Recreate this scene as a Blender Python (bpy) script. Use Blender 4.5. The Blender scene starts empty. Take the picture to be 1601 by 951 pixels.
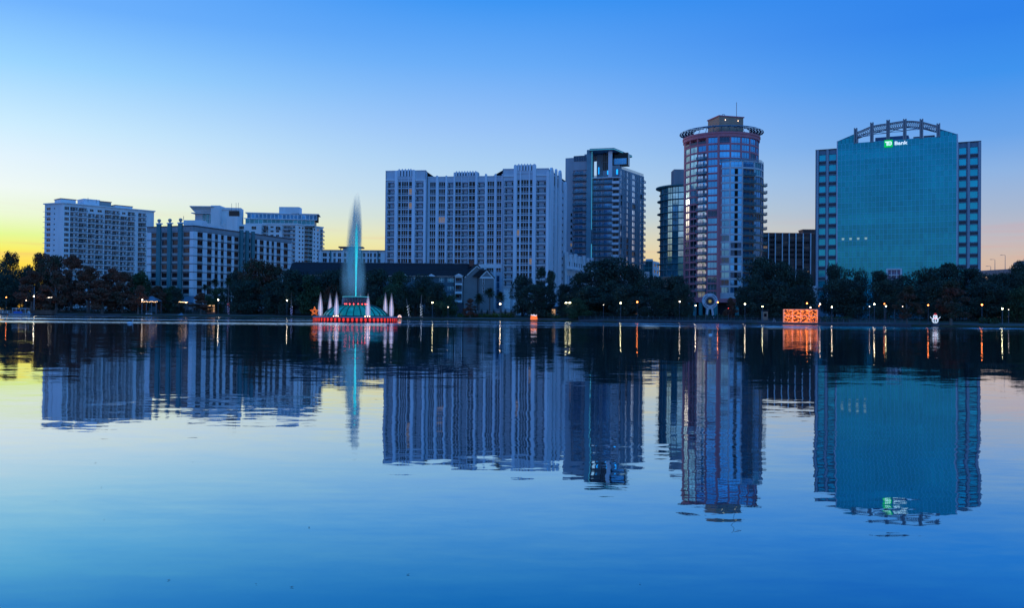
import bpy, math, random
import numpy as np
from mathutils import Matrix, Vector
random.seed(7)
R = math.radians
C = bpy.context.scene.collection
SC = bpy.context.scene
# ------------------------------------------------------------------ camera
FPX = 1386.0          # focal length in photo pixels (photo is 1601 x 951)
CAMZ = 2.5
cd = bpy.data.cameras.new('camera'); cam = bpy.data.objects.new('camera', cd); C.objects.link(cam)
cd.sensor_fit = 'HORIZONTAL'; cd.sensor_width = 36.0; cd.lens = 36.0 * FPX / 1601.0
cd.clip_start = 0.1; cd.clip_end = 20000
M3 = (Matrix.Rotation(R(90) + math.atan(14.5 / FPX), 3, 'X') @ Matrix.Rotation(R(0.5), 3, 'Z'))
cam.matrix_world = Matrix.Translation((0, 0, CAMZ)) @ M3.to_4x4()
SC.camera = cam
# ------------------------------------------------------------------ colour / world
SC.view_settings.view_transform = 'Standard'; SC.view_settings.look = 'None'
SC.view_settings.exposure = 0.0; SC.view_settings.gamma = 1.0
SC.cycles.max_bounces = 6; SC.cycles.transparent_max_bounces = 16
SC.cycles.use_denoising = True
SC.cycles.sample_clamp_indirect = 6.0


def s2l(c):
    return tuple(((v / 255.0) / 12.92 if v <= 10 else (((v / 255.0) + 0.055) / 1.055) ** 2.4) for v in c)


W = bpy.data.worlds.new('World'); SC.world = W; W.use_nodes = True
nt = W.node_tree; nt.nodes.clear(); nl = nt.links


def wn(t, **k):
    n = nt.nodes.new(t)
    for a, b in k.items(): setattr(n, a, b)
    return n


def wmath(op, a, b=None, c=None):
    n = wn('ShaderNodeMath', operation=op)
    for i, v in enumerate((a, b, c)):
        if v is None: continue
        if isinstance(v, (int, float)): n.inputs[i].default_value = v
        else: nl.new(v, n.inputs[i])
    return n.outputs[0]


SUN_AZ = -36.0      # degrees from +Y towards +X: the afterglow stands just left of the frame
SUN_EL = 1.5
tc = wn('ShaderNodeTexCoord'); sep = wn('ShaderNodeSeparateXYZ'); nl.new(tc.outputs['Generated'], sep.inputs[0])
elev = wmath('ARCSINE', sep.outputs[2])
efac = wmath('DIVIDE', elev, R(40)); 
flat = wn('ShaderNodeVectorMath', operation='MULTIPLY'); nl.new(tc.outputs['Generated'], flat.inputs[0]); flat.inputs[1].default_value = (1, 1, 0)
fnorm = wn('ShaderNodeVectorMath', operation='NORMALIZE'); nl.new(flat.outputs[0], fnorm.inputs[0])
dt = wn('ShaderNodeVectorMath', operation='DOT_PRODUCT'); nl.new(fnorm.outputs[0], dt.inputs[0])
dt.inputs[1].default_value = (math.sin(R(SUN_AZ)), math.cos(R(SUN_AZ)), 0)
ang = wmath('DIVIDE', wmath('ARCCOSINE', wmath('MULTIPLY', dt.outputs['Value'], 0.9999)), math.pi)


def ramp(stops):
    n = wn('ShaderNodeValToRGB'); cr = n.color_ramp; cr.interpolation = 'B_SPLINE' if False else 'EASE'
    cr.interpolation = 'LINEAR'
    while len(cr.elements) < len(stops): cr.elements.new(0.5)
    for e, (p, c) in zip(cr.elements, stops):
        e.position = p / 40.0; e.color = s2l(c) + (1,)
    nl.new(efac, n.inputs[0]); return n.outputs[0]


def mixc(f, a, b, lo, hi):
    m = wn('ShaderNodeMapRange'); m.interpolation_type = 'SMOOTHSTEP'
    m.inputs['From Min'].default_value = lo; m.inputs['From Max'].default_value = hi; nl.new(f, m.inputs['Value'])
    x = wn('ShaderNodeMix', data_type='RGBA'); nl.new(m.outputs[0], x.inputs['Factor'])
    nl.new(a, x.inputs[6]); nl.new(b, x.inputs[7]); return x.outputs[2]


rl = ramp([(0, (246, 196, 60)), (2.46, (248, 216, 62)), (3.34, (240, 236, 96)), (4.22, (218, 247, 148)), (5.37, (230, 248, 215)), (6.86, (236, 248, 246)), (8.62, (224, 243, 254)), (10.38, (203, 237, 255)), (13.82, (152, 213, 255)), (17.16, (108, 178, 254)), (40.00, (30, 120, 230))])
rm = ramp([(0, (244, 205, 135)), (3.5, (244, 220, 155)), (4.6, (234, 226, 180)), (6.1, (205, 220, 216)), (7.8, (185, 214, 236)), (9.8, (168, 206, 243)), (11.8, (150, 194, 247)), (15.7, (104, 172, 247)), (19.5, (58, 149, 243)), (40, (30, 120, 230))])
rr = ramp([(0.00, (205, 165, 145)), (3.24, (210, 184, 168)), (4.38, (192, 184, 190)), (6.12, (166, 182, 208)), (8.31, (140, 178, 226)), (10.33, (104, 163, 233)), (13.74, (60, 146, 237)), (16.71, (44, 131, 234)), (40.00, (30, 120, 230))])
rb = ramp([(0, (126, 160, 205)), (4, (136, 176, 226)), (8, (126, 182, 243)), (15, (95, 174, 252)), (40, (45, 145, 250))])  # back sky, out of frame, brightened and made bluer to light the walls
skyc = mixc(ang, rl, rm, 0.0, 0.2)
skyc = mixc(ang, skyc, rr, 0.17, 0.37)
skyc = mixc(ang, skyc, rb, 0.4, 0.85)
# thin low cloud streaks, stretched along the horizon
mp = wn('ShaderNodeMapping'); mp.inputs['Scale'].default_value = (3.2, 3.2, 60); nl.new(tc.outputs['Generated'], mp.inputs[0])
cn = wn('ShaderNodeTexNoise'); cn.inputs['Scale'].default_value = 1.6; cn.inputs['Detail'].default_value = 4; nl.new(mp.outputs[0], cn.inputs[0])
cm = wn('ShaderNodeMapRange'); cm.inputs['From Min'].default_value = 0.56; cm.inputs['From Max'].default_value = 0.75; cm.inputs['To Max'].default_value = 0.35; nl.new(cn.outputs['Fac'], cm.inputs['Value'])
lowm = wn('ShaderNodeMapRange'); lowm.inputs['From Min'].default_value = R(6.5); lowm.inputs['From Max'].default_value = R(3.5); nl.new(elev, lowm.inputs['Value'])
cf = wmath('MULTIPLY', cm.outputs[0], lowm.outputs[0])
cx = wn('ShaderNodeMix', data_type='RGBA'); nl.new(cf, cx.inputs['Factor']); nl.new(skyc, cx.inputs[6]); cx.inputs[7].default_value = s2l((232, 138, 124)) + (1,)
skyc = cx.outputs[2]
bg1 = wn('ShaderNodeBackground'); nl.new(skyc, bg1.inputs[0]); bg1.inputs[1].default_value = 1.0
st = wn('ShaderNodeTexSky', sky_type='NISHITA'); st.sun_disc = False; st.sun_elevation = R(SUN_EL); st.sun_rotation = R(SUN_AZ)
st.air_density = 1.0; st.dust_density = 0.4; st.ozone_density = 1.0
bg2 = wn('ShaderNodeBackground'); nl.new(st.outputs[0], bg2.inputs[0]); bg2.inputs[1].default_value = 0.006
ad = wn('ShaderNodeAddShader'); nl.new(bg1.outputs[0], ad.inputs[0]); nl.new(bg2.outputs[0], ad.inputs[1])
wo = wn('ShaderNodeOutputWorld'); nl.new(ad.outputs[0], wo.inputs[0])
sd = bpy.data.lights.new('sun', 'SUN'); sd.energy = 0.5; sd.angle = R(12); sd.color = (1.0, 0.86, 0.72)
so = bpy.data.objects.new('sun', sd); C.objects.link(so)
sdir = Vector((math.sin(R(SUN_AZ)) * math.cos(R(SUN_EL)), math.cos(R(SUN_AZ)) * math.cos(R(SUN_EL)), math.sin(R(SUN_EL))))
so.rotation_euler = sdir.to_track_quat('Z', 'Y').to_euler()
so.location = (-60, 40, 80)

# ------------------------------------------------------------------ pixel -> place helpers


def ray(px, py):
    v = M3 @ Vector(((px - 800.5) / FPX, -(py - 475.5) / FPX, -1.0))
    return v / v.y


def P(px, py, Y):
    v = ray(px, py); return Vector((v.x * Y, Y, CAMZ + v.z * Y))


def hor(px): return 490.0 + (px - 800.5) * 0.00873
def XY(px, Y, py=None):
    p = P(px, hor(px) if py is None else py, Y); return (p.x, p.y)


SHORE = [(-500, 395), (-150, 385), (0, 366), (230, 365), (400, 352), (560, 338), (640, 318), (800, 301), (1000, 266), (1200, 247), (1380, 230), (1450, 224), (1601, 220), (1900, 212), (2300, 205)]
def shoreY(px):
    for (a, ya), (b, yb) in zip(SHORE, SHORE[1:]):
        if a <= px <= b: return ya + (yb - ya) * (px - a) / (b - a)
    return SHORE[-1][1] if px > 0 else SHORE[0][1]


BANK = [(0.0, 0.32), (2.0, 0.45), (6, 0.7), (14, 1.1), (28, 1.6), (45, 1.8), (9000, 1.8)]
def gz(d):
    for (a, za), (b, zb) in zip(BANK, BANK[1:]):
        if d <= b: return za + (zb - za) * max(0, d - a) / (b - a)
    return 1.8


def G(px, d):
    """a point on the ground, d metres behind the shoreline in direction px"""
    Y = shoreY(px) + d; x, y = XY(px, Y); return Vector((x, y, gz(d)))


# ------------------------------------------------------------------ materials
MATS = {}


def mat(name, col=(0.5, 0.5, 0.5), rough=0.6, metal=0.0, var=0.12, scale=0.35, emit=None, es=0.0, alpha=1.0, bump=0.0, objvar=0.0, streak=False, spec=0.5, col2=None, c2range=(0.5, 0.6)):
    if name in MATS: return MATS[name]
    m = bpy.data.materials.new(name); m.use_nodes = True; MATS[name] = m
    t = m.node_tree; n = t.nodes; l = t.links; b = n['Principled BSDF']
    b.inputs['Roughness'].default_value = rough; b.inputs['Metallic'].default_value = metal
    b.inputs['Specular IOR Level'].default_value = spec
    b.inputs['Base Color'].default_value = tuple(col) + (1,)
    g = n.new('ShaderNodeNewGeometry'); src = None
    if var > 0:
        mp = n.new('ShaderNodeMapping'); mp.inputs['Scale'].default_value = (1, 1, 0.18) if streak else (1, 1, 1)
        l.new(g.outputs['Position'], mp.inputs[0])
        no = n.new('ShaderNodeTexNoise'); no.inputs['Scale'].default_value = scale; no.inputs['Detail'].default_value = 5; l.new(mp.outputs[0], no.inputs[0])
        mr = n.new('ShaderNodeMapRange'); mr.inputs['From Min'].default_value = 0.3; mr.inputs['From Max'].default_value = 0.7
        mr.inputs['To Min'].default_value = 1 - var; mr.inputs['To Max'].default_value = 1 + var; l.new(no.outputs['Fac'], mr.inputs['Value'])
        fac = mr.outputs[0]
        if objvar:
            oi = n.new('ShaderNodeObjectInfo'); m2 = n.new('ShaderNodeMapRange'); m2.inputs['To Min'].default_value = 1 - objvar; m2.inputs['To Max'].default_value = 1 + objvar
            l.new(oi.outputs['Random'], m2.inputs['Value']); mu = n.new('ShaderNodeMath'); mu.operation = 'MULTIPLY'; l.new(fac, mu.inputs[0]); l.new(m2.outputs[0], mu.inputs[1]); fac = mu.outputs[0]
        vm = n.new('ShaderNodeVectorMath'); vm.operation = 'SCALE'; vm.inputs[0].default_value = col; l.new(fac, vm.inputs['Scale'])
        out = vm.outputs[0]
        if col2 is not None:
            oi = n.new('ShaderNodeObjectInfo'); m3 = n.new('ShaderNodeMapRange'); m3.inputs['From Min'].default_value = c2range[0]; m3.inputs['From Max'].default_value = c2range[1]
            l.new(oi.outputs['Random'], m3.inputs['Value']); mx = n.new('ShaderNodeMix'); mx.data_type = 'RGBA'; l.new(m3.outputs[0], mx.inputs['Factor'])
            l.new(out, mx.inputs[6]); mx.inputs[7].default_value = tuple(col2) + (1,); out = mx.outputs[2]
        l.new(out, b.inputs['Base Color'])
        if bump:
            bp = n.new('ShaderNodeBump'); bp.inputs['Strength'].default_value = 1; bp.inputs['Distance'].default_value = bump; l.new(no.outputs['Fac'], bp.inputs['Height']); l.new(bp.outputs[0], b.inputs['Normal'])
    if emit:
        b.inputs['Emission Color'].default_value = tuple(emit) + (1,); b.inputs['Emission Strength'].default_value = es
    if alpha < 1: b.inputs['Alpha'].default_value = alpha
    return m


white = mat('white_stucco', (0.80, 0.81, 0.83), 0.8, var=0.08, streak=True)
cream = mat('cream_stucco', (0.62, 0.60, 0.57), 0.8, var=0.08, streak=True)
lilac = mat('pale_stucco', (0.60, 0.62, 0.68), 0.8, var=0.08, streak=True)
pierw = mat('pier_stucco', (0.80, 0.81, 0.86), 0.8, var=0.07, streak=True)
greyb = mat('grey_stucco', (0.33, 0.34, 0.36), 0.8, var=0.1, streak=True)
beige = mat('beige_spandrel', (0.40, 0.38, 0.36), 0.8, var=0.08)
tealp = mat('teal_pilaster', (0.06, 0.21, 0.235), 0.7, var=0.1)
darktrim = mat('dark_trim', (0.06, 0.06, 0.075), 0.6, var=0.1)
redtrim = mat('red_trim', (0.35, 0.12, 0.09), 0.7, var=0.1)
roofm = mat('roof_felt', (0.10, 0.10, 0.11), 0.9, var=0.2)
shingle = mat('dark_shingle', (0.022, 0.022, 0.026), 0.9, var=0.3, scale=1.5)
inner = mat('dark_interior', (0.012, 0.013, 0.018), 0.9, var=0.0)
glassd = mat('dark_glass', (0.012, 0.014, 0.022), 0.08, var=0.3, objvar=0.5, spec=0.25, col2=(0.05, 0.036, 0.035), c2range=(0.65, 0.8))
glassblk = mat('black_glass', (0.008, 0.009, 0.013), 0.2, var=0.3, objvar=0.5, spec=0.1)
glassbr = mat('curtained_glass', (0.16, 0.075, 0.055), 0.25, var=0.4, scale=1.5, objvar=0.5, col2=(0.03, 0.03, 0.04), c2range=(0.7, 0.8))
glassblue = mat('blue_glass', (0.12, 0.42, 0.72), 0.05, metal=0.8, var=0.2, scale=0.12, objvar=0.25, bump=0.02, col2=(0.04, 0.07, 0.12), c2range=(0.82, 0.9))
glassteal = mat('teal_glass', (0.05, 0.23, 0.30), 0.08, metal=0.6, var=0.22, scale=0.2, objvar=0.3, bump=0.01)
glasstower = mat('coated_teal_glass', (0.004, 0.34, 0.42), 0.12, metal=0.55, var=0.08, scale=0.06, objvar=0.10)
_t = glasstower.node_tree; _b = _t.nodes['Principled BSDF']; _l = _b.inputs['Base Color'].links[0].from_socket
_g = _t.nodes.new('ShaderNodeNewGeometry'); _n = _t.nodes.new('ShaderNodeTexWhiteNoise'); _s = _t.nodes.new('ShaderNodeVectorMath'); _s.operation = 'SNAP'; _s.inputs[1].default_value = (80, 80, 4.05)
_t.links.new(_g.outputs['Position'], _s.inputs[0]); _t.links.new(_s.outputs[0], _n.inputs[0])
_m = _t.nodes.new('ShaderNodeMapRange'); _m.inputs['To Min'].default_value = 0.86; _m.inputs['To Max'].default_value = 1.06; _t.links.new(_n.outputs['Value'], _m.inputs['Value'])
_m2 = _t.nodes.new('ShaderNodeMapRange'); _m2.inputs['To Min'].default_value = 0.9; _m2.inputs['To Max'].default_value = 1.08; _t.links.new(_g.outputs['Random Per Island'], _m2.inputs['Value'])
_v = _t.nodes.new('ShaderNodeVectorMath'); _v.operation = 'SCALE'; _t.links.new(_l, _v.inputs[0]); _t.links.new(_m.outputs[0], _v.inputs['Scale'])
_w = _t.nodes.new('ShaderNodeVectorMath'); _w.operation = 'SCALE'; _t.links.new(_v.outputs[0], _w.inputs[0]); _t.links.new(_m2.outputs[0], _w.inputs['Scale']); _t.links.new(_w.outputs[0], _b.inputs['Base Color'])
glasswing = mat('wing_teal_glass', (0.01, 0.46, 0.58), 0.12, metal=0.55, var=0.12, scale=0.15, objvar=0.12)
mullion = mat('tower_mullion', (0.08, 0.55, 0.70), 0.4, metal=0.3, var=0.0)
glasslt = mat('bright_glass', (0.42, 0.62, 0.66), 0.06, metal=0.8, var=0.35, scale=0.3, objvar=0.3)  # brighter copy of the glass, bright reflections put into its colour
railm = mat('rail_metal', (0.10, 0.12, 0.15), 0.5, var=0.1)
railg = mat('rail_glass', (0.08, 0.26, 0.34), 0.15, var=0.1, alpha=0.38)
raillight = mat('thin_rail_bars', (0.10, 0.12, 0.15), 0.5, var=0.1, alpha=0.22)
glasspale = mat('pale_mirror_glass', (0.80, 0.86, 0.92), 0.18, metal=0.85, var=0.15, objvar=0.2)  # bright horizon reflection put into a pale metallic glass colour
bluesteel = mat('blue_grey_frame', (0.22, 0.36, 0.52), 0.5, var=0.1)
wingp = mat('wing_panel', (0.17, 0.25, 0.32), 0.8, var=0.15, streak=True)
wingpier = mat('wing_pier', (0.34, 0.40, 0.46), 0.8, var=0.1, streak=True)
glassmid = mat('mid_blue_glass', (0.06, 0.22, 0.42), 0.08, metal=0.6, var=0.3, objvar=0.4)
concrete = mat('concrete', (0.30, 0.29, 0.30), 0.85, var=0.15, streak=True)
tan = mat('tan_stucco', (0.42, 0.27, 0.19), 0.8, var=0.1, streak=True)
salmon = mat('salmon_stucco', (0.64, 0.20, 0.23), 0.8, var=0.1, streak=True)
drumw = mat('white_panel', (0.60, 0.58, 0.60), 0.6, var=0.06)
tealm = mat('teal_metal', (0.05, 0.25, 0.27), 0.5, var=0.1)
brownb = mat('brown_panel', (0.11, 0.06, 0.055), 0.8, var=0.2)
steel = mat('grey_steel', (0.20, 0.24, 0.28), 0.5, metal=0.3, var=0.15)
rust = mat('weathered_steel', (0.30, 0.25, 0.26), 0.7, var=0.5, scale=0.8)
bark = mat('bark', (0.05, 0.038, 0.03), 0.9, var=0.3, scale=2)
palebark = mat('pale_bark', (0.16, 0.14, 0.13), 0.9, var=0.3, scale=2)
lampwhite = mat('lamp_glow', (1, 1, 1), emit=(1.0, 0.80, 0.52), es=20, var=0)
lamporange = mat('orange_lamp_glow', (1, .3, .1), emit=(1.0, 0.22, 0.04), es=16, var=0)
lampsoft = mat('soft_lamp_glow', (1, 1, 1), emit=(1.0, 0.72, 0.45), es=6, var=0)
dimwin = mat('dim_lit_glass', (0.2, 0.15, 0.1), emit=(1.0, 0.66, 0.38), es=0.14, var=0)
warmwin = mat('lit_room_glass', (0.3, 0.2, 0.1), emit=(1.0, 0.55, 0.28), es=0.55, var=0)
coolwin = mat('lit_office_glass', (0.3, 0.3, 0.3), emit=(0.55, 0.9, 0.8), es=0.35, var=0)


def leafmat(name, col, col2, tint=0.35):
    m = bpy.data.materials.new(name); m.use_nodes = True; MATS[name] = m
    t = m.node_tree; n = t.nodes; l = t.links; b = n['Principled BSDF']; b.inputs['Roughness'].default_value = 0.75
    b.inputs['Specular IOR Level'].default_value = 0.2
    g = n.new('ShaderNodeNewGeometry'); no = n.new('ShaderNodeTexNoise'); no.inputs['Scale'].default_value = 0.28; no.inputs['Detail'].default_value = 4
    l.new(g.outputs['Position'], no.inputs[0])
    mr = n.new('ShaderNodeMapRange'); mr.inputs['From Min'].default_value = 0.38; mr.inputs['From Max'].default_value = 0.64; l.new(no.outputs['Fac'], mr.inputs['Value'])
    mx = n.new('ShaderNodeMix'); mx.data_type = 'RGBA'; mx.inputs[6].default_value = tuple(col) + (1,); mx.inputs[7].default_value = tuple(col2) + (1,)
    l.new(mr.outputs[0], mx.inputs['Factor'])
    rp = n.new('ShaderNodeMapRange'); rp.inputs['To Min'].default_value = 0.5; rp.inputs['To Max'].default_value = 1.5; l.new(g.outputs['Random Per Island'], rp.inputs['Value'])
    vm = n.new('ShaderNodeVectorMath'); vm.operation = 'SCALE'; l.new(mx.outputs[2], vm.inputs[0]); l.new(rp.outputs[0], vm.inputs['Scale'])
    l.new(vm.outputs[0], b.inputs['Base Color'])
    return m


leaf_oak = leafmat('oak_leaves', (0.032, 0.055, 0.046), (0.06, 0.088, 0.055))
leaf_green = leafmat('green_leaves', (0.035, 0.07, 0.035), (0.075, 0.115, 0.05))
leaf_red = leafmat('rusty_leaves', (0.27, 0.085, 0.05), (0.13, 0.08, 0.05))
leaf_mix = leafmat('turning_leaves', (0.05, 0.075, 0.04), (0.2, 0.065, 0.04))
leaf_palm = leafmat('palm_leaves', (0.03, 0.045, 0.025), (0.05, 0.07, 0.035))
leaf_hedge = leafmat('hedge_leaves', (0.10, 0.14, 0.03), (0.06, 0.09, 0.03))

# ------------------------------------------------------------------ mesh builder


class MB:
    def __init__(s): s.v = []; s.f = []; s.m = []; s.mats = []

    def mi(s, m):
        if m not in s.mats: s.mats.append(m)
        return s.mats.index(m)

    def poly(s, pts, m):
        i = len(s.v); s.v += [tuple(p) for p in pts]; s.f.append(tuple(range(i, i + len(pts)))); s.m.append(s.mi(m))

    def box(s, x0, x1, y0, y1, z0, z1, m):
        i = len(s.v)
        s.v += [(x0, y0, z0), (x1, y0, z0), (x1, y1, z0), (x0, y1, z0), (x0, y0, z1), (x1, y0, z1), (x1, y1, z1), (x0, y1, z1)]
        s.f += [(i, i + 3, i + 2, i + 1), (i + 4, i + 5, i + 6, i + 7), (i, i + 1, i + 5, i + 4), (i + 1, i + 2, i + 6, i + 5), (i + 2, i + 3, i + 7, i + 6), (i + 3, i, i + 4, i + 7)]
        s.m += [s.mi(m)] * 6; return s

    def prism(s, pts, z0, z1, m):
        """pts CCW in xy"""
        i = len(s.v); n = len(pts)
        s.v += [(p[0], p[1], z0) for p in pts] + [(p[0], p[1], z1) for p in pts]
        s.f.append(tuple(i + n - 1 - k for k in range(n))); s.f.append(tuple(i + n + k for k in range(n)))
        for k in range(n): s.f.append((i + k, i + (k + 1) % n, i + n + (k + 1) % n, i + n + k))
        s.m += [s.mi(m)] * (n + 2); return s

    def profile(s, pts, y0, y1, m):
        """pts (x,z) outline, counter-clockwise seen from -y, extruded y0..y1"""
        i = len(s.v); n = len(pts)
        s.v += [(p[0], y0, p[1]) for p in pts] + [(p[0], y1, p[1]) for p in pts]
        s.f.append(tuple(i + k for k in range(n))); s.f.append(tuple(i + 2 * n - 1 - k for k in range(n)))
        for k in range(n): s.f.append((i + (k + 1) % n, i + k, i + n + k, i + n + (k + 1) % n))
        s.m += [s.mi(m)] * (n + 2); return s

    def tube(s, pts, rad, m, n=6, cap=True):
        if not isinstance(rad, (list, tuple)): rad = [rad] * len(pts)
        base = len(s.v); pts = [Vector(p) for p in pts]
        for k, p in enumerate(pts):
            a = pts[max(0, k - 1)]; b = pts[min(len(pts) - 1, k + 1)]; d = (b - a).normalized()
            up = Vector((0, 0, 1)) if abs(d.z) < 0.9 else Vector((1, 0, 0))
            x = d.cross(up).normalized(); y = d.cross(x)
            for j in range(n):
                t = 2 * math.pi * j / n; s.v.append(tuple(p + (x * math.cos(t) + y * math.sin(t)) * rad[k]))
        for k in range(len(pts) - 1):
            for j in range(n):
                a = base + k * n + j; b = base + k * n + (j + 1) % n
                s.f.append((a, b, b + n, a + n)); s.m.append(s.mi(m))
        if cap:
            s.f.append(tuple(base + j for j in range(n))); s.f.append(tuple(base + (len(pts) - 1) * n + n - 1 - j for j in range(n))); s.m += [s.mi(m)] * 2
        return s

    def lathe(s, prof, m, n=24, c=(0, 0), a0=0.0, a1=2 * math.pi):
        """prof list of (r,z)"""
        base = len(s.v); full = abs(a1 - a0 - 2 * math.pi) < 1e-6; k = n if full else n + 1
        for r, z in prof:
            for j in range(k):
                t = a0 + (a1 - a0) * j / n; s.v.append((c[0] + r * math.cos(t), c[1] + r * math.sin(t), z))
        for i in range(len(prof) - 1):
            for j in range(n):
                a = base + i * k + j; b = base + i * k + (j + 1) % k
                s.f.append((a, b, b + k, a + k)); s.m.append(s.mi(m))
        return s

    def sphere(s, c, r, m, n=10, sz=1.0):
        pr = [(max(1e-3, r * math.sin(math.pi * k / (n // 2 + 1))), c[2] - r * sz * math.cos(math.pi * k / (n // 2 + 1))) for k in range(n // 2 + 2)]
        return s.lathe(pr, m, n, (c[0], c[1]))

    def mesh(s, name):
        me = bpy.data.meshes.new(name); me.from_pydata(s.v, [], s.f)
        for m in s.mats: me.materials.append(m)
        me.polygons.foreach_set('material_index', s.m); me.update(); return me

    def obj(s, name, parent=None, loc=None, smooth=False, **tags):
        me = s.mesh(name); return put(name, me, parent, Matrix.Translation(loc) if loc is not None else None, smooth, **tags)


def put(name, me, parent=None, mtx=None, smooth=False, **tags):
    o = bpy.data.objects.new(name, me); C.objects.link(o)
    if parent is not None: o.parent = parent
    if mtx is not None: o.matrix_basis = mtx
    if smooth:
        me.polygons.foreach_set('use_smooth', [True] * len(me.polygons))
    for k, v in tags.items(): o[k] = v
    return o


def thing(name, label, cat, loc=(0, 0, 0), group=None, rz=0.0):
    o = bpy.data.objects.new(name, None); C.objects.link(o); o.location = loc; o.rotation_euler = (0, 0, rz)
    o.empty_display_size = 0.5; o['label'] = label; o['category'] = cat
    if group: o['group'] = group
    return o


def copy_tree(o, loc=None, rz=None, sc=None, label=None, group=None):
    r = o.copy(); C.objects.link(r)
    if loc is not None: r.location = loc
    if rz is not None: r.rotation_euler = (0, 0, rz)
    if sc is not None: r.scale = sc
    if label: r['label'] = label
    if group: r['group'] = group
    for ch in list(o.children):
        c = ch.copy(); C.objects.link(c); c.parent = r
        for g in list(ch.children):
            d = g.copy(); C.objects.link(d); d.parent = c
    return r


# ------------------------------------------------------------------ facade kit
CACHE = {}


def window_mesh(w, h, nx, ny, gm, fm, fw=0.08, hb=None):
    w = round(w, 1); h = round(h, 1)
    k = ('w', w, h, nx, ny, gm.name, fm.name, fw, hb)
    if k in CACHE: return CACHE[k]
    b = MB(); b.poly([(-w / 2, 0, 0), (w / 2, 0, 0), (w / 2, 0, h), (-w / 2, 0, h)], gm)
    for i in range(nx + 1):
        x = -w / 2 + w * i / nx
        b.box(x - fw / 2, x + fw / 2, -0.1, 0.03, 0, h, fm)
    zs = [h * i / ny for i in range(ny + 1)]
    if hb: zs = [0, hb * h, h]
    for z in zs: b.box(-w / 2, w / 2, -0.08, 0.03, max(0, z - fw / 2), min(h, z + fw / 2), fm)
    CACHE[k] = b.mesh('window'); return CACHE[k]


def balcony_mesh(w, h, proj, rec, wm, sm, gm, rm_, slab=0.25, rail=1.0, door=0.55, curve=False, posts=0):
    w = round(w, 1); h = round(h, 1)
    k = ('b', w, h, proj, rec, wm.name, sm.name, gm.name, rm_.name, slab, rail, door, curve, posts)
    if k in CACHE: return CACHE[k]
    b = MB(); x0, x1 = -w / 2, w / 2
    if rec > 0:
        b.poly([(x0, rec, 0), (x1, rec, 0), (x1, rec, h), (x0, rec, h)], wm)
        b.poly([(x0, 0, 0), (x0, rec, 0), (x0, rec, h), (x0, 0, h)], wm)
        b.poly([(x1, rec, 0), (x1, 0, 0), (x1, 0, h), (x1, rec, h)], wm)
        b.poly([(x0, rec, h), (x1, rec, h), (x1, 0, h), (x0, 0, h)], wm)
    yb = rec - 0.04 if rec > 0 else -0.03
    dw = w * door
    b.box(x0 + w * 0.08, x0 + w * 0.08 + dw, yb - 0.03, yb, slab, h * 0.86, gm)
    if door < 0.7: b.box(x1 - w * 0.22, x1 - w * 0.06, yb - 0.03, yb, h * 0.38, h * 0.82, gm)
    b.box(x0 + w * 0.08 + dw * 0.48, x0 + w * 0.08 + dw * 0.52, yb - 0.07, yb - 0.03, slab, h * 0.86, wm)
    if proj > 0 and curve:
        pts = [(x1, rec), (x0, rec), (x0, 0)] + [(-(w / 2) * math.cos(math.pi * t / 8), -proj * math.sin(math.pi * t / 8)) for t in range(1, 8)] + [(x1, 0)]
        b.prism(pts, 0, slab, sm)
        arc = [(-(w / 2 - .05) * math.cos(math.pi * t / 8), -(proj - .05) * math.sin(math.pi * t / 8)) for t in range(0, 9)]
        for (ax, ay), (bx, by) in zip(arc, arc[1:]): b.poly([(ax, ay, slab), (bx, by, slab), (bx, by, slab + rail), (ax, ay, slab + rail)], rm_)
        b.tube([(p[0], p[1], slab + rail) for p in arc], 0.05, sm, 4)
    else:
        b.box(x0, x1, -proj, rec, 0, slab, sm)
        b.box(x0, x1, -proj, -proj + 0.05, slab + 0.05, slab + rail - 0.06, rm_)
        b.box(x0, x1, -proj - 0.02, -proj + 0.07, slab + rail - 0.06, slab + rail, sm if proj > 0.3 else railm)
        if proj > 0.3:
            b.box(x0, x0 + 0.05, -proj + 0.07, 0, slab, slab + rail, rm_); b.box(x1 - 0.05, x1, -proj + 0.07, 0, slab, slab + rail, rm_)
    CACHE[k] = b.mesh('balcony'); return CACHE[k]


def inset(pts, k):
    n = len(pts); res = []
    for i in range(n):
        a = Vector(pts[i - 1]); b = Vector(pts[i]); c = Vector(pts[(i + 1) % n])
        d1 = (b - a).normalized(); d2 = (c - b).normalized()
        n1 = Vector((-d1.y, d1.x)); n2 = Vector((-d2.y, d2.x))
        bis = (n1 + n2); den = 1 + n1.dot(n2)
        res.append(tuple(b + bis * (k / max(0.3, den))))
    return res


WR = random.Random(77)


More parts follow.
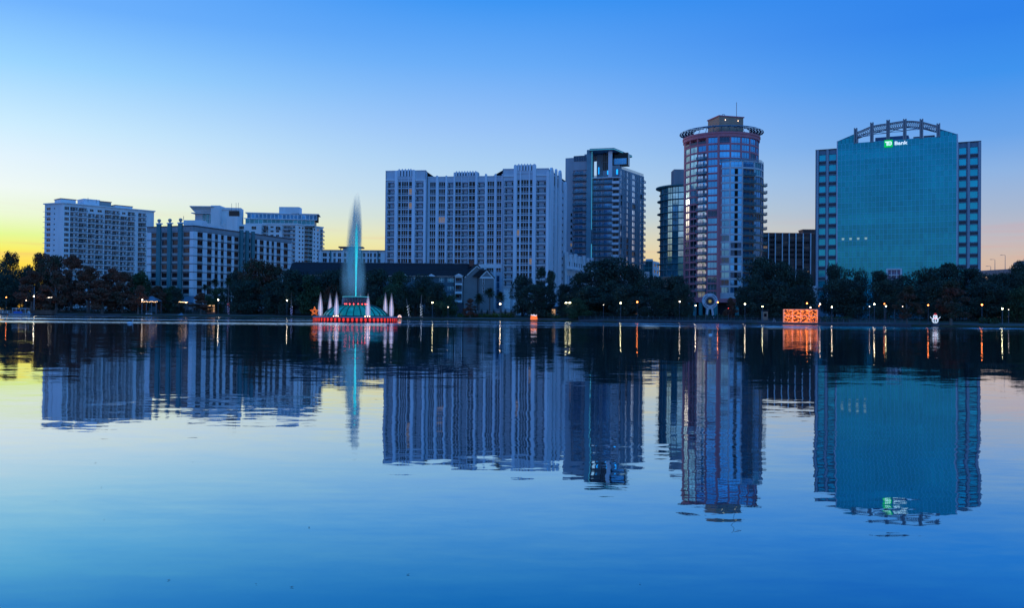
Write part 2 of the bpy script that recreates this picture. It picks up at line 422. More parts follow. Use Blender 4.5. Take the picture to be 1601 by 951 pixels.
class Face:
    def __init__(s, root, p0, p1):
        s.root = root; s.o = root.location.copy(); s.p0 = Vector((p0[0], p0[1])); s.p1 = Vector((p1[0], p1[1]))
        d = s.p1 - s.p0; s.L = d.length; s.U = d / s.L; s.N = Vector((s.U.y, -s.U.x))

    def u(s, px, py=400):
        r = ray(px, py); # (r.x*Y, Y) on line
        # r.x*Y = p0.x+U.x*t ; Y = p0.y+U.y*t
        den = s.U.x - r.x * s.U.y
        return (r.x * s.p0.y - s.p0.x) / den

    def z(s, px, py):
        t = s.u(px, py); Y = s.p0.y + s.U.y * t; return CAMZ + ray(px, py).z * Y

    def mtx(s, u, d, z):
        q = s.p0 + s.U * u + s.N * d
        return Matrix(((s.U.x, -s.N.x, 0, q.x - s.o.x), (s.U.y, -s.N.y, 0, q.y - s.o.y), (0, 0, 1, z - s.o.z), (0, 0, 0, 1)))

    def put(s, name, me, u, d, z, parent=None, **t):
        return put(name, me, parent or s.root, s.mtx(u, d, z), **t)

    def box(s, name, u0, u1, z0, z1, d0, d1, m, **t):
        """d outward"""
        b = MB(); b.box(u0, u1, -d1, -d0, z0, z1, m)
        return put(name, b.mesh(name), s.root, s.mtx(0, 0, 0) , **t)

    def build(s, name, mb, **t):
        """mb in face coordinates: x=u, y=-outward, z=world z"""
        return put(name, mb.mesh(name), s.root, s.mtx(0, 0, 0), **t)

    def window(s, u0, u1, z0, z1, gm, fm, nx=2, ny=1, d=-0.22, name='window', fw=0.08, hb=None):
        if gm in (glassd, glassblk) and WR.random() < 0.016: gm = dimwin
        return s.put(name, window_mesh(u1 - u0, z1 - z0, nx, ny, gm, fm, fw, hb), (u0 + u1) / 2, d, z0)

    def wall(s, ops, z0, z1, m, u0=0.0, u1=None, depth=0.35, d=0.0, name='wall', top=False, mats=None):
        """ops: (u0,u1,z0,z1). one connected sheet with reveals"""
        u1 = s.L if u1 is None else u1
        us = sorted(set([round(u0, 3), round(u1, 3)] + [round(min(max(a, u0), u1), 3) for o in ops for a in o[:2]]))
        zs = sorted(set([round(z0, 3), round(z1, 3)] + [round(min(max(a, z0), z1), 3) for o in ops for a in o[2:4]]))
        nu, nz = len(us) - 1, len(zs) - 1
        ui = {a: i for i, a in enumerate(us)}; zi = {a: i for i, a in enumerate(zs)}
        hole = np.zeros((nu, nz), bool)
        for o in ops:
            a, b = (round(min(max(x, u0), u1), 3) for x in o[:2]); c, e = (round(min(max(x, z0), z1), 3) for x in o[2:4])
            hole[ui[a]:ui[b], zi[c]:zi[e]] = True
        vid = {}; V = []; Fc = []

        def vv(i, j, k):
            if (i, j, k) not in vid:
                vid[(i, j, k)] = len(V); V.append((us[i], -d + (depth if k else 0), zs[j]))
            return vid[(i, j, k)]
        for i in range(nu):
            for j in range(nz):
                if hole[i, j]: continue
                Fc.append((vv(i, j, 0), vv(i + 1, j, 0), vv(i + 1, j + 1, 0), vv(i, j + 1, 0)))
                for di, dj, e in ((-1, 0, ((i, j + 1), (i, j))), (1, 0, ((i + 1, j), (i + 1, j + 1))), (0, -1, ((i, j), (i + 1, j))), (0, 1, ((i + 1, j + 1), (i, j + 1)))):
                    a, b = i + di, j + dj
                    if not (0 <= a < nu and 0 <= b < nz) or hole[a, b]:
                        (p, q), (r_, t_) = e
                        Fc.append((vv(r_, t_, 0), vv(p, q, 0), vv(p, q, 1), vv(r_, t_, 1)))
        me = bpy.data.meshes.new(name); me.from_pydata(V, [], Fc); me.materials.append(m); me.update()
        return put(name, me, s.root, s.mtx(0, 0, 0))


def building(name, label, cat, fp, ztop, zb=1.2, wallm=white, core_in=1.9, roof=True, group=None, coretop=None):
    """fp: CCW footprint in world xy. returns root and its faces"""
    cx = sum(p[0] for p in fp) / len(fp); cy = sum(p[1] for p in fp) / len(fp)
    root = thing(name, label, cat, (cx, cy, zb), group)
    loc = [(p[0] - cx, p[1] - cy) for p in fp]
    if core_in is not None:
        MB().prism(inset(loc, core_in), 0, ztop - zb - 0.4, inner).obj('inner_shell', root)
    if roof:
        MB().prism(inset(loc, 0.36), ztop - zb - 0.35, ztop - zb - 0.05, roofm).obj('roof', root)
    faces = [Face(root, fp[i], fp[(i + 1) % len(fp)]) for i in range(len(fp))]
    return root, faces


def relprism(root, name, pts, z0, z1, m, smooth=False):
    o = root.location
    return MB().prism([(p[0] - o.x, p[1] - o.y) for p in pts], z0 - o.z, z1 - o.z, m).obj(name, root)


def quadfp(a, b, depth):
    """front edge a->b (left to right), extruded back by depth"""
    a = Vector(a); b = Vector(b); d = (b - a).normalized(); n = Vector((-d.y, d.x))
    return [tuple(a), tuple(b), tuple(b + n * depth), tuple(a + n * depth)]


def roundtop(mb, u0, u1, z0, z1, y0, y1, m, n=6):
    r = (u1 - u0) / 2; c = (u0 + u1) / 2; rz = min(r, (z1 - z0) * 0.5)
    pts = [(u0, z0), (u1, z0)] + [(c + r * math.cos(math.pi * t / n), z1 - rz + rz * math.sin(math.pi * t / n)) for t in range(n + 1)]
    mb.profile(pts, y0, y1, m)


def mast(root, px, py0, py1, Y, r=0.12, name='antenna'):
    a = P(px, py1, Y) - root.location; b = P(px, py0, Y) - root.location
    return MB().tube([a, Vector((a.x, a.y, b.z))], r, steel, 5).obj(name, root)


# ================================================================== SETTING


def water():
    m = bpy.data.materials.new('lake_water'); m.use_nodes = True; t = m.node_tree; n = t.nodes; l = t.links; n.clear()
    out = n.new('ShaderNodeOutputMaterial'); g = n.new('ShaderNodeNewGeometry')

    def noise(sx, sy, det, rough=0.5):
        mp = n.new('ShaderNodeMapping'); mp.inputs['Scale'].default_value = (sx, sy, 1); l.new(g.outputs['Position'], mp.inputs[0])
        no = n.new('ShaderNodeTexNoise'); no.inputs['Scale'].default_value = 1; no.inputs['Detail'].default_value = det; no.inputs['Roughness'].default_value = rough
        l.new(mp.outputs[0], no.inputs[0]); return no.outputs['Fac']

    def mul(a, b):
        k = n.new('ShaderNodeMath'); k.operation = 'MULTIPLY'
        for i, v in enumerate((a, b)):
            if isinstance(v, (int, float)): k.inputs[i].default_value = v
            else: l.new(v, k.inputs[i])
        return k.outputs[0]

    def add(a, b):
        k = n.new('ShaderNodeMath'); k.operation = 'ADD'; l.new(a, k.inputs[0]); l.new(b, k.inputs[1]); return k.outputs[0]

    def mr(a, f0, f1, t0, t1, smooth=True):
        k = n.new('ShaderNodeMapRange'); k.interpolation_type = 'SMOOTHSTEP' if smooth else 'LINEAR'
        for nm, v in (('From Min', f0), ('From Max', f1), ('To Min', t0), ('To Max', t1)): k.inputs[nm].default_value = v
        l.new(a, k.inputs['Value']); return k.outputs[0]
    def nvec(sx, sy, det, amp, ax=0.5):
        """slope field: two noise channels used as surface slopes, so it does not fade with distance"""
        mp = n.new('ShaderNodeMapping'); mp.inputs['Scale'].default_value = (sx, sy, 1); l.new(g.outputs['Position'], mp.inputs[0])
        no = n.new('ShaderNodeTexNoise'); no.inputs['Scale'].default_value = 1; no.inputs['Detail'].default_value = det; l.new(mp.outputs[0], no.inputs[0])
        a = n.new('ShaderNodeVectorMath'); a.operation = 'SUBTRACT'; l.new(no.outputs['Color'], a.inputs[0]); a.inputs[1].default_value = (.5, .5, .5)
        b = n.new('ShaderNodeVectorMath'); b.operation = 'MULTIPLY'; l.new(a.outputs[0], b.inputs[0]); b.inputs[1].default_value = (amp * ax, amp, 0); return b.outputs[0]

    def vadd(a, b):
        k = n.new('ShaderNodeVectorMath'); k.operation = 'ADD'; l.new(a, k.inputs[0]); l.new(b, k.inputs[1]); return k.outputs[0]
    patch = noise(0.0055, 0.040, 3, 0.5)         # wind-ruffled lanes across the view
    sp = n.new('ShaderNodeSeparateXYZ'); l.new(g.outputs['Position'], sp.inputs[0])
    far = mr(sp.outputs[1], 130, 215, 0, 1)
    lane = mul(mr(patch, 0.45, 0.56, 0, 1), far)
    calm = mr(noise(0.03, 0.08, 2), 0.35, 0.65, 0.55, 1.35)
    calm = mul(calm, mr(sp.outputs[1], 30, 150, 1.0, 3.2))
    sc1 = n.new('ShaderNodeVectorMath'); sc1.operation = 'SCALE'; l.new(vadd(nvec(1.0, 3.0, 2, 0.034), nvec(5, 12, 2, 0.012)), sc1.inputs[0]); l.new(calm, sc1.inputs['Scale'])
    sc2 = n.new('ShaderNodeVectorMath'); sc2.operation = 'SCALE'; lb = n.new('ShaderNodeVectorMath'); lb.operation = 'ADD'; l.new(nvec(2.2, 5, 2, 0.8, .6), lb.inputs[0]); lb.inputs[1].default_value = (0, -0.11, 0); l.new(lb.outputs[0], sc2.inputs[0]); l.new(lane, sc2.inputs['Scale'])
    tot = vadd(vadd(nvec(0.12, 0.35, 2, 0.022), sc1.outputs[0]), sc2.outputs[0])
    up = n.new('ShaderNodeVectorMath'); up.operation = 'ADD'; l.new(tot, up.inputs[0]); up.inputs[1].default_value = (0, 0, 1)
    bp = n.new('ShaderNodeVectorMath'); bp.operation = 'NORMALIZE'; l.new(up.outputs[0], bp.inputs[0])
    fr = n.new('ShaderNodeFresnel'); fr.inputs['IOR'].default_value = 1.33
    pw = n.new('ShaderNodeMath'); pw.operation = 'POWER'; l.new(fr.outputs[0], pw.inputs[0]); pw.inputs[1].default_value = 0.30
    gl = n.new('ShaderNodeBsdfGlossy'); gl.inputs['Roughness'].default_value = 0.02; l.new(bp.outputs[0], gl.inputs['Normal'])
    cr = n.new('ShaderNodeValToRGB'); l.new(pw.outputs[0], cr.inputs[0]); els = cr.color_ramp.elements   # stylised tint put into the reflection: bluer and darker at steep view angles
    while len(els) < 4: els.new(.5)
    for e, (q, c) in zip(els, ((.55, (.10, .66, .80)), (.66, (.48, .88, 1)), (.79, (.88, .95, 1)), (.9, (.95, .97, 1)))): e.position = q; e.color = c + (1,)
    l.new(cr.outputs[0], gl.inputs['Color'])
    df = n.new('ShaderNodeBsdfDiffuse'); df.inputs['Color'].default_value = (0.002, 0.03, 0.05, 1)
    mx = n.new('ShaderNodeMixShader'); l.new(pw.outputs[0], mx.inputs[0]); l.new(df.outputs[0], mx.inputs[1]); l.new(gl.outputs[0], mx.inputs[2])
    l.new(mx.outputs[0], out.inputs[0])
    b = MB(); b.poly([(-2500, -400, 0), (2500, -400, 0), (2500, 600, 0), (-2500, 600, 0)], m)
    b.obj('water', kind='structure')


water()


def ground():
    m = bpy.data.materials.new('park_ground'); m.use_nodes = True; t = m.node_tree; n = t.nodes; l = t.links; b = n['Principled BSDF']; b.inputs['Roughness'].default_value = 0.95
    g = n.new('ShaderNodeNewGeometry'); no = n.new('ShaderNodeTexNoise'); no.inputs['Scale'].default_value = 0.25; no.inputs['Detail'].default_value = 6; l.new(g.outputs['Position'], no.inputs[0])
    cr = n.new('ShaderNodeValToRGB'); cr.color_ramp.elements[0].position = 0.35; cr.color_ramp.elements[0].color = (0.035, 0.05, 0.02, 1)
    cr.color_ramp.elements[1].position = 0.7; cr.color_ramp.elements[1].color = (0.085, 0.075, 0.045, 1); l.new(no.outputs['Fac'], cr.inputs[0]); l.new(cr.outputs[0], b.inputs['Base Color'])
    pxs = list(range(-500, 2301, 25)); ds = [0, 0.01, 2, 6, 14, 28, 45, 120, 400, 3000, 9000]
    V = []; F = []
    for i, px in enumerate(pxs):
        wob = 0.8 * math.sin(px * 0.031) + 0.6 * math.sin(px * 0.083 + 1)
        for j, d in enumerate(ds):
            Y = shoreY(px) + d + (wob if d < 20 else 0); x, y = XY(px, Y)
            V.append((x, y, -0.6 if j == 0 else gz(d)))
    k = len(ds)
    for i in range(len(pxs) - 1):
        for j in range(k - 1): F.append((i * k + j, (i + 1) * k + j, (i + 1) * k + j + 1, i * k + j + 1))
    me = bpy.data.meshes.new('ground'); me.from_pydata(V, [], F); me.materials.append(m); me.update()
    put('ground', me, kind='structure')


ground()


def ribbon(name, px0, px1, d0, d1, lift, m, step=12, thick=0.0, **t):
    """a strip that follows the shore between d0 and d1 metres behind it"""
    b = MB(); pxs = list(np.arange(px0, px1, step)) + [px1]; rows = []
    for px in pxs:
        a, c = G(px, d0), G(px, d1); rows.append((a + Vector((0, 0, lift)), c + Vector((0, 0, lift))))
    for (a, c), (e, f) in zip(rows, rows[1:]):
        b.poly([a, e, f, c], m)
        if thick:
            dz = Vector((0, 0, thick)); b.poly([a - dz, e - dz, e, a], m)
    return b.obj(name, **t)


pathm = mat('pale_path', (0.14, 0.135, 0.13), 0.9, var=0.15)
ribbon('lakeside_path', -150, 2000, 3.5, 6.5, 0.06, pathm, kind='structure')
kerbm = mat('seawall_concrete', (0.07, 0.07, 0.075), 0.9, var=0.25, scale=0.8)
for a, bb, lab in ((-60, 195, None), (905, 1425, None)):
    b = MB()
    pxs = list(range(a, bb + 1, 10))
    for p, q in zip(pxs, pxs[1:]):
        A = G(p, -0.9); B = G(q, -0.9); A2 = G(p, 2.0); B2 = G(q, 2.0); zt = 0.62
        f = lambda v, z: (v.x, v.y, z)
        b.poly([f(A, -0.5), f(B, -0.5), f(B, zt), f(A, zt)], kerbm); b.poly([f(A, zt), f(B, zt), f(B2, zt), f(A2, zt)], kerbm)
    b.obj('lake_kerb' if a > 0 else 'promenade_kerb', kind='structure')

# ================================================================== BUILDINGS
RND = random.Random(3)

# ---- balconied white slab block, far left
def b_condo_slab():
    A = XY(69, 486, 400); B = XY(98.5, 480, 400); Cc = XY(240, 517, 400)
    fp = [A, B, Cc, (Cc[0] - 14, Cc[1] + 22), (A[0] + 4, A[1] + 26)]
    zt = P(98.5, 318, 480).z
    root, fs = building('apartment_block', 'long white apartment slab with rows of balconies at the far left of the skyline', 'building', fp, zt, wallm=white)
    f0, f1 = fs[0], fs[1]; fh = 2.87; rows = [zt - 1.1 - fh * (k + 1) for k in range(17)]
    # left end wall
    ops = []
    a, b = f0.u(72), f0.u(78); c, d = f0.u(83), f0.u(85)
    for z in rows:
        ops += [(a, b, z + 0.7, z + 2.2), (c, d, z + 1.1, z + 1.9)]
    f0.wall(ops, 1.2, zt, white)
    for i, z in enumerate(rows):
        f0.window(a, b, z + 0.7, z + 2.2, glassbr if i != 7 else glassbr, white, 2, 1)
        f0.window(c, d, z + 1.1, z + 1.9, glassd, white, 1, 1)
        f0.box('ledge', -0.9, b + .2, z - .1, z + .08, 0.0, 0.45, white)
    # main face
    bays = [(109, 121.5), (122.5, 135.5), (137, 148), (149, 161), (163, 174), (175, 186), (187.5, 198), (199, 210)]
    ops = []; last = (215.5, 227.5); w0, w1 = f1.u(100), f1.u(107)
    for i, z in enumerate(rows):
        ops.append((w0, w1, z + 0.5, z + 2.3))
        for p, q in bays + [last]:
            u, v = f1.u(p), f1.u(q)
            if i == 0 and p in (137, 149, 187.5): ops.append((u + .9, v - .9, z + 0.8, z + 2.1))
            else: ops.append((u, v, z, z + fh - 0.32))
    f1.wall(ops, 1.2, zt, white)
    for i, z in enumerate(rows):
        f1.window(w0, w1, z + .5, z + 2.3, glassbr, white, 3, 1)
        for p, q in bays + [last]:
            u, v = f1.u(p), f1.u(q)
            if i == 0 and p in (137, 149, 187.5): f1.window(u + .9, v - .9, z + .8, z + 2.1, glassbr, white, 2, 1)
            else:
                me = balcony_mesh(v - u, fh - 0.32, 0.8, 1.4, white if RND.random() < .7 else cream, white, glassd if RND.random() < .65 else glassbr, raillight, slab=.3, rail=.95, door=0.42 + 0.2 * (RND.random() < .4))
                f1.put('balcony', me, (u + v) / 2, 0, z)
    for f in fs[2:]: f.wall([], 1.2, zt, white)
    # parapet band, overhanging roof slab and rooftop boxes
    MB().prism([(p[0] - root.location.x, p[1] - root.location.y) for p in inset(fp, -0.7)], zt - 1.2, zt - 1.2 + 0.55, white).obj('roof_slab', root)
    for (p, q, y0, dd, dp) in ((88, 122, 312.3, 4, 9), (136, 160, 313, 5, 9), (154, 181, 315.5, 7, 8), (184, 211, 323, 4, 8)):
        u, v = f1.u(max(p, 98.6)), f1.u(q); z = P(q, y0, 480 + (q - 98) * .26).z
        f1.box('penthouse', u, v, zt - 0.1, z, -dd - dp, -dd, white if p != 154 else beige)
        f1.box('penthouse_roof', u - .3, v + .3, z, z + .35, -dd - dp - .3, -dd + .3, redtrim if p != 136 else white)
    mast(root, 137.5, 309, 316, 490); mast(root, 150.5, 312, 318, 492)
b_condo_slab()

# ---- hotel with teal pilasters and ball finials
def b_hotel():
    Bc = XY(302.5, 390, 400); A = XY(230, 399.5, 400); D = XY(455, 457, 400)
    fp = [A, Bc, D, (D[0] - 38, D[1] + 14), (A[0] + 26, A[1] + 70)]
    zt = P(302.5, 352.5, 390).z; fh = 3.6
    root, fs = building('hotel', 'grey and white hotel with teal pilasters topped by ball finials above the left shore trees', 'building', fp, zt)
    f0, f1 = fs[0], fs[1]
    rows = [zt - 2.6 - fh * k for k in range(1, 10)]
    wins = [(237, 245.5), (253, 262), (269.3, 278), (286.5, 296)]
    ops = []
    for z in rows:
        for p, q in wins: ops.append((f0.u(p), f0.u(q), z + 1.35, z + 3.35))
    f0.wall(ops, 1.2, zt, greyb)
    for k, z in enumerate(rows):
        for p, q in wins:
            lit = False
            f0.window(f0.u(p), f0.u(q), z + 1.35, z + 3.35, glassbr if k < 5 else glassblk, darktrim, 4, 1, name='window')
            f0.box('spandrel', f0.u(p) - .1, f0.u(q) + .1, z + .35, z + 1.3, 0, .12, beige)
        f0.box('ledge', 0, f0.L + .2, z + .02, z + .25, 0, .3, darktrim)
    for p, q in ((229.7, 236), (296.5, 303.5)):
        b = MB()
        for k, z in enumerate([rows[0] + fh] + rows):
            if z - fh < 1.2: break
            b.box(max(0, f0.u(p)), min(f0.L, f0.u(q)), -0.14, 0, z - fh + .26, z, white)
        f0.build('corner_pier', b)
    for p, q in ((246, 252), (263, 268.5), (279.5, 285.5)):
        u, v = f0.u(p), f0.u(q); c = (u + v) / 2
        b = MB(); b.box(u, v, -0.8, 0, 1.2, zt + 1.0, tealp); b.box(u - .25, v + .25, -1.0, .5, zt + 1.0, zt + 1.5, white); f0.build('pilaster', b)
        b = MB(); b.lathe([(.01, zt + 1.5), (.5, zt + 1.6), (.35, zt + 1.9), (.7, zt + 2.2), (.85, zt + 2.7), (.6, zt + 3.2), (.01, zt + 3.4)], salmon if False else beige, 10, (c, -.3)); f0.build('ball_finial', b)
    for f in (f0, f1):
        f.box('cornice', -.3 if f is f1 else 0, f.L + .3, zt - .35, zt + .05, 0, .5, darktrim)
        f.box('frieze', 0, f.L, zt - 2.2, zt - .36, 0, .22, greyb)
    b = MB()
    for i in range(9): b.box(f0.L * (i + .5) / 9 - .12, f0.L * (i + .5) / 9 + .12, -.3, -.2, zt - 1.4, zt - 1.1, darktrim)
    f0.build('frieze_dots', b)
    # long right hand face
    z0s = 300.0
    cols = [(400, 438), (470, 502), (524, 546), (567, 588), (610, 643), (662, 692), (722, 735), (763, 778), (801, 824), (842, 870), (890, 909), (926, 944), (962, 990), (1012, 1041)]
    cols = [(220 + a / 4.53, 220 + b / 4.53) for a, b in cols]; ops = []
    us = [(f1.u(a, 370), f1.u(b, 370)) for a, b in cols]
    for z in rows:
        for u, v in us: ops.append((u, v, z + 1.35, z + 3.4))
    f1.wall(ops, 1.2, zt, greyb)
    for z in rows:
        for u, v in us:
            f1.window(u, v, z + 1.35, z + 3.4, glassblk, darktrim, 2, 1)
            f1.box('spandrel', u, v, z + .3, z + 1.3, 0, .1, beige)
        f1.box('ledge', 0, f1.L + .2, z + .02, z + .22, 0, .35, darktrim)
    edges = [0] + [x for uv in us for x in uv] + [f1.L]
    for i in range(0, len(edges), 2):
        u, v = edges[i], edges[i + 1]
        if i // 2 in (6, 7, 8): continue
        b = MB()
        for z in rows:
            b.box(u + .05, v - .05, -.2, 0, z + .23, z + fh, white)
        f1.build('pier', b)
    for p, q in ((698, 719), (740, 759), (781, 800)):
        u, v = f1.u(220 + p / 4.53, 370), f1.u(220 + q / 4.53, 370)
        f1.box('pilaster', u, v, 1.2, zt + .9, 0, .8, tealp)
    for f in fs[2:]: f.wall([], 1.2, zt, white)
    # roof plant
    for p, q, y0, y1, d in ((287, 317, 343.5, 353, 4), (318, 345, 350, 356, 12)):
        u, v = 3, 10
        A_, B_ = XY(p, 396 + d, 345), XY(q, 396 + d, 345)
        relprism(root, 'roof_block', quadfp(A_, B_, 6), zt - .1, P(p, y0, 398).z, white)
    mast(root, 287, 338, 344, 400)
    # porch canopy and base
    A_, B_ = XY(278, 383, 470), XY(301, 381, 470)
    zc = P(290, 466, 382).z
    b = MB(); o = root.location
    for k in range(1):
        ax, ay, bx, by = A_[0] - o.x, A_[1] - o.y, B_[0] - o.x, B_[1] - o.y
        b.poly([(ax - .5, ay - 2, zc - 2 - o.z), (bx + .5, by - 2, zc - 2 - o.z), (bx - .5, by + 5, zc + .8 - o.z), (ax + .5, ay + 5, zc + .8 - o.z)], steel)
        b.box(ax - .4, bx + .4, ay - 1.9, ay - 1.6, zc - 2.4 - o.z, zc - 2.02 - o.z, steel)
        for xx in (ax, (ax + bx) / 2, bx): b.box(xx - .15, xx + .15, ay - 1.9, ay - 1.6, 0, zc - 2.42 - o.z, steel)
    b.obj('entrance_canopy', root)
b_hotel()

# ---- white terraced condominium behind the hotel
def b_terraced():
    Y = 640; fh = 3.05
    def zp(px4, py4): return P(220 + px4 / 4.53, 300 + py4 / 4.53, Y).z
    def xx(px4): return XY(220 + px4 / 4.53, Y, 370)[0]
    A = (xx(470), Y); B = (xx(1100), Y); Cc = XY(220 + 1290 / 4.53, Y + 26, 370)
    fp = [A, B, Cc, (Cc[0] - 8, Cc[1] + 30), (A[0], Y + 50)]
    zt = zp(1100, 232)
    root, fs = building('condominium', 'pale condominium with terraced penthouses and curved balconies rising behind the hotel', 'building', fp, zt, wallm=white, core_in=1.6)
    f0, f1 = fs[0], fs[1]
    rows = [zt - .5 - fh * k for k in range(1, 13)]
    def U(p): return f0.u(220 + p / 4.53, 370)
    wins = [(872, 900, 1.2), (918, 940, 1.0), (957, 980, 1.0)]; ops = []
    bal = [(1002, 1095)]
    for z in rows:
        for p, q, b_ in wins[1:]: ops.append((U(p), U(q), z + .9, z + 2.2))
        for p, q in bal + [(862, 900)]: ops.append((U(p), U(q), z, z + fh - .3))
        for p in (560, 620, 680, 740, 800): ops.append((U(p), U(p + 28), z + .9, z + 2.2))
    f0.wall(ops, 1.2, zt, white)
    for z in rows:
        for p, q, b_ in wins[1:]: f0.window(U(p), U(q), z + .9, z + 2.2, glassd, white, 2)
        for p in (560, 620, 680, 740, 800): f0.window(U(p), U(p + 28), z + .9, z + 2.2, glassd, white, 2)
        f0.put('balcony', balcony_mesh(U(1095) - U(1002), fh - .3, 1.7, 1.3, white, white, glassd, railg, .25, 1.0, .5, curve=True), (U(1002) + U(1095)) / 2, 0, z)
        f0.put('balcony', balcony_mesh(U(900) - U(862), fh - .3, .5, 1.3, white, white, glassd, railg, .25, 1.0, .5), (U(900) + U(862)) / 2, 0, z)
    def U1(p): return f1.u(220 + p / 4.53, 370)
    ops = []
    for z in rows:
        ops.append((U1(1160), U1(1217), z, z + fh - .3))
        for p, q in ((1120, 1131), (1143, 1154), (1226, 1235), (1250, 1260)): ops.append((U1(p), U1(q), z + .9, z + 2.2))
    f1.wall(ops, 1.2, zt, white)
    for z in rows:
        f1.put('balcony', balcony_mesh(U1(1217) - U1(1160), fh - .3, 1.4, 1.3, tealm, white, glassd, railg, .25, 1.0, .5, curve=True), (U1(1160) + U1(1217)) / 2, 0, z)
        for p, q in ((1120, 1131), (1143, 1154), (1226, 1235), (1250, 1260)): f1.window(U1(p), U1(q), z + .9, z + 2.2, glassd, white, 1)
        f1.put('balcony', balcony_mesh(3.6, fh - .3, 1.2, 0, white, white, glassd, railg, .25, 1.0, .5), f1.L - 1.2, .02, z)
    for f in fs[2:]: f.wall([], 1.2, zt, white)
    f1.box('parapet', -.3, f1.L + .5, zt, zt + .9, -.2, .5, white)
    f0.box('parapet', U(860), f0.L + .3, zt, zt + .9, -.2, .5, white)
    # penthouse tiers
    z1, z2, z3 = zp(900, 225), zp(900, 190), zp(900, 146)
    q = quadfp((xx(735), Y + 2), (xx(1210), Y + 9), 20)
    r2 = relprism(root, 'penthouse', q, zt - .2, z2 - .1, tealm)
    fa = Face(root, q[0], q[1])
    ops = [(fa.L * i / 16 + .15, fa.L * (i + 1) / 16 - .15, zt + 1.0, z2 - .3) for i in range(16)]
    fa.wall(ops, zt - .1, z2, white, d=.3, depth=.28)
    for o_ in ops: fa.window(o_[0], o_[1], o_[2], o_[3], glassteal, white, 1, d=.08)
    fa.box('terrace_slab', -1, fa.L + 1, z2, z2 + .4, -.5, 1.6, white)
    q = quadfp((xx(738), Y + 5), (xx(1222), Y + 12), 16)
    relprism(root, 'upper_penthouse', q, z2, z3 - .1, inner)
    fa = Face(root, q[0], q[1])
    ops = [(fa.L * i / 18 + .3, fa.L * (i + 1) / 18 - .3, z2 + .9, z3 - .6) for i in range(18)]
    fa.wall(ops, z2 + .4, z3, white, d=.3, depth=.28)
    for o_ in ops: fa.window(o_[0], o_[1], o_[2], o_[3], glassmid, white, 1, d=.08)
    MB().prism([(p[0] - root.location.x, p[1] - root.location.y) for p in inset(q, -1.3)], z3 - root.location.z, z3 + .45 - root.location.z, white).obj('roof_slab', root)
    relprism(root, 'lift_house', quadfp((xx(957), Y + 8), (xx(1100), Y + 8), 9), z3 + .4, zp(1000, 97), white)
    # left roof pavilion with flared canopy and arched windows
    zb = zt - 1; z4 = zp(450, 150); zfl = zp(450, 107)
    q = quadfp((xx(404), Y - 6), (xx(527), Y - 6), 14)
    relprism(root, 'roof_pavilion', q, zb - 12, z4, lilac)
    fa = Face(root, q[0], q[1])
    for i in range(3):
        c = fa.L * (.52 + .2 * i); w = fa.L * .075; z0a, z1a = zp(450, 235), zp(450, 163)
        b = MB(); roundtop(b, c - w, c + w, z0a, z1a, -.12, -.02, glassteal, 8); b.box(c - w, c + w, -.16, -.11, (z0a + z1a) / 2 - .2, (z0a + z1a) / 2, white); b.box(c - .08, c + .08, -.16, -.11, z0a, z1a - .4, white)
        fa.build('arched_window', b)
    b = MB(); o = root.location
    lo = [(p[0] - o.x, p[1] - o.y, z4 - o.z) for p in inset(q, -.4)]
    q2 = [(xx(382), Y - 11), (xx(550), Y - 11), (xx(550), Y + 10), (xx(382), Y + 10)]
    hi = [(p[0] - o.x, p[1] - o.y, zfl - 1 - o.z) for p in q2]
    for k in range(4): b.poly([lo[k], lo[(k + 1) % 4], hi[(k + 1) % 4], hi[k]], white)
    b.obj('flared_soffit', root)
    relprism(root, 'flared_roof', q2, zfl - .99, zfl - .55, pierw)
    relprism(root, 'terrace_slab', quadfp((xx(386), Y - 9), (xx(530), Y - 9), 14), z4 - 1.2, z4 - .7, white)
    relprism(root, 'stair_tower', quadfp((xx(527), Y - 10), (xx(590), Y - 10), 12), zb - 12, zp(560, 108), white)
    relprism(root, 'canopy_roof', quadfp((xx(588), Y - 6), (xx(720), Y - 4), 12), zp(650, 132), zp(650, 118), white)
    relprism(root, 'landing_block', quadfp((xx(588), Y - 5), (xx(718), Y - 4), 9), zb, zp(650, 132.5), white)
    MB().box(xx(640) - root.location.x, xx(712) - root.location.x, Y - 5.3 - root.location.y, Y - 5.1 - root.location.y, zp(650, 178) - root.location.z, zp(650, 140) - root.location.z, glassd).obj('landing_glass', root)
    relprism(root, 'water_tank', quadfp((xx(636), Y - 9), (xx(711), Y - 9), 8), zb - 12, zp(660, 182), white)
    relprism(root, 'lower_wing', quadfp((xx(470), Y - 8.2), (xx(862), Y - 3), 7), 1.2, zp(600, 232), white)
    fa = Face(root, (xx(470), Y - 8.2), (xx(862), Y - 3))
    for i in range(7):
        u = 8 + i * 8.5
        fa.window(u, u + 3.2, zp(600, 268), zp(600, 245), glassd, white, 3, d=.08)
    mast(root, 362, 318, 330, 632); mast(root, 369, 317, 330, 632); mast(root, 372.5, 317, 330, 632)
b_terraced()

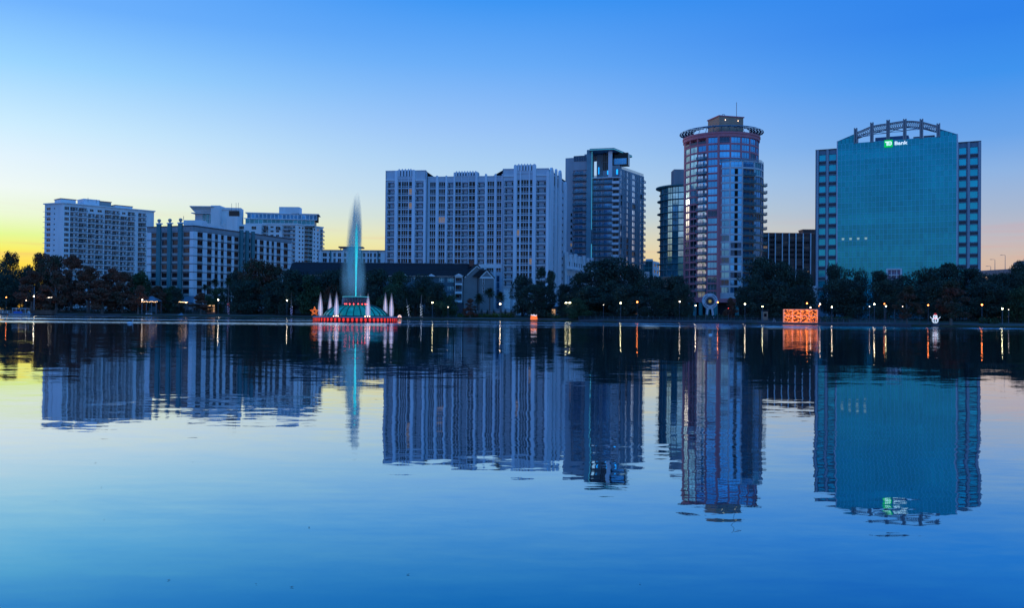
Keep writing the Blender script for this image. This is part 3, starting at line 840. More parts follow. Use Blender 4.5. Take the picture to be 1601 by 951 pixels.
# ---- low mid-ground apartments behind the fountain
def b_midrise():
    Y = 520
    A = XY(497, Y, 400); B = XY(606, Y, 400)
    fp = quadfp(A, B, 25); zt = P(560, 392.5, Y).z
    root, fs = building('midrise_apartments', 'low pale apartments with flat roofs and a rooftop pergola seen behind the fountain jet', 'building', fp, zt, wallm=white)
    f = fs[0]; z0 = P(560, 412, Y).z; z1 = P(560, 399, Y).z
    cols = []; px = 504.5
    for i, w in enumerate([6.5, 3.5, 3.5, 5, 5, 3.4, 3.4, 5, 4, 6.8, 3.4, 3.5]):
        cols.append((px, px + w)); px += w + 3.4
    ops = []
    for k in range(8):
        zb = z1 + 1.6 - 3.3 * (k + 1)
        for a, b in cols: ops.append((f.u(a), f.u(b), zb + .6, zb + 2.9))
    f.wall(ops, 1.2, zt, white)
    for o_ in ops: f.window(*o_, glassd, white, 2)
    for i, (a, b) in enumerate(((503, 511), (518, 523), (538, 548), (566, 570), (579, 584), (592, 598))):
        f.box('bay', f.u(a) - .6, f.u(a) - .1, 1.2, zt + .2, 0, .9, tealp if i % 2 else white)
    f.box('parapet', -.3, f.L + .3, zt, zt + .5, -.3, .6, greyb)
    for a in (528, 560): f.box('pergola_post', f.u(a), f.u(a) + .4, zt + .5, P(545, 386.5, Y).z, -8, -7.6, greyb)
    f.box('roof_block', f.u(533), f.u(556), zt + .1, P(545, 387.5, Y).z, -12, -6, greyb)
    f.box('pergola_slab', f.u(526), f.u(564), P(545, 386.5, Y).z, P(545, 384.4, Y).z, -13, -5.5, redtrim)
    for f in fs[1:]: f.wall([], 1.2, zt, white)
b_midrise()

# ---- large lavender-grey apartment block, centre
def b_artdeco():
    kz = 3.5225
    def px(a): return 590 + a / kz
    def py(a): return 240 + a / kz
    A = XY(px(42), 385, 370); D = XY(px(944), 375, 370); E = XY(885, 409, 370)
    A = Vector(A); D = Vector(D); dv = (D - A).normalized(); nv = Vector((dv.y, -dv.x))
    def pt(p, out=0.0):
        r = ray(px(p), 370); t = (r.x * A.y - A.x) / (dv.x - r.x * dv.y); q = A + dv * t + nv * out; return (q.x, q.y)
    a0, a1 = pt(42, 0), pt(265, 0); b0, b1 = pt(286, -2.0), pt(690, -2.0); c0, c1 = pt(690, 1.2), pt(944, 1.2)
    back = 20
    fp = [a0, a1, pt(268, -2), b1, c0, c1, E, tuple(Vector(E) - dv * 40 - nv * 6), tuple(A - nv * (back + 5))]
    ztA = P(px(42), py(98), 385).z; ztB = P(px(480), py(128), 382).z; ztC = P(px(820), py(85), 375).z
    cx, cy = A.x + 30, A.y + 15
    root = thing('apartment_tower', 'wide lilac-grey art deco apartment tower with vertical piers in the centre of the skyline', 'building', (cx, cy, 1.2))
    def loc(pts): return [(p[0] - cx, p[1] - cy) for p in pts]
    MB().prism(loc(inset([a0, a1, tuple(Vector(a1) - nv * back), tuple(Vector(a0) - nv * back)], 1.9)), 0, ztA - 1.6, inner).obj('inner_shell', root)
    MB().prism(loc(inset([pt(268, -2), b1, tuple(Vector(b1) - nv * back), tuple(Vector(pt(268, -2)) - nv * back)], 1.9)), 0, ztB - 1.6, inner).obj('inner_shell', root)
    MB().prism(loc(inset([c0, c1, E, tuple(Vector(E) - dv * 40)], 1.9)), 0, ztC - 1.6, inner).obj('inner_shell', root)
    MB().prism(loc([tuple(Vector(a0) - nv * .5), tuple(Vector(a1) - nv * .5), tuple(Vector(a1) - nv * back), tuple(Vector(a0) - nv * back)]), ztA - 1.6, ztA - 1.4, roofm).obj('roof', root)
    MB().prism(loc([tuple(Vector(pt(268, -2.5))), tuple(Vector(b1) - nv * .5), tuple(Vector(b1) - nv * back), tuple(Vector(pt(268, -2)) - nv * back)]), ztB - 1.6, ztB - 1.4, roofm).obj('roof', root)
    MB().prism(loc([tuple(Vector(c0) - nv * .5), tuple(Vector(c1) - nv * .5), E, tuple(Vector(E) - dv * 40)]), ztC - 1.6, ztC - 1.4, roofm).obj('roof', root)
    fA, fB, fC, fS = Face(root, a0, a1), Face(root, pt(268, -2), b1), Face(root, c0, c1), Face(root, c1, E)
    fh = 3.035; ztop = P(px(480), py(152), 381).z
    rows = [ztop - fh * (k + 1) for k in range(17)]

    def face(f, bal, win, zt, nrow, pz, low):
        ops = []
        for k, z in enumerate(rows[:nrow]):
            for a, b in bal: ops.append((f.u(px(a)), f.u(px(b)), z, z + fh - .35))
            for a, b, n_ in win: ops.append((f.u(px(a)), f.u(px(b)), z + .35, z + fh - .12))
        zl = rows[nrow - 1]
        for a, b in low: ops.append((f.u(px(a)), f.u(px(b)), 4.5, min(zl - 1.2, P(px(a), py(640), 380).z)))
        f.wall(ops, 1.2, zt, lilac)
        for k, z in enumerate(rows[:nrow]):
            for a, b in bal:
                u, v = f.u(px(a)), f.u(px(b))
                f.put('balcony', balcony_mesh(v - u, fh - .35, .35, 1.6, lilac, white, glassblk, raillight, .3, 1.0, .16), (u + v) / 2, 0, z)
            for a, b, n_ in win:
                f.window(f.u(px(a)), f.u(px(b)), z + .35, z + fh - .12, glassd, pierw, n_, 1, fw=.15, hb=.24)
        for a, b in low:
            f.window(f.u(px(a)), f.u(px(b)), 4.5, min(zl - 1.2, P(px(a), py(640), 380).z), glassblue, pierw, 2, 5, fw=.12)

    def pier(f, a, b, zt, out=.55, m=pierw, z0=1.2):
        mb = MB(); roundtop(mb, f.u(px(a)), f.u(px(b)), z0, zt, -out, .2, m); f.build('pier', mb)
    zz = lambda f, a, y: f.z(px(a), py(y))
    face(fA, [(53, 92), (208, 250)], [(111, 127, 1), (130, 166, 3), (170, 187, 1)], ztA, 14, None, [])
    face(fB, [(385, 416), (461, 498), (550, 588)], [(286, 318, 3), (335, 370, 3), (425, 458, 2), (501, 535, 2), (603, 640, 3), (655, 681, 2)], ztB, 13, None, [(605, 625), (641, 674)])
    face(fC, [(697, 745), (873, 925)], [(767, 781, 1), (788, 830, 3), (836, 851, 1)], ztC, 15, None, [(699, 734)])
    for a, b, y in ((93, 109, 95), (189, 205, 90), (252, 264, 150)): pier(fA, a, b, zz(fA, a, y))
    for a, b in ((127.3, 129.7), (166.5, 169.5)): pier(fA, a, b, zz(fA, a, 92), .35)
    for a, b, y in ((319, 332, 122), (372, 382, 122), (417, 424, 105), (537, 548, 100), (589, 601, 112), (642, 654, 112), (682, 690, 112), (458.4, 460.6, 112), (498.4, 500.6, 112)): pier(fB, a, b, zz(fB, a, y))
    for a, b, y in ((748, 765, 62), (852, 871, 58), (928, 943, 98)): pier(fC, a, b, zz(fC, a, y))
    for a, b in ((782, 787.5), (830.5, 835.5)): pier(fC, a, b, zz(fC, a, 66), .35)
    # cornices
    for f, a, b, y0, y1 in ((fA, 43, 92, 150, 143), (fA, 206, 265, 150, 143), (fC, 690, 747, 128, 120), (fC, 872, 944, 124, 116)):
        f.box('cornice', max(-.3, f.u(px(a))), min(f.L + .3, f.u(px(b))), zz(f, a, y0), zz(f, a, y1), 0, .4, white)
    for f in (fA, fB, fC): f.box('parapet_cap', 0, f.L, f is fA and ztA or f is fB and ztB or ztC, (f is fA and ztA or f is fB and ztB or ztC) + .25, -.5, .25, white)
    # crown blocks with dark louvre slots
    for f, a, b, y0, y1, slots in ((fA, 108, 192, 130, 88, (114, 131, 148, 165, 178)), (fB, 422, 550, 128, 100, (430, 445, 460, 475, 490, 505, 520, 535)), (fC, 765, 853, 98, 60, (772, 788, 804, 820, 836))):
        u0, u1 = f.u(px(a)), f.u(px(b)); zt_, zb_ = zz(f, a, y1), zz(f, a, y0)
        f.box('crown_block', u0, u1, zb_ - 1, zt_ - .3, -3.5, .3 if f is not fB else .1, lilac)
        for s_ in slots:
            mb = MB(); w = 10 if f is not fB else 9
            roundtop(mb, f.u(px(s_)), f.u(px(s_ + w - 3)), zb_ + .2, zt_ + .15, -.65, -.3 if f is not fB else -.1, pierw); f.build('crown_fin', mb)
            f.box('louvre', f.u(px(s_ + w - 2.6)), f.u(px(s_ + w + 1.5)), zb_ + .3, zt_ - .8, .3, .34, darktrim)
    # low base strip of centre section
    fB.box('base_band', fB.u(px(560)), fB.L, zz(fB, 620, 632), zz(fB, 620, 610), 0, .7, white)
    # right flank
    ops = []; cols = [(966, 974, 2), (982, 992, 2), (1016, 1024, 1)]
    for z in rows[:16]:
        for a, b, n_ in cols: ops.append((fS.u(px(a)), fS.u(px(b)), z + .35 if n_ == 2 else z + 1, z + fh - (.12 if n_ == 2 else .8)))
    ztS = ztC - 1.0
    fS.wall(ops, 1.2, ztS, lilac)
    for o_ in ops: fS.window(*o_, glassd if RND.random() < .6 else glassbr, pierw, 1, 1, hb=.28)
    for a, b, y in ((945, 962, 68), (975, 981, 80), (994, 1006, 85), (1026, 1034, 150)):
        mb = MB(); roundtop(mb, fS.u(px(a)), fS.u(px(b)), 1.2, zz(fS, a, y), -.6, .2, pierw); fS.build('pier', mb)
    for a, b in ((966, 974), (983, 992), (1008, 1015)): fS.box('louvre', fS.u(px(a)), fS.u(px(b)), ztS - 4.5, ztS - .6, .02, .1, darktrim)
    fS.box('roof_rail', 0, fS.L * .5, ztS + .1, ztS + .9, -2, -1.9, railg)
    # setback returns and plain rear walls
    for a, b, zt in ((a1, tuple(Vector(a1) - nv * 2.2), ztA), (tuple(Vector(c0) - nv * 3.4), c0, ztC), (tuple(Vector(a0) - nv * back), a0, ztA), (E, tuple(Vector(E) - dv * 40), ztC), (tuple(Vector(b1) - nv * back), tuple(Vector(a0) - nv * back), ztA)):
        Face(root, a, b).wall([], 1.2, zt, lilac)
b_artdeco()

# ---- stepped parapet podium to its right
def b_podium():
    A = XY(884.5, 402, 400); B = XY(929, 445, 400)
    fp = [A, B, (B[0] - 6, B[1] + 14), (A[0] - 6, A[1] + 12)]
    zt = P(886, 400, 402).z
    root, fs = building('parking_podium', 'pale receding podium wing with stepped parapet beside the art deco tower', 'building', fp, zt, wallm=white, core_in=1.0)
    f = fs[0]; n = 12; ops = []
    for i in range(n):
        u = f.L * (i + .3) / n
        ops += [(u, u + 1.7, zt - 4.4, zt - 2.4)]
        ops += [(u - .2, u + 2.6, 4, zt - 8.6)]
    f.wall(ops, 1.2, zt, white)
    for o_ in ops:
        f.window(*o_, glassd if o_[2] > 5 else glassblue, white, 1 if o_[2] > 5 else 3, 1 if o_[2] > 5 else 3)
    for i in range(7):
        u = f.L * i / 6.6; h = 1.8 if i % 2 == 0 else 1.1
        f.box('parapet_step', u, u + 2.4, zt, zt + h, -.6, .5, white); f.box('parapet_block', u + 2.42, u + 4.6, zt, zt + .55, -.6, .3, lilac)
        f.box('buttress', u + .2, u + .8, 1.2, zt - .01, 0.005, .55, pierw)
    f.box('planter_ledge', 0, f.L, zt - 6.2, zt - 5.6, .56, 1.8, white)
    for g in fs[1:]: g.wall([], 1.2, zt, white)
b_podium()

# ---- tower with lit portal frame
def b_portal():
    kz = 3.28
    def px(a): return 860 + a / kz
    def py(a): return 220 + a / kz
    A = XY(px(76), 449, 370); B = XY(px(205), 444, 370); Cc = XY(px(357), 440, 370); D = XY(px(480), 466, 370)
    fp = [A, B, Cc, D, (D[0] - 22, D[1] + 10), (A[0] + 8, A[1] + 28)]
    zt = P(px(90), py(105), 448).z
    root, fs = building('residential_tower', 'slate tower with cyan-lit portal frame and overhanging roof beside the art deco block', 'building', fp, P(px(300), py(195), 441).z, wallm=concrete, core_in=2.0)
    zT = P(px(300), py(190), 441).z
    fa, fb, fc = fs[0], fs[1], fs[2]; fh = 3.05
    slate = mat('slate_stucco', (0.34, 0.39, 0.44), 0.8, var=0.1, streak=True)
    lav = mat('lavender_stucco', (0.55, 0.58, 0.68), 0.8, var=0.08)
    slab = mat('balcony_edge', (0.78, 0.80, 0.84), 0.7, var=0.08)
    rows = [zT - fh * (k + 1) for k in range(17)]
    ops = []; bu, bv = fa.u(px(116)), fa.u(px(196)); wu, wv = fa.u(px(103)), fa.u(px(112))
    ztA = P(px(90), py(88), 448).z
    ra = [zT + 2 * fh - 1.2 - fh * (k + 1) for k in range(18)]
    for k, z in enumerate(ra):
        ops.append((bu, bv, z, z + fh - .35))
        if k > 6: ops.append((wu, wv, z + .8, z + 2.4))
    fa.wall(ops, 1.2, ztA, slate)
    for k, z in enumerate(ra):
        fa.put('balcony', balcony_mesh(bv - bu, fh - .35, 1.1, 1.0, lav, darktrim, glassmid, railg, .2, 1.05, .5), (bu + bv) / 2, 0, z)
        if k > 6: fa.window(wu, wv, z + .8, z + 2.4, glassblk, slate, 1)
    ztop = P(px(120), py(82), 448).z
    q = [tuple(Vector(A) + (Vector(B) - Vector(A)) * t) for t in (.32, .98)]
    relprism(root, 'upper_block', quadfp(q[0], q[1], 12), ztA - .1, ztop, slate)
    fq = Face(root, q[0], q[1]); fq.window(.3, fq.L - 2, ztA - 2.0, ztA + .8, glassblue, slate, 5, d=.12)
    relprism(root, 'stair_block', quadfp(XY(px(173), 450, 370), XY(px(204), 448, 370), 10), ztA, P(px(185), py(66), 448).z, slate)
    # balcony face
    bays = [(219, 243), (247, 266), (270, 316)]; ops = []
    for z in rows:
        for a, b in bays: ops.append((fb.u(px(a)), fb.u(px(b)), z, z + fh - .3))
        ops.append((fb.u(px(320)), fb.u(px(350)), z + .1, z + fh - .3))
    fb.wall(ops, 1.2, zT, slate)
    for z in rows:
        for a, b in bays:
            u, v = fb.u(px(a)), fb.u(px(b))
            fb.put('balcony', balcony_mesh(v - u + .2, fh - .3, .9, .8, lav, darktrim, glassmid, railg, .18, 1.0, .45 if a != 270 else .85), (u + v) / 2, 0, z)
        u, v = fb.u(px(318)), fb.u(px(353))
        k = 'cornerbal'
        if k not in CACHE:
            w = v - u; b = MB(); b.box(-w / 2, w / 2, -1.6, 0, 0, .3, slab); b.box(-w / 2, w / 2, -1.6, -1.45, .3, 1.2, slab); b.box(w / 2 - .15, w / 2, -1.45, 0, .3, 1.2, slab); CACHE[k] = b.mesh('corner_balcony')
        fb.put('corner_balcony', CACHE[k], (u + v) / 2, .01, z)
        fb.window(fb.u(px(320)), fb.u(px(350)), z + .1, z + fh - .3, glassd, slate, 2)
    # lit portal: tall left fin, top slab, column
    zp_ = P(px(205), py(48), 442).z
    fin = fb.box('portal_fin', -1.6, .9, 1.2, zp_ + .2, -5, 1.9, mat('portal_blue', (0.16, 0.30, 0.36), .6))
    cyan = mat('cyan_light_strip', (0.1, .8, .9), emit=(0.10, 0.62, 0.78), es=0.6, var=0)
    fb.box('light_strip', .95, 1.08, P(px(210), py(456), 442).z, zp_ - .3, 1.6, 1.8, cyan)
    fb.box('light_strip', .95, 1.15, P(px(210), py(606), 442).z, P(px(210), py(530), 442).z, 1.6, 1.8, cyan)
    o = root.location; zr = zp_
    E0 = Vector(XY(px(203), 440, 235)); E1 = Vector(XY(px(328), 437, 235)); E2 = Vector(XY(px(421), 458, 250)); E3 = E2 + Vector((-16, 9)); E4 = E0 + Vector((2, 22))
    pts = [tuple(E0), tuple(E1), tuple(E2), tuple(E3), tuple(E4)]
    MB().prism([(p[0] - o.x, p[1] - o.y) for p in pts], zr - o.z - .7, zr - o.z + .35, mat('canopy_grey', (0.14, .2, .24), .6)).obj('roof_canopy', root)
    MB().prism([(p[0] - o.x, p[1] - o.y) for p in inset(pts, .9)], zr - o.z - .78, zr - o.z - .71, mat('canopy_soffit', (0.1, .3, .5), .6)).obj('soffit', root)
    b = MB(); pl = [Vector((p[0] - o.x, p[1] - o.y, zr - o.z - .25)) for p in pts[:3]]
    for p, q_ in zip(pl, pl[1:]):
        d = (q_ - p).normalized(); nn = Vector((d.y, -d.x, 0)) * .06; b.tube([p + nn, q_ + nn], .09, cyan, 4)
    b.obj('light_strip', root)
    cu = fb.u(px(306)); fb.box('column', cu - .9, cu + .9, zT, zr - .8, -.6, 1.2, pierw)
    uu = lambda a: fb.u(px(a))
    fb.box('sky_lounge_wall', uu(262), uu(350), zT + .1, zr - 7.2, -9, -3, slate)
    fb.window(uu(262), uu(298), zT + 4.2, zr - 1.0, glassd, slate, 4, 2, d=-2.8)
    fb.box('lounge_core', uu(225), uu(262), zT + .1, zr - 1.0, -8, -6, slate)
    fb.box('lounge_block', uu(262), uu(392), zr - 7.1, zr - 1.0, -9, -3.1, glassd)
    fb.window(uu(318), uu(384), zr - 6.8, zr - 3.8, glassblue, white, 7, 1, d=-2.95)
    for a in (285, 332):
        fb.box('wall_light', uu(a), uu(a + 8), zT + 2.2, zT + 4.6, -2.95, -2.85, mat('blue_wall_light', (0, .4, .9), emit=(0.01, .35, 1.0), es=1.6, var=0))
    for a in (234,): fb.box('wall_light', uu(a), uu(a + 4), zT + 3, zT + 6.5, -5.9, -5.8, MATS['blue_wall_light'])
    fb.box('terrace_rail', .9, uu(312), zT + .3, zT + 1.4, .4, .5, railg); fb.box('terrace_edge', .9, fb.L + .5, zT - .1, zT + .29, -.5, 1.0, slab)
    # right flank
    zC = P(px(385), py(150), 445).z
    pillars = [(360, 369), (372, 382), (386, 402), (406, 412), (420, 437), (441, 448), (455, 470), (473, 479)]; ops = []
    rc = [zC - .6 - fh * (k + 1) for k in range(18)]
    for z in rc:
        for i, (a, b) in enumerate(pillars):
            ops.append((fc.u(px(a)), fc.u(px(b)), z + .5, z + fh - .25))
    fc.wall(ops, 1.2, zC, slate)
    for n_, o_ in enumerate(ops):
        i = n_ % 8; fc.window(*o_, glasspale if i in (0, 1, 2, 4, 6) and RND.random() < .85 else glassd, slate, 2 if i in (2, 4, 6) else 1, 1, fw=.16)
    for i in (1, 2, 3, 5, 6, 7):
        u = fc.u(px(pillars[i][0])) - .45; fc.box('pier', u, u + .35, 1.2, zC - .2, 0, .5, slate)
    for z in rc[:15]:
        fc.put('balcony', balcony_mesh(2.6, 2.4, .9, 0, slate, slab, glassd, railg, .28, 1.0, .6), fc.L - .8, .05, z)
    fc.box('terrace_rail', 1, fc.L - .5, zC + .1, zC + 1.3, -.2, -.1, railg)
    for g in fs[3:]: g.wall([], 1.2, zT, slate)
b_portal()

# ---- small teal glass office between towers
def b_small_office():
    Y = 500; A = XY(1001, Y, 420); B = XY(1021, Y, 420); Cc = XY(1031, Y + 14, 420)
    fp = [A, B, Cc, (Cc[0] - 4, Cc[1] + 10), (A[0] + 2, A[1] + 20)]
    zt = P(1015, 408, Y).z
    root, fs = building('glass_office', 'small teal glass office with white end wall between the portal tower and the round tower', 'building', fp, zt, wallm=white, core_in=.8)
    f, g = fs[0], fs[1]; fh = 3.6; ops = []; og = []
    for k in range(7):
        z = zt - .5 - fh * (k + 1)
        for i in range(3): ops.append((f.L * i / 3 + .1, f.L * (i + 1) / 3 - .1, z + .4, z + fh))
        og += [(g.L * .15, g.L * .4, z + 1, z + 2.8), (g.L * .6, g.L * .85, z + 1, z + 2.8)]
    f.wall(ops, 1.2, zt, tealm); g.wall(og, 1.2, zt, white)
    for o_ in ops: f.window(*o_, glassteal, tealm, 3, 1)
    for o_ in og: g.window(*o_, glassd, white, 1, 1)
    f.box('roof_box', f.L * .5, f.L, zt, P(1020, 405, Y).z, -4, -.5, white)
    for h in fs[2:]: h.wall([], 1.2, zt, white)
    # low shop wing with violet sign light
    b = XY(1003, 470, 430); c = XY(1012, 474, 430)
    f.box('entry_wing', -3, 3, 1.2, P(1005, 424, 480).z, .4, 14, white)
b_small_office()

# ---- round red drum tower and its companions
def b_round():
    kz = 2.643
    def px(a): return 1010 + a / kz
    def py(a): return 150 + a / kz
    Yc = 382.0; Yf = 366.0
    cx = XY(px(309), Yf, 330)[0] * (Yc / Yf); rad = 158 / kz / FPX * Yf
    root = thing('round_tower', 'round residential tower with red upper drum, white framed bay and ring-shaped roof trellis', 'building', (cx, Yc, 1.8))
    o = root.location; fh = 11.85 * Yf / FPX
    zb = P(px(309), py(838), Yf).z; ztw = P(px(309), py(166), Yf).z
    NR = int(round((ztw - zb) / fh)); fh = (ztw - zb) / NR
    rows = [zb + fh * k for k in range(NR)]
    def dp(c, r, a): return (c[0] + r * math.sin(R(a)), c[1] - r * math.cos(R(a)))
    # red drum
    c0 = (cx, Yc); ang = [-85.4 + 17.2 * k for k in range(11)]
    MB().lathe([(rad - 1.6, 0), (rad - 1.6, ztw + 1.4 - o.z), (.01, ztw + 1.4 - o.z)], inner, 28).obj('inner_shell', root)
    zf = P(px(345), py(262), Yf).z
    for k in range(10):
        f = Face(root, dp(c0, rad, ang[k]), dp(c0, rad, ang[k + 1])); ops = []; L = f.L
        wide = .35 if k != 3 else .6
        for j, z in enumerate(rows):
            if k >= 4 and z < zf - fh: continue
            if k == 3 and False: pass
            ops.append((.35, L - wide if k != 2 else L - .7, z + .55, z + fh - .2))
        f.wall(ops, zb, ztw, salmon if k < 4 or True else drumw, depth=.4)
        for n_, o_ in enumerate(ops):
            top = abs(o_[2] - (rows[-1] + .55)) < .1
            if top and k < 3: f.put('balcony', balcony_mesh(o_[1] - o_[0], o_[3] - o_[2], 0.1, 1.3, salmon, salmon, glassd, railm, .2, .9, .6), (o_[0] + o_[1]) / 2, 0, o_[2]); continue
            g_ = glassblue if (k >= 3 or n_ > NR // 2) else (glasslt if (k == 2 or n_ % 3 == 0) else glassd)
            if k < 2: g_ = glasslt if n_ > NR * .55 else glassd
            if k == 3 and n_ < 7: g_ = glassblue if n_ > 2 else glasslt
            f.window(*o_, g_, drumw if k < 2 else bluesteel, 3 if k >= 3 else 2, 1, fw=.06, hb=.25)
        if k == 2:
            for j, z in enumerate(rows[1:-2]):
                f.put('balcony', balcony_mesh(L * 1.0, fh * .9, 1.4, 0, salmon, tealm, glasspale, railg, .2, 1.05, .5), L * .5, .03, z)
        if k == 4:
            f.box('step_wall', -.6, .1, zb, ztw, 0.02, 1.0, salmon)
    # back half plain
    b = MB(); b.lathe([(rad, zb - o.z), (rad, ztw - o.z)], salmon, 16, a0=R(-4), a1=R(184)); b.obj('wall', root, smooth=True)
    zc1 = P(px(345), py(146), Yf).z
    MB().lathe([(rad - .5, ztw - .02 - o.z), (rad + .35, ztw - o.z), (rad + .35, ztw + 1.2 - o.z), (rad + .6, ztw + 1.25 - o.z), (rad + .6, zc1 - o.z), (.01, zc1 - o.z)], salmon, 56).obj('parapet_ring', root, smooth=False)
    # flat ring trellis: annular blades on spokes, propped off the parapet
    zr = P(px(309), py(150 + 2), Yf - 2).z; zr = P(1126, 194.5, Yf - 2).z
    RO = rad + 1.9
    for k, (ra, rb_) in enumerate(((RO - 5.6, RO - 4.7), (RO - 4.3, RO - 3.4), (RO - 3.0, RO - 2.1), (RO - 1.7, RO - .9), (RO - .5, RO))):
        za = zr + .45 - .12 * k
        MB().lathe([(ra, za - o.z), (rb_, za - .25 - o.z), (rb_, za - .13 - o.z), (ra, za + .12 - o.z), (ra, za - o.z)], steel, 60).obj('trellis_ring', root)
    for k in range(28):
        a = 2 * math.pi * k / 28; d = Vector((math.cos(a), math.sin(a), 0))
        b = MB(); b.tube([d * (RO - 6) + Vector((0, 0, zr + .3 - o.z)), d * (RO + .1) + Vector((0, 0, zr - .35 - o.z))], .16, steel, 4)
        b.tube([d * (rad - .6) + Vector((0, 0, zc1 - .1 - o.z)), d * (rad - 2.0) + Vector((0, 0, zr - o.z))], .12, steel, 4)
        b.obj('trellis_spoke', root)
    # rooftop plant house
    zrt = P(px(360), py(88), Yf + 8).z
    q = quadfp(XY(px(303), Yf + 6, 190), XY(px(402), Yf + 9, 190), 10)
    relprism(root, 'plant_house', q, zc1 - .2, zrt, tan)
    relprism(root, 'plant_house_roof', inset(q, -.35), zrt, zrt + .4, salmon)
    fq = Face(root, q[0], q[1])
    for t in (.25, .78): fq.box('wall_lamp', fq.L * t - .1, fq.L * t + .1, zrt - 1.5, zrt - 1.3, 0.01, .2, lampsoft)
    mast(root, px(374), py(26), py(86), Yf + 10, .13)
    b = MB()
    for s_ in (-.5, .5):
        b.tube([P(px(320), py(100), Yf + 7) - o + Vector((s_, 0, 0)), P(px(320), py(76), Yf + 7) - o + Vector((s_, 0, 0))], .1, steel, 4)
    b.tube([P(px(320), py(76), Yf + 7) - o + Vector((-.5, 0, 0)), P(px(320), py(76), Yf + 7) - o + Vector((.5, 0, 0))], .1, steel, 4); b.obj('roof_ladder', root)
    # white framed bay drum
    r1 = 12.6; c1 = (XY(px(357), Yf, 330)[0] * 1.03, Yf - 2.2 + r1); angs = [-50, -19, 4, 29, 52, 78, 100]
    f_edge = P(px(262), py(500), Yf - 0.0)
    zw = P(px(345), py(266), Yf - 2).z; nr = int((zw - zb) / fh)
    MB().prism([(dp(c1, r1 - 1.5, a)[0] - o.x, dp(c1, r1 - 1.5, a)[1] - o.y) for a in angs] + [(3, 4), (-6, -8)], zb - o.z, zw - .5 - o.z, inner).obj('inner_shell', root)
    MB().prism([(dp(c1, r1, a)[0] - o.x, dp(c1, r1, a)[1] - o.y) for a in angs] + [(3, 4), (-6, -8)], zw - .45 - o.z, zw - .05 - o.z, drumw).obj('terrace_floor', root)
    for k in range(6):
        f = Face(root, dp(c1, r1, angs[k]), dp(c1, r1, angs[k + 1])); L = f.L; ops = []
        m_ = drumw if k < 3 else tan
        for j in range(nr):
            z = zw - fh * (j + 1)
            if k == 2 and j > 0: ops.append((.25, L - .1, z, z + fh - .3))
            else: ops.append((.3, L - .3, z + .5, z + fh - .25))
        if k >= 3:
            zm = zw - 2 * fh
            f.wall([q for q in ops if q[2] > zm], zm, zw, drumw); f.wall([q for q in ops if q[2] < zm], zb, zm, tan)
        else: f.wall(ops, zb, zw, m_)
        for j, o_ in enumerate(ops):
            if k == 2 and j > 0:
                f.put('balcony', balcony_mesh(L - .2, fh - .3, 1.3, .9, tan, tealm, glassmid, railg, .2, 1.05, .6), L / 2 + .1, 0, o_[2])
            else:
                f.window(*o_, (glassblue if k in (0, 1) else glassteal if j < 2 and k > 2 else glassmid if RND.random() < .6 else glassd), bluesteel, 3, 1, fw=.09, hb=.25)
                if k == 1 and j > 0: f.box('dark_pane', o_[0] + (o_[1] - o_[0]) * .36, o_[0] + (o_[1] - o_[0]) * .64, o_[2] + .05, o_[3] - .05, -.21, -.1, glassblk)
        if k >= 4:
            for j in range(2, nr - 2, 1):
                if k == 5: f.put('balcony', balcony_mesh(3.0, fh * .9, 1.6, 0, tan, tealm, glassd, railg, .25, 1.0, .5), L * .3, .03, zw - fh * (j + 1))
        f.box('terrace_rail', 0, L, zw, zw + 1.0, -.1, 0, railg)
    fe = Face(root, (dp(c1, r1, angs[0])[0] - .0, dp(c1, r1, angs[0])[1] + 3.0), dp(c1, r1, angs[0])); fe.wall([], zb, zw, drumw)
    # ground colonnade
    relprism(root, 'podium_lintel', [dp(c0, rad + 1.0, a) for a in range(-90, 91, 12)] + [(cx, Yc + 8)], zb - 1.6, zb - .02, salmon)
    for a in (-78, -66, -54, -43, -32, -20, 12, 40, 52):
        x, y = dp(c0, rad + .1, a); MB().lathe([(.85, 0), (.85, zb - 1.62 - o.z)], tealm if True else 0, 12, (x - o.x, y - o.y)).obj('column', root, smooth=True)
    relprism(root, 'lobby_wall', [dp(c0, rad - 3.5, a) for a in range(-90, 91, 15)], 1.8, zb - 1.62, mat('lobby_wall', (0.12, .09, .09), .7))
    for a in (-35, -10, 22, 36):
        x, y = dp(c0, rad - 3.3, a); MB().box(-.8, .8, -.05, 0, 1.0, 2.4, warmwin).obj('lit_window', root, (x - o.x, y - o.y, 0))
b_round()

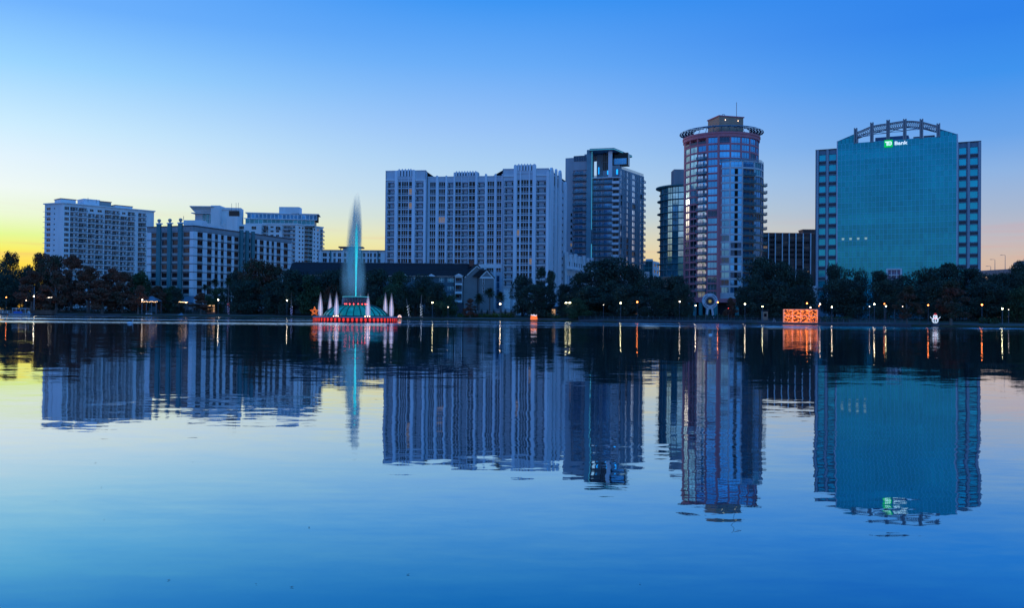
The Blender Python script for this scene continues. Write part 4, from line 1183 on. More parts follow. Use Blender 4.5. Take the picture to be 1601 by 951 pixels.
def b_side_drum():
    """teal-slabbed curved tower left of the round tower"""
    kz = 2.643
    def px(a): return 1010 + a / kz
    def py(a): return 150 + a / kz
    Yf = 425.0; rad = 13.5; Yc = Yf + rad
    xl = XY(px(62), Yc - 3, 430)[0]; cx = xl + rad; fh = 26.6 / kz * Yf / FPX
    root = thing('curved_glass_tower', 'shorter curved glass tower with teal floor slabs left of the round red tower', 'building', (cx, Yc, 1.8)); o = root.location
    zt = P(px(110), py(372), Yf + 2).z; zb = P(px(110), py(745), Yf).z; NR = int(round((zt - zb) / fh)); fh = (zt - zb) / NR
    MB().lathe([(rad - 1.3, 0), (rad - 1.3, zt - .5 - o.z), (.01, zt - .5 - o.z)], inner, 28).obj('inner_shell', root)
    ang = list(range(-96, 60, 13))
    for k in range(len(ang) - 1):
        a, b = ang[k], ang[k + 1]
        f = Face(root, (cx + rad * math.sin(R(a)), Yc - rad * math.cos(R(a))), (cx + rad * math.sin(R(b)), Yc - rad * math.cos(R(b)))); L = f.L
        ops = [(.12, L - .12, zb + fh * j + .35, zb + fh * (j + 1) - .1) for j in range(NR)]
        f.wall(ops, zb - 3, zt, tealm if k > 3 else greyb, depth=.3)
        for j, o_ in enumerate(ops):
            g_ = glasslt if (k in (3, 4, 5) and j > NR * .2 and not (k == 4 and j < NR * .5)) else (glassd if k < 1 else glassteal)
            f.window(*o_, g_, tealm, 2 if k in (3, 4) else 1, 1, d=-.2, hb=.35)
    for j in range(NR + 1):
        ext = 1.5 if j % 2 == 0 else .5
        z = zb + fh * j - o.z
        MB().lathe([(rad - .2, z - .12), (rad + ext, z - .1), (rad + ext, z + .14), (rad - .2, z + .16), (rad - .2, z - .12)], tealm, 40).obj('floor_slab', root)
    MB().lathe([(.01, zt - o.z), (rad + 2.2, zt + .1 - o.z), (rad + 2.2, zt + .6 - o.z), (.01, zt + .9 - o.z)], tealm, 48).obj('roof_disc', root)
    A_ = XY(px(116), Yf + 10, 270); B_ = XY(px(150), Yf + 10, 270)
    relprism(root, 'roof_house', quadfp(A_, (B_[0] + 4, B_[1]), 8), zt, P(px(130), py(303), Yf + 10).z, concrete)
    # red framed left bay stack
    relprism(root, 'salmon_podium', quadfp(XY(px(72), Yf - 12, 430), XY(px(150), Yf - 12, 430), 9), 1.8, P(px(100), py(748), Yf - 12).z, tan)
b_side_drum()

# ---- brown slab block with white fins
def b_brown():
    kz = 2.643
    def px(a): return 1010 + a / kz
    def py(a): return 150 + a / kz
    Y = 470; A = XY(px(482), Y, 400); B = XY(px(700), Y, 400); fp = quadfp(A, B, 22)
    zt = P(px(590), py(570), Y).z
    root, fs = building('brown_office', 'dark brown office slab with thin white fins left of the teal bank tower', 'building', fp, zt, core_in=1.0)
    f = fs[0]; fh = 20.2 / kz * Y / FPX; fins = [476, 505, 533, 562, 590, 618, 648, 679]; ops = []
    for k in range(9):
        z = zt - 1.2 - fh * (k + 1)
        for a, b in zip(fins, fins[1:]): ops.append((f.u(px(a)) + .45, f.u(px(b)) - .45, z + 1.1, z + fh - .15))
    f.wall(ops, 1.2, zt, brownb)
    for o_ in ops: f.window(*o_, glassbr if RND.random() < .3 else glassblk, darktrim, 3, 1)
    for a in fins[1:]: f.box('fin', f.u(px(a)) - .2, f.u(px(a)) + .2, 1.2, zt + .3, 0.01, .75, white)
    f.box('parapet', 0, f.L, zt, zt + .5, -.4, .3, redtrim)
    f.box('stair_head', f.u(px(648)), f.L, zt - .1, P(px(660), py(555), Y).z, -7, .02, brownb)
    f.box('stair_head_cap', f.u(px(648)) - .2, f.L + .2, P(px(660), py(555), Y).z, P(px(660), py(553), Y).z + .2, -7.2, .2, redtrim)
    for g in fs[1:]: g.wall([], 1.2, zt, brownb)
b_brown()

# ---- teal bank tower
def b_bank():
    kz = 2.718
    def px(a): return 1250 + a / kz
    def py(a): return 170 + a / kz
    A = Vector(XY(px(66), 339, 400)); B = Vector(XY(px(771), 313, 400)); dv = (B - A).normalized(); nv = Vector((dv.y, -dv.x))
    L = (B - A).length; fp = quadfp(tuple(A), tuple(B), 26)
    cx, cy = (A + B) / 2 - nv * 12
    root = thing('bank_tower', 'wide teal glass bank tower with concrete wings and an arched roof truss at the right', 'building', (cx, cy, 1.6)); o = root.location
    f = Face(root, tuple(A), tuple(B))
    uL, uR = f.u(px(163)), f.u(px(667))
    zW = P(px(110), py(177), 338).z; zWR = P(px(720), py(141), 314).z
    # wings
    for nm, u0, u1, zt, cols, y_top, pit, ylist in (('L', 0, uL, zW, [(77, 109), (120, 153)], 196, 44.8, 338), ('R', uR, L, zWR, [(672, 707), (720, 756)], 166, 47.0, 316)):
        fh = pit / kz / FPX * ylist; z_ = P(px(cols[0][0]), py(y_top), ylist).z; ops = []
        for k in range(14):
            for a, b in cols:
                if z_ - fh * k - 2.3 > 2.5: ops.append((f.u(px(a)), f.u(px(b)), z_ - fh * k - fh * .58, z_ - fh * k))
        f.wall(ops, 1.4, zt, wingp, u0=u0, u1=u1, depth=.9)
        for o_ in ops:
            f.window(*o_, glasswing, mullion, 1, 1, d=-.35, fw=.1)
            f.box('sill', o_[0] - .1, o_[1] + .1, o_[2] - .35, o_[2] - .05, 0.01, .35, wingp)
            f.box('head_shade', o_[0], o_[1], o_[2] - 1.2, o_[2] - .6, 0.01, .12, darktrim)
        for a, b in cols:
            pass
        for a in (cols[0][0] - 6, cols[1][0] - 7, cols[1][1] + 3):
            f.box('pier', f.u(px(a)), f.u(px(a)) + .8, 1.4, zt, 0.01, .55, wingpier)
        f.box('wing_parapet', u0, u1, zt, zt + .3, -1, .3, darktrim)
        MB().prism([(p[0] - o.x, p[1] - o.y) for p in [tuple(A + dv * (u0 + .1) - nv * 1.0), tuple(A + dv * (u1 - .1) - nv * 1.0), tuple(A + dv * (u1 - .1) - nv * 25), tuple(A + dv * (u0 + .1) - nv * 25)]], 0, zt - .2 - o.z, inner).obj('inner_shell', root)
    # glass block, 1.6 m proud
    D = 1.6; g0 = A + dv * uL + nv * D; g1 = A + dv * uR + nv * D
    g = Face(root, tuple(g0), tuple(g1)); GL = g.L
    z_c = lambda a, y: g.z(px(a), py(y))
    zLc, zRc = z_c(164, 137), z_c(666, 107)
    zN0, zN1 = z_c(236, 103), z_c(592, 83)
    zSill = (z_c(240, 140) + z_c(585, 125)) / 2
    uN0, uN1 = g.u(px(240)), g.u(px(588))
    NX = 30; pw = GL / NX; ph = 8.62 / FPX * 327
    zbase = 6.0; NZ = int((zSill - zbase) / ph)
    b = MB()
    b.profile([(0, 1.2), (GL, 1.2), (GL, zRc), (uN1, zN1), (uN1, zSill), (uN0, zSill), (uN0, zN0), (0, zLc)], .12, 6, mat('glass_backing', (0.01, .2, .27), .5, var=0.05))
    g.build('curtain_wall_core', b)
    pm = MB(); pm.poly([(-pw / 2 + .05, 0, .05), (pw / 2 - .05, 0, .05), (pw / 2 - .05, 0, ph - .05), (-pw / 2 + .05, 0, ph - .05)], glasstower); pme = pm.mesh('pane')
    rest = MB(); cnt = 0
    lit = {(1, 5), (3, 5), (5, 5), (7, 5), (16, 16)}
    z0s = zSill - NZ * ph
    litz = int((z_c(200, 552) - z0s) / ph)
    jr = random.Random(5)
    for j in range(NZ):
        for i in range(NX):
            if litz <= j < litz + 1 and i in (1, 3, 5, 7):
                q = MB(); q.poly([(-pw * .3, 0, .05), (pw * .3, 0, .05), (pw * .36, 0, ph * .42), (-pw * .36, 0, ph * .42)], coolwin); g.put('lit_pane', q.mesh('lit_pane'), pw * (i + .5), .02, z0s + ph * j + .3); 
            if j < 10 and cnt < 300:
                g.put('pane', pme, pw * (i + .5), 0, z0s + ph * j); cnt += 1
            else:
                x0, x1, za, zb_ = pw * i + .05, pw * (i + 1) - .05, z0s + ph * j + .05, z0s + ph * (j + 1) - .05
                t = jr.uniform(-.006, .006); rest.poly([(x0, t, za), (x1, -t, za), (x1, -t, zb_), (x0, t, zb_)], glasstower)
    # shaped glass above the sill at both shoulders
    for i in range(NX):
        x0, x1 = pw * i + .05, pw * (i + 1) - .05
        if x1 < uN0 + .1 or x0 > uN1 - .1:
            zz_ = (zLc + (zN0 - zLc) * (x0 / uN0)) if x1 < uN0 + .1 else (zN1 + (zRc - zN1) * ((x1 - uN1) / (GL - uN1)))
            zc_ = zSill
            while zc_ + .5 < zz_:
                zt_ = min(zc_ + ph, zz_) - .05; rest.poly([(x0, 0, zc_ + .05), (x1, 0, zc_ + .05), (x1, 0, zt_), (x0, 0, zt_)], glasstower); zc_ += ph
    g.build('upper_panes', rest, kind='stuff')
    b = MB()
    for i in range(NX + 1): b.box(pw * i - .07, pw * i + .07, -.06, .1, 1.3, min(zSill, 999), mullion)
    g.build('vertical_mullions', b, kind='stuff')
    b = MB()
    for j in range(NZ + 1): b.box(0, GL, -.05, .1, z0s + ph * j - .06, z0s + ph * j + .06, mullion)
    g.build('horizontal_mullions', b, kind='stuff')
    g.box('edge_trim', -.35, 0, 1.3, zLc, -6, .15, lilac); g.box('edge_trim', GL, GL + .35, 1.3, zRc, -6, .15, lilac)
    MB().prism([(p[0] - o.x, p[1] - o.y) for p in [tuple(A + dv * uL - nv * 4), tuple(A + dv * uR - nv * 4), tuple(A + dv * uR - nv * 25), tuple(A + dv * uL - nv * 25)]], 0, zW - 4 - o.z, concrete).obj('rear_block', root)
    # roof arch: posts, curved truss, tie bars, cross braces
    posts = [(236, 82), (305, 58), (374, 47), (445, 43), (516, 43), (588, 62)]
    pc = [(g.u(px(a)), z_c(a, y)) for a, y in posts]
    for (u, z) in pc:
        b = MB(); b.box(u - .6, u - .15, -.3, .5, zSill - .2, z, concrete); b.box(u + .15, u + .6, -.3, .5, zSill - .2, z, concrete); b.box(u - .15, u + .15, 0, .3, zSill - .2, z - .3, steel); g.build('post', b)
    import itertools
    zt_ = [z_c(a, y) for a, y in ((240, 98), (305, 72), (374, 60), (445, 50), (516, 54), (588, 70))]
    N = 40; arc = []
    for i in range(N + 1):
        t = i / N * 5; k = min(4, int(t)); fr = t - k
        u = pc[k][0] + (pc[k + 1][0] - pc[k][0]) * fr
        p_ = [zt_[max(0, k - 1)], zt_[k], zt_[k + 1], zt_[min(5, k + 2)]]
        z = .5 * (2 * p_[1] + (p_[2] - p_[0]) * fr + (2 * p_[0] - 5 * p_[1] + 4 * p_[2] - p_[3]) * fr ** 2 + (3 * p_[1] - p_[0] - 3 * p_[2] + p_[3]) * fr ** 3)
        arc.append((u, z))
    for nm_, dz, y_ in (('truss_chord', 0, 1.0), ('truss_chord', -2.0, 1.0), ('truss_chord', 0, 3.4), ('truss_chord', -2.0, 3.4)):
        b = MB(); b.tube([(u, y_, z + dz) for u, z in arc], .16, rust, 5); g.build(nm_, b)
    b = MB()
    for (u, z), (u2, z2) in zip(arc, arc[1:]):
        b.tube([(u, 1.0, z), (u2, 1.0, z2 - 2)], .09, rust, 4); b.tube([(u, 1.0, z), (u, 1.0, z - 2)], .09, rust, 4); b.tube([(u, 1, z), (u2, 3.4, z2)], .08, rust, 4); b.tube([(u, 1, z - 2), (u2, 3.4, z2 - 2)], .08, rust, 4)
    g.build('truss_lattice', b)
    for k in range(5):
        (u, z), (u2, z2) = pc[k], pc[k + 1]; zb0 = zSill + 2.6 + k * .25
        b = MB(); b.tube([(u, .4, zb0), (u2, .4, zb0)], .13, white, 4); b.tube([(u, .4, zb0), (u2, .4, zt_[k + 1] - 2.2)], .12, steel, 4); b.tube([(u, .4, zt_[k] - 2.2), (u2, .4, zb0)], .12, steel, 4)
        g.build('cross_brace', b)
    g.box('plant_screen', pc[1][0] + .8, g.u(px(458)), zSill - .3, z_c(380, 110), -9, -4, mat('plant_blue', (0.05, .18, .35), .5))
    g.box('chiller', g.u(px(478)), g.u(px(512)), zSill - .3, z_c(490, 108), -10, -5, steel); g.box('chiller', g.u(px(522)), g.u(px(570)), zSill - .3, z_c(540, 103), -10, -5, steel)
    # bank sign: green square with white TD, white Bank
    su0, su1 = g.u(px(359)), g.u(px(394)); sz1, sz0 = z_c(376, 134), z_c(376, 164)
    w_, h_ = su1 - su0, sz1 - sz0
    grn = mat('green_sign', (0, .5, .1), emit=(0.0, 0.50, 0.08), es=0.9, var=0); wht = mat('white_sign_letters', (1, 1, 1), emit=(0.85, .95, .95), es=0.8, var=0)
    g.box('sign_box', su0, su1, sz0, sz1, .2, .7, grn)
    q = MB()
    def rect(a, b_, c, d_): q.box(su0 + w_ * a, su0 + w_ * b_, -.78, -.71, sz0 + h_ * c, sz0 + h_ * d_, wht)
    rect(.10, .60, .66, .80); rect(.28, .43, .22, .66); rect(.50, .62, .22, .66)
    rect(.62, .78, .70, .80); rect(.62, .78, .22, .32); rect(.76, .90, .30, .72)
    g.build('sign_monogram', q)
    cu = bpy.data.curves.new('sign_word', 'FONT'); cu.body = 'Bank'; cu.size = 1.0; cu.extrude = .06; cu.offset = 0.018
    to = bpy.data.objects.new('tmp_text', cu); C.objects.link(to); bpy.context.view_layer.update()
    me = bpy.data.meshes.new_from_object(to.evaluated_get(bpy.context.evaluated_depsgraph_get())); bpy.data.objects.remove(to)
    xs = [v.co.x for v in me.vertices]; ys = [v.co.y for v in me.vertices]
    tw, th = max(xs) - min(xs), max(ys) - min(ys); bu0, bu1 = g.u(px(403)), g.u(px(458)); bz1, bz0 = z_c(430, 138), z_c(430, 153)
    x0, y0 = min(xs), min(ys)
    for v in me.vertices:
        x, y, z = v.co; v.co = (bu0 + (x - x0) / tw * (bu1 - bu0), -.5 - z, bz0 + (y - y0) / th * (bz1 - bz0))
    me.materials.clear(); me.materials.append(wht); put('sign_word', me, root, g.mtx(0, 0, 0))
    # white entrance frame low on the glass
    e0, e1 = g.u(px(370)), g.u(px(436)); ez1, ez0 = z_c(400, 680), z_c(400, 716)
    q = MB(); q.box(e0, e0 + .5, -1.2, 0, ez0 - 8, ez1, white); q.box(e1 - .5, e1, -1.2, 0, ez0 - 8, ez1, white); q.box(e0 + .5, e1 - .5, -1.2, 0, ez1 - .5, ez1, white)
    for t in (.33, .66): q.box(e0 + (e1 - e0) * t - .1, e0 + (e1 - e0) * t + .1, -1, 0, ez0 - 8, ez1 - .5, white)
    q.box(e0 + .5, e1 - .5, -1, 0, ez0 + .6, ez0 + .9, white); g.build('entrance_frame', q)
    g.window(e0 + .5, e1 - .5, ez0 - 8, ez1 - .5, mat('mauve_glass', (0.16, .16, .3), .2), white, 4, 3, d=.3)
    # low annex corner column on the left side
    f.box('street_column', -.6, .9, 1.4, P(px(62), 447, 339).z, .7, 2.2, drumw)
    for (a, b_, zt) in ((fp[3], fp[0], zW), (fp[1], fp[2], zWR), (fp[2], fp[3], zW)): Face(root, a, b_).wall([], 1.4, zt, concrete)
b_bank()

# ---- brown-roofed lakeside apartment house (foreground centre left)
def b_townhouse():
    kz = 6.961
    def px(a): return 600 + a / kz
    def py(a): return 390 + a / kz
    Y = 362.0
    siding = mat('grey_green_siding', (0.23, 0.23, 0.24), .85, var=.08); bluew = mat('blue_grey_siding', (0.08, .15, .19), .8, var=.1)
    x = lambda a: XY(px(a), Y, 440)[0]; z = lambda a, y: P(px(a), py(y), Y).z
    xL = XY(452, Y, 430)[0]; xG = x(872); xE = x(1190)
    root = thing('lakeside_apartment_house', 'long dark-roofed apartment house with white gables on the shore right of the fountain', 'house', ((xL + xE) / 2, Y, 1.7)); o = root.location
    X = lambda v: v - o.x; Zr = lambda v: v - o.z
    zE = z(880, 292); zR = z(950, 152)
    # main body front wall
    f = Face(root, (xL, Y), (xG, Y))
    wins = [(605, 655, 312, 357), (695, 762, 314, 357), (697, 762, 405, 448), (697, 762, 490, 530), (605, 655, 405, 448), (320, 350, 295, 330), (250, 300, 310, 350), (60, 110, 310, 350), (-60, -10, 310, 350), (-180, -130, 310, 350), (-300, -250, 310, 350)]
    ops = [(x(a) - xL, x(b) - xL, z(a, d), z(a, c)) for a, b, c, d in wins]
    f.wall(ops, 1.5, zE, bluew)
    for o_ in ops: f.window(*o_, glassteal, white, 2, 2, fw=.18, d=-.1)
    b = MB(); b.profile([(X(xL), Zr(zE)), (X(xG) + .3, Zr(zE)), (X(xG) + .3, 0), (X(xL), 0)][::-1], .4, 14, inner); b.obj('inner_shell', root)
    f.box('eave_board', -.3, x(872) - xL, zE - .35, zE + .05, 0, .5, white)
    # main roof: two slopes, ridge 7 m back, shingled courses as thin steps
    b = MB(); n = 9
    for i in range(n):
        t0, t1 = i / n, (i + 1) / n; y0, y1 = -1 + 8 * t0, -1 + 8 * t1; z0_, z1_ = zE + (zR - zE) * t0, zE + (zR - zE) * t1
        b.poly([(X(xL) - .5, y0, Zr(z0_) + .12), (X(x(905)), y0, Zr(z0_) + .12), (X(x(905)) + 3 * t1, y1, Zr(z1_)), (X(xL) - .5, y1, Zr(z1_))], shingle)
        b.poly([(X(xL) - .5, y0, Zr(z0_)), (X(x(905)), y0, Zr(z0_)), (X(x(905)), y0, Zr(z0_) + .12), (X(xL) - .5, y0, Zr(z0_) + .12)], shingle)
    b.poly([(X(x(1010)), 15, Zr(zE)), (X(xL), 15, Zr(zE)), (X(xL), 7, Zr(zR)), (X(x(1010)), 7, Zr(zR))], shingle)
    b.poly([(X(xL), -.5, Zr(zE)), (X(xL), 15, Zr(zE)), (X(xL), 7, Zr(zR))][::-1], bluew)
    b.obj('roof', root)
    b = MB(); b.box(X(xL), X(x(960)), 6.8, 7.2, Zr(zR), Zr(zR) + .25, darktrim)
    for a in range(-1000, 960, 75): b.box(X(x(a)), X(x(a)) + .4, 6.6, 7.4, Zr(zR) + .2, Zr(zR) + .55, concrete)
    b.obj('ridge_vents', root)
    b = MB(); b.box(X(x(548)), X(x(860)), 2.8, 6.5, Zr(z(600, 258)), Zr(z(600, 218)), shingle); b.obj('dormer', root)
    fd = Face(root, (x(548), Y + 2.8), (x(860), Y + 2.8))
    for i in range(6): fd.window(fd.L * i / 6 + .3, fd.L * i / 6 + 1.6, z(600, 252), z(600, 234), glassteal, white, 2, d=.04)
    # small white pediments along the eave
    for a, w in ((520, 50), (235, 36), (1200 - 1392 + 190, 0), (-225, 38), (-385, 34)):
        if w == 0: continue
        b = MB(); xa, xb = X(x(a - w)), X(x(a + w)); zb = Zr(z(a, 296)); zt = Zr(z(a, 268))
        b.profile([(xa, zb), (xb, zb), ((xa + xb) / 2, zt)], -1.3, 1.5, white); b.profile([(xa - .3, zb + .05), (xb + .3, zb + .05), ((xa + xb) / 2, zt + .35)], -1.25, 2.5, shingle); b.obj('pediment', root)
    # balcony tower
    x0, x1 = x(768), x(868); ft = Face(root, (x0, Y - 1.6), (x1, Y - 1.6))
    lv = [(310, 375), (390, 465), (485, 560)]
    ops = [(.55, ft.L - .55, z(800, d), z(800, c)) for c, d in lv]
    ft.wall(ops, z(800, 580), z(800, 293), white, depth=.5)
    ft.box('porch_base', .2, ft.L - .2, 1.5, z(800, 582), -1.5, -.3, darktrim)
    for o_ in ops: ft.put('balcony', balcony_mesh(o_[1] - o_[0], o_[3] - o_[2], .1, 1.2, bluew, white, glassd, railm, .2, 1.0, .5), (o_[0] + o_[1]) / 2, -.1, o_[2])
    Face(root, (x0, Y), (x0, Y - 1.6)).wall([], z(800, 580), z(800, 293), white); Face(root, (x1, Y - 1.6), (x1, Y)).wall([], z(800, 580), z(800, 293), white)
    b = MB(); xa, xb = X(x0) - .2, X(x1) + .2; b.profile([(xa, Zr(z(800, 293))), (xb, Zr(z(800, 293))), ((xa + xb) / 2, Zr(z(800, 266)))], -2.0, 3, white); b.profile([(xa - .3, Zr(z(800, 292))), (xb + .3, Zr(z(800, 292))), ((xa + xb) / 2, Zr(z(800, 260)))], -1.9, 4, shingle); b.obj('pediment', root)
    # big gable end, turned slightly: apex at 1010
    g0 = (xG, Y - .4); g1 = (xE, Y + 3.0); gf = Face(root, g0, g1)
    U = lambda a, y=440: gf.u(px(a), 440)
    GZ = lambda a, y: gf.z(px(a), py(y))
    b = MB(); zg = GZ(880, 292)
    b.profile([(0, 1.5), (gf.L, 1.5), (gf.L, GZ(1190, 318)), (U(1115), GZ(1115, 232)), (U(1040), GZ(1040, 240)), (U(1010), GZ(1010, 178)), (0, zg)], 0, 10, siding); gf.build('gable_wall', b)
    def rake(a0, y0, a1, y1, dout, nm):
        b = MB(); u0, u1 = U(a0), U(a1); z0_, z1_ = GZ(a0, y0), GZ(a1, y1); d = Vector((u1 - u0, 0, z1_ - z0_)).normalized(); nn = Vector((-d.z, 0, d.x)) * .5
        if nn.z < 0: nn = -nn
        p, q = Vector((u0, 0, z0_)), Vector((u1, 0, z1_))
        for pts, yy, m_ in (((p, q, q - nn, p - nn), (-dout, .3), white), ((p, q, q + nn * .7, p + nn * .7), (-dout - .25, 10.2), shingle)):
            b.profile([(v.x, v.z) for v in (pts if (pts[1] - pts[0]).cross(pts[2] - pts[1]).y < 0 else pts[::-1])], yy[0], yy[1], m_)
        gf.build(nm, b)
    rake(872, 302, 1010, 172, .5, 'rake_board'); rake(1010, 172, 1042, 205, .5, 'rake_board')
    # forward smaller gable
    b = MB(); b.profile([(U(1028), 1.5), (gf.L - .05, 1.5), (gf.L - .05, GZ(1188, 316)), (U(1112), GZ(1112, 232)), (U(1035), GZ(1035, 306))], -1.2, 0.0, siding); gf.build('gable_bay', b)
    rake(1032, 308, 1112, 226, 1.4, 'rake_board'); rake(1112, 226, 1194, 318, 1.4, 'rake_board')
    gf.box('gable_band', U(1035), gf.L, GZ(1100, 318), GZ(1100, 302), 1.2, 1.45, white)
    b = MB(); b.profile([(U(955), GZ(955, 298)), (U(1034), GZ(1034, 298)), (U(1112), GZ(1112, 226)), (U(1040), GZ(1040, 222))], -1.0, -.5, shingle); gf.build('side_roof', b)
    for y0, y1 in ((385, 318), (475, 408)):
        gf.window(U(1065), U(1084), GZ(1070, y0), GZ(1070, y1), glassbr, white, 1, 2, d=1.3, fw=.12)
    gf.box('downpipe', U(1018), U(1023), 1.5, GZ(1020, 305), .02, .2, darktrim)
    b = MB(); b.box(X(x(925)), X(x(970)), 4.5, 6.5, Zr(zR) - 1, Zr(z(950, 112)), mat('chimney_brick', (0.2, .08, .06), .9)); b.box(X(x(922)), X(x(973)), 4.3, 6.7, Zr(z(950, 112)), Zr(z(950, 107)), darktrim); b.obj('chimney', root)
b_townhouse()

# ---- raised road on the right edge
def b_overpass():
    Y = 430; A = XY(1528, Y, 425); B = XY(1700, Y - 60, 425); f_z = P(1560, 424, Y).z
    root = thing('overpass', 'concrete overpass deck showing above the trees at the right edge', 'bridge', (A[0], A[1], 1.8)); f = Face(root, A, B)
    f.box('deck', 0, f.L, f_z - 2.8, f_z - 1.2, -10, 0, concrete); f.box('barrier', 0, f.L, f_z - 1.19, f_z, -.3, 0, concrete)
    for i in range(6): f.box('bridge_pier', 4 + i * 12, 5.4 + i * 12, 1.8, f_z - 2.81, -6, -4.5, concrete)
    for p, y0, lab in ((1549, 417, 'shortest road lamp standing on the overpass'), (1555.5, 406.5, 'middle road lamp standing on the overpass'), (1571.5, 399.5, 'tallest road lamp standing on the overpass, nearest the right edge')):
        b0 = P(p, 425, Y - 6); t = P(p, y0, Y - 6)
        r = thing('road_lamp', lab, 'street lamp', (b0.x, b0.y, f_z - 1.2), 'unlit lamps on the overpass')
        h = t.z - f_z + 1.2
        MB().tube([(0, 0, 0), (0, 0, h)], [.16, .09], steel, 6).obj('pole', r); MB().tube([(0, 0, h - .02), (-.5, 0, h + .25), (-1.6, 0, h + .2)], .07, steel, 5).obj('arm', r); MB().box(-2.3, -1.5, -.25, .25, h + .1, h + .28, steel).obj('lamp_head', r)
    # flat roofed block at the extreme right
    fp = quadfp(XY(1594, 400, 420), XY(1640, 396, 420), 15)
    r2, fs = building('flat_roofed_building', 'flat-roofed grey building peeking over the trees at the extreme right edge', 'building', fp, P(1598, 408, 400).z, core_in=.6)
    for g in fs: g.wall([(g.L * i / 6 + .8, g.L * i / 6 + 2.4, z, z + 1.6) for i in range(6) for z in (6, 10, 14, 18)] if g is fs[0] else [], 1.2, P(1598, 408, 400).z, greyb)
    for i in range(6):
        for z in (6, 10, 14, 18): fs[0].window(fs[0].L * i / 6 + .8, fs[0].L * i / 6 + 2.4, z, z + 1.6, glassblk, greyb)
b_overpass()

# ================================================================== VEGETATION
VR = np.random.RandomState(11)


def leaf_mesh(name, clumps, n, size, m, droop=0.0):
    """many small leaf quads spread through a set of ellipsoid clumps (x,y,z,rx,ry,rz)"""
    cl = np.array(clumps); vol = cl[:, 3] * cl[:, 4] * cl[:, 5]; pr = vol ** .7; pr /= pr.sum()
    idx = VR.choice(len(cl), n, p=pr); d = VR.normal(size=(n, 3)); d /= np.linalg.norm(d, axis=1)[:, None]
    rr = VR.uniform(0.25, 1.0, n) ** 0.45 * VR.uniform(.85, 1.12, n)
    c = cl[idx, :3] + d * cl[idx, 3:6] * rr[:, None]
    a = VR.normal(size=(n, 3)); a /= np.linalg.norm(a, axis=1)[:, None]
    b = np.cross(a, VR.normal(size=(n, 3))); b /= np.linalg.norm(b, axis=1)[:, None]
    s = size * VR.uniform(.5, 1.3, n)[:, None]
    if droop: a[:, 2] -= droop; a /= np.linalg.norm(a, axis=1)[:, None]
    V = np.stack([c - a * s, c - b * s * .55, c + a * s, c + b * s * .55], 1).reshape(-1, 3)
    me = bpy.data.meshes.new(name); F = np.arange(4 * n).reshape(-1, 4)
    me.from_pydata(V.tolist(), [], F.tolist()); me.materials.append(m); me.update(); return me


def oak_clumps(seed, W=16, H=12, low=.10, k=36):
    r = random.Random(seed); out = [(0, 0, H * .55, W * .25, W * .25, H * .22)]
    for i in range(k):
        a = r.uniform(0, 6.283); t = r.random() ** .6; zz = r.uniform(low, 1.0)
        lim = math.sqrt(max(0.05, 1 - ((zz - .45) / .58) ** 2)) if zz > .45 else (.75 + .25 * (zz - low) / (.45 - low))
        q = W * .13 * r.uniform(.6, 1.5); rad = max(0, W / 2 * lim * t - q * .4)
        out.append((rad * math.cos(a), rad * math.sin(a), min(H - q * .5, H * zz), q * r.uniform(.9, 1.4), q * r.uniform(.9, 1.4), q * r.uniform(.55, .85)))
    return out


def cone_clumps(seed, W=12, H=14, k=40):
    r = random.Random(seed); out = []
    for i in range(k):
        zz = r.uniform(.14, .97); lim = (1 - max(0, zz - .35) / .66) ** .65 if zz > .35 else .78 + .22 * zz / .35
        a = r.uniform(0, 6.283); q = W * .10 * r.uniform(.6, 1.3); rad = W / 2 * lim * r.random() ** .55 - q * .3
        out.append((rad * math.cos(a), rad * math.sin(a), H * zz, q * 1.3, q * 1.3, q * .7))
    return out


def trunk_mesh(seed, H, r0, m, limbs=6, W=10, low=.25):
    r = random.Random(seed); b = MB()
    b.tube([(0, 0, -.3), (r.uniform(-.2, .2), 0, H * .25), (r.uniform(-.4, .4), r.uniform(-.4, .4), H * .5), (0, 0, H * .85)], [r0 * 1.4, r0, r0 * .7, r0 * .15], m, 7)
    for i in range(limbs):
        a = 6.283 * i / limbs + r.uniform(-.4, .4); z0 = H * r.uniform(low, .5); l = W * r.uniform(.25, .42); z1 = z0 + H * r.uniform(.15, .35)
        b.tube([(0, 0, z0), (l * .5 * math.cos(a), l * .5 * math.sin(a), (z0 + z1) / 2 + .3), (l * math.cos(a), l * math.sin(a), z1)], [r0 * .5, r0 * .3, r0 * .08], m, 5)
    return b.mesh('trunk')


def palm_meshes(seed):
    r = random.Random(seed); m = MB()
    for i in range(90):
        a = r.uniform(0, 6.283); el = r.uniform(-.9, 1.45); L = r.uniform(1.35, 1.9); dx, dy = math.cos(a), math.sin(a)
        pts = []
        for t in (0, .35, .7, 1):
            q = L * t; pts.append(Vector((dx * q * math.cos(el), dy * q * math.cos(el), q * math.sin(el) - .4 * t * t)))
        side = Vector((-dy, dx, 0))
        for j in range(3):
            for k in range(5):
                for s_ in (-1, 1):
                    p = pts[j].lerp(pts[j + 1], k / 5); q = p + side * s_ * .42 * (1 - abs(j + k / 5 - 1.5) / 2.4) + (pts[j + 1] - pts[j]) * .4 + Vector((0, 0, -.22))
                    w = (pts[j + 1] - pts[j]) * .13; m.poly([p, p + w, q], leaf_palm)
        m.tube(pts, [.04, .03, .02, .01], leaf_palm, 3, cap=False)
    return m.mesh('crown')


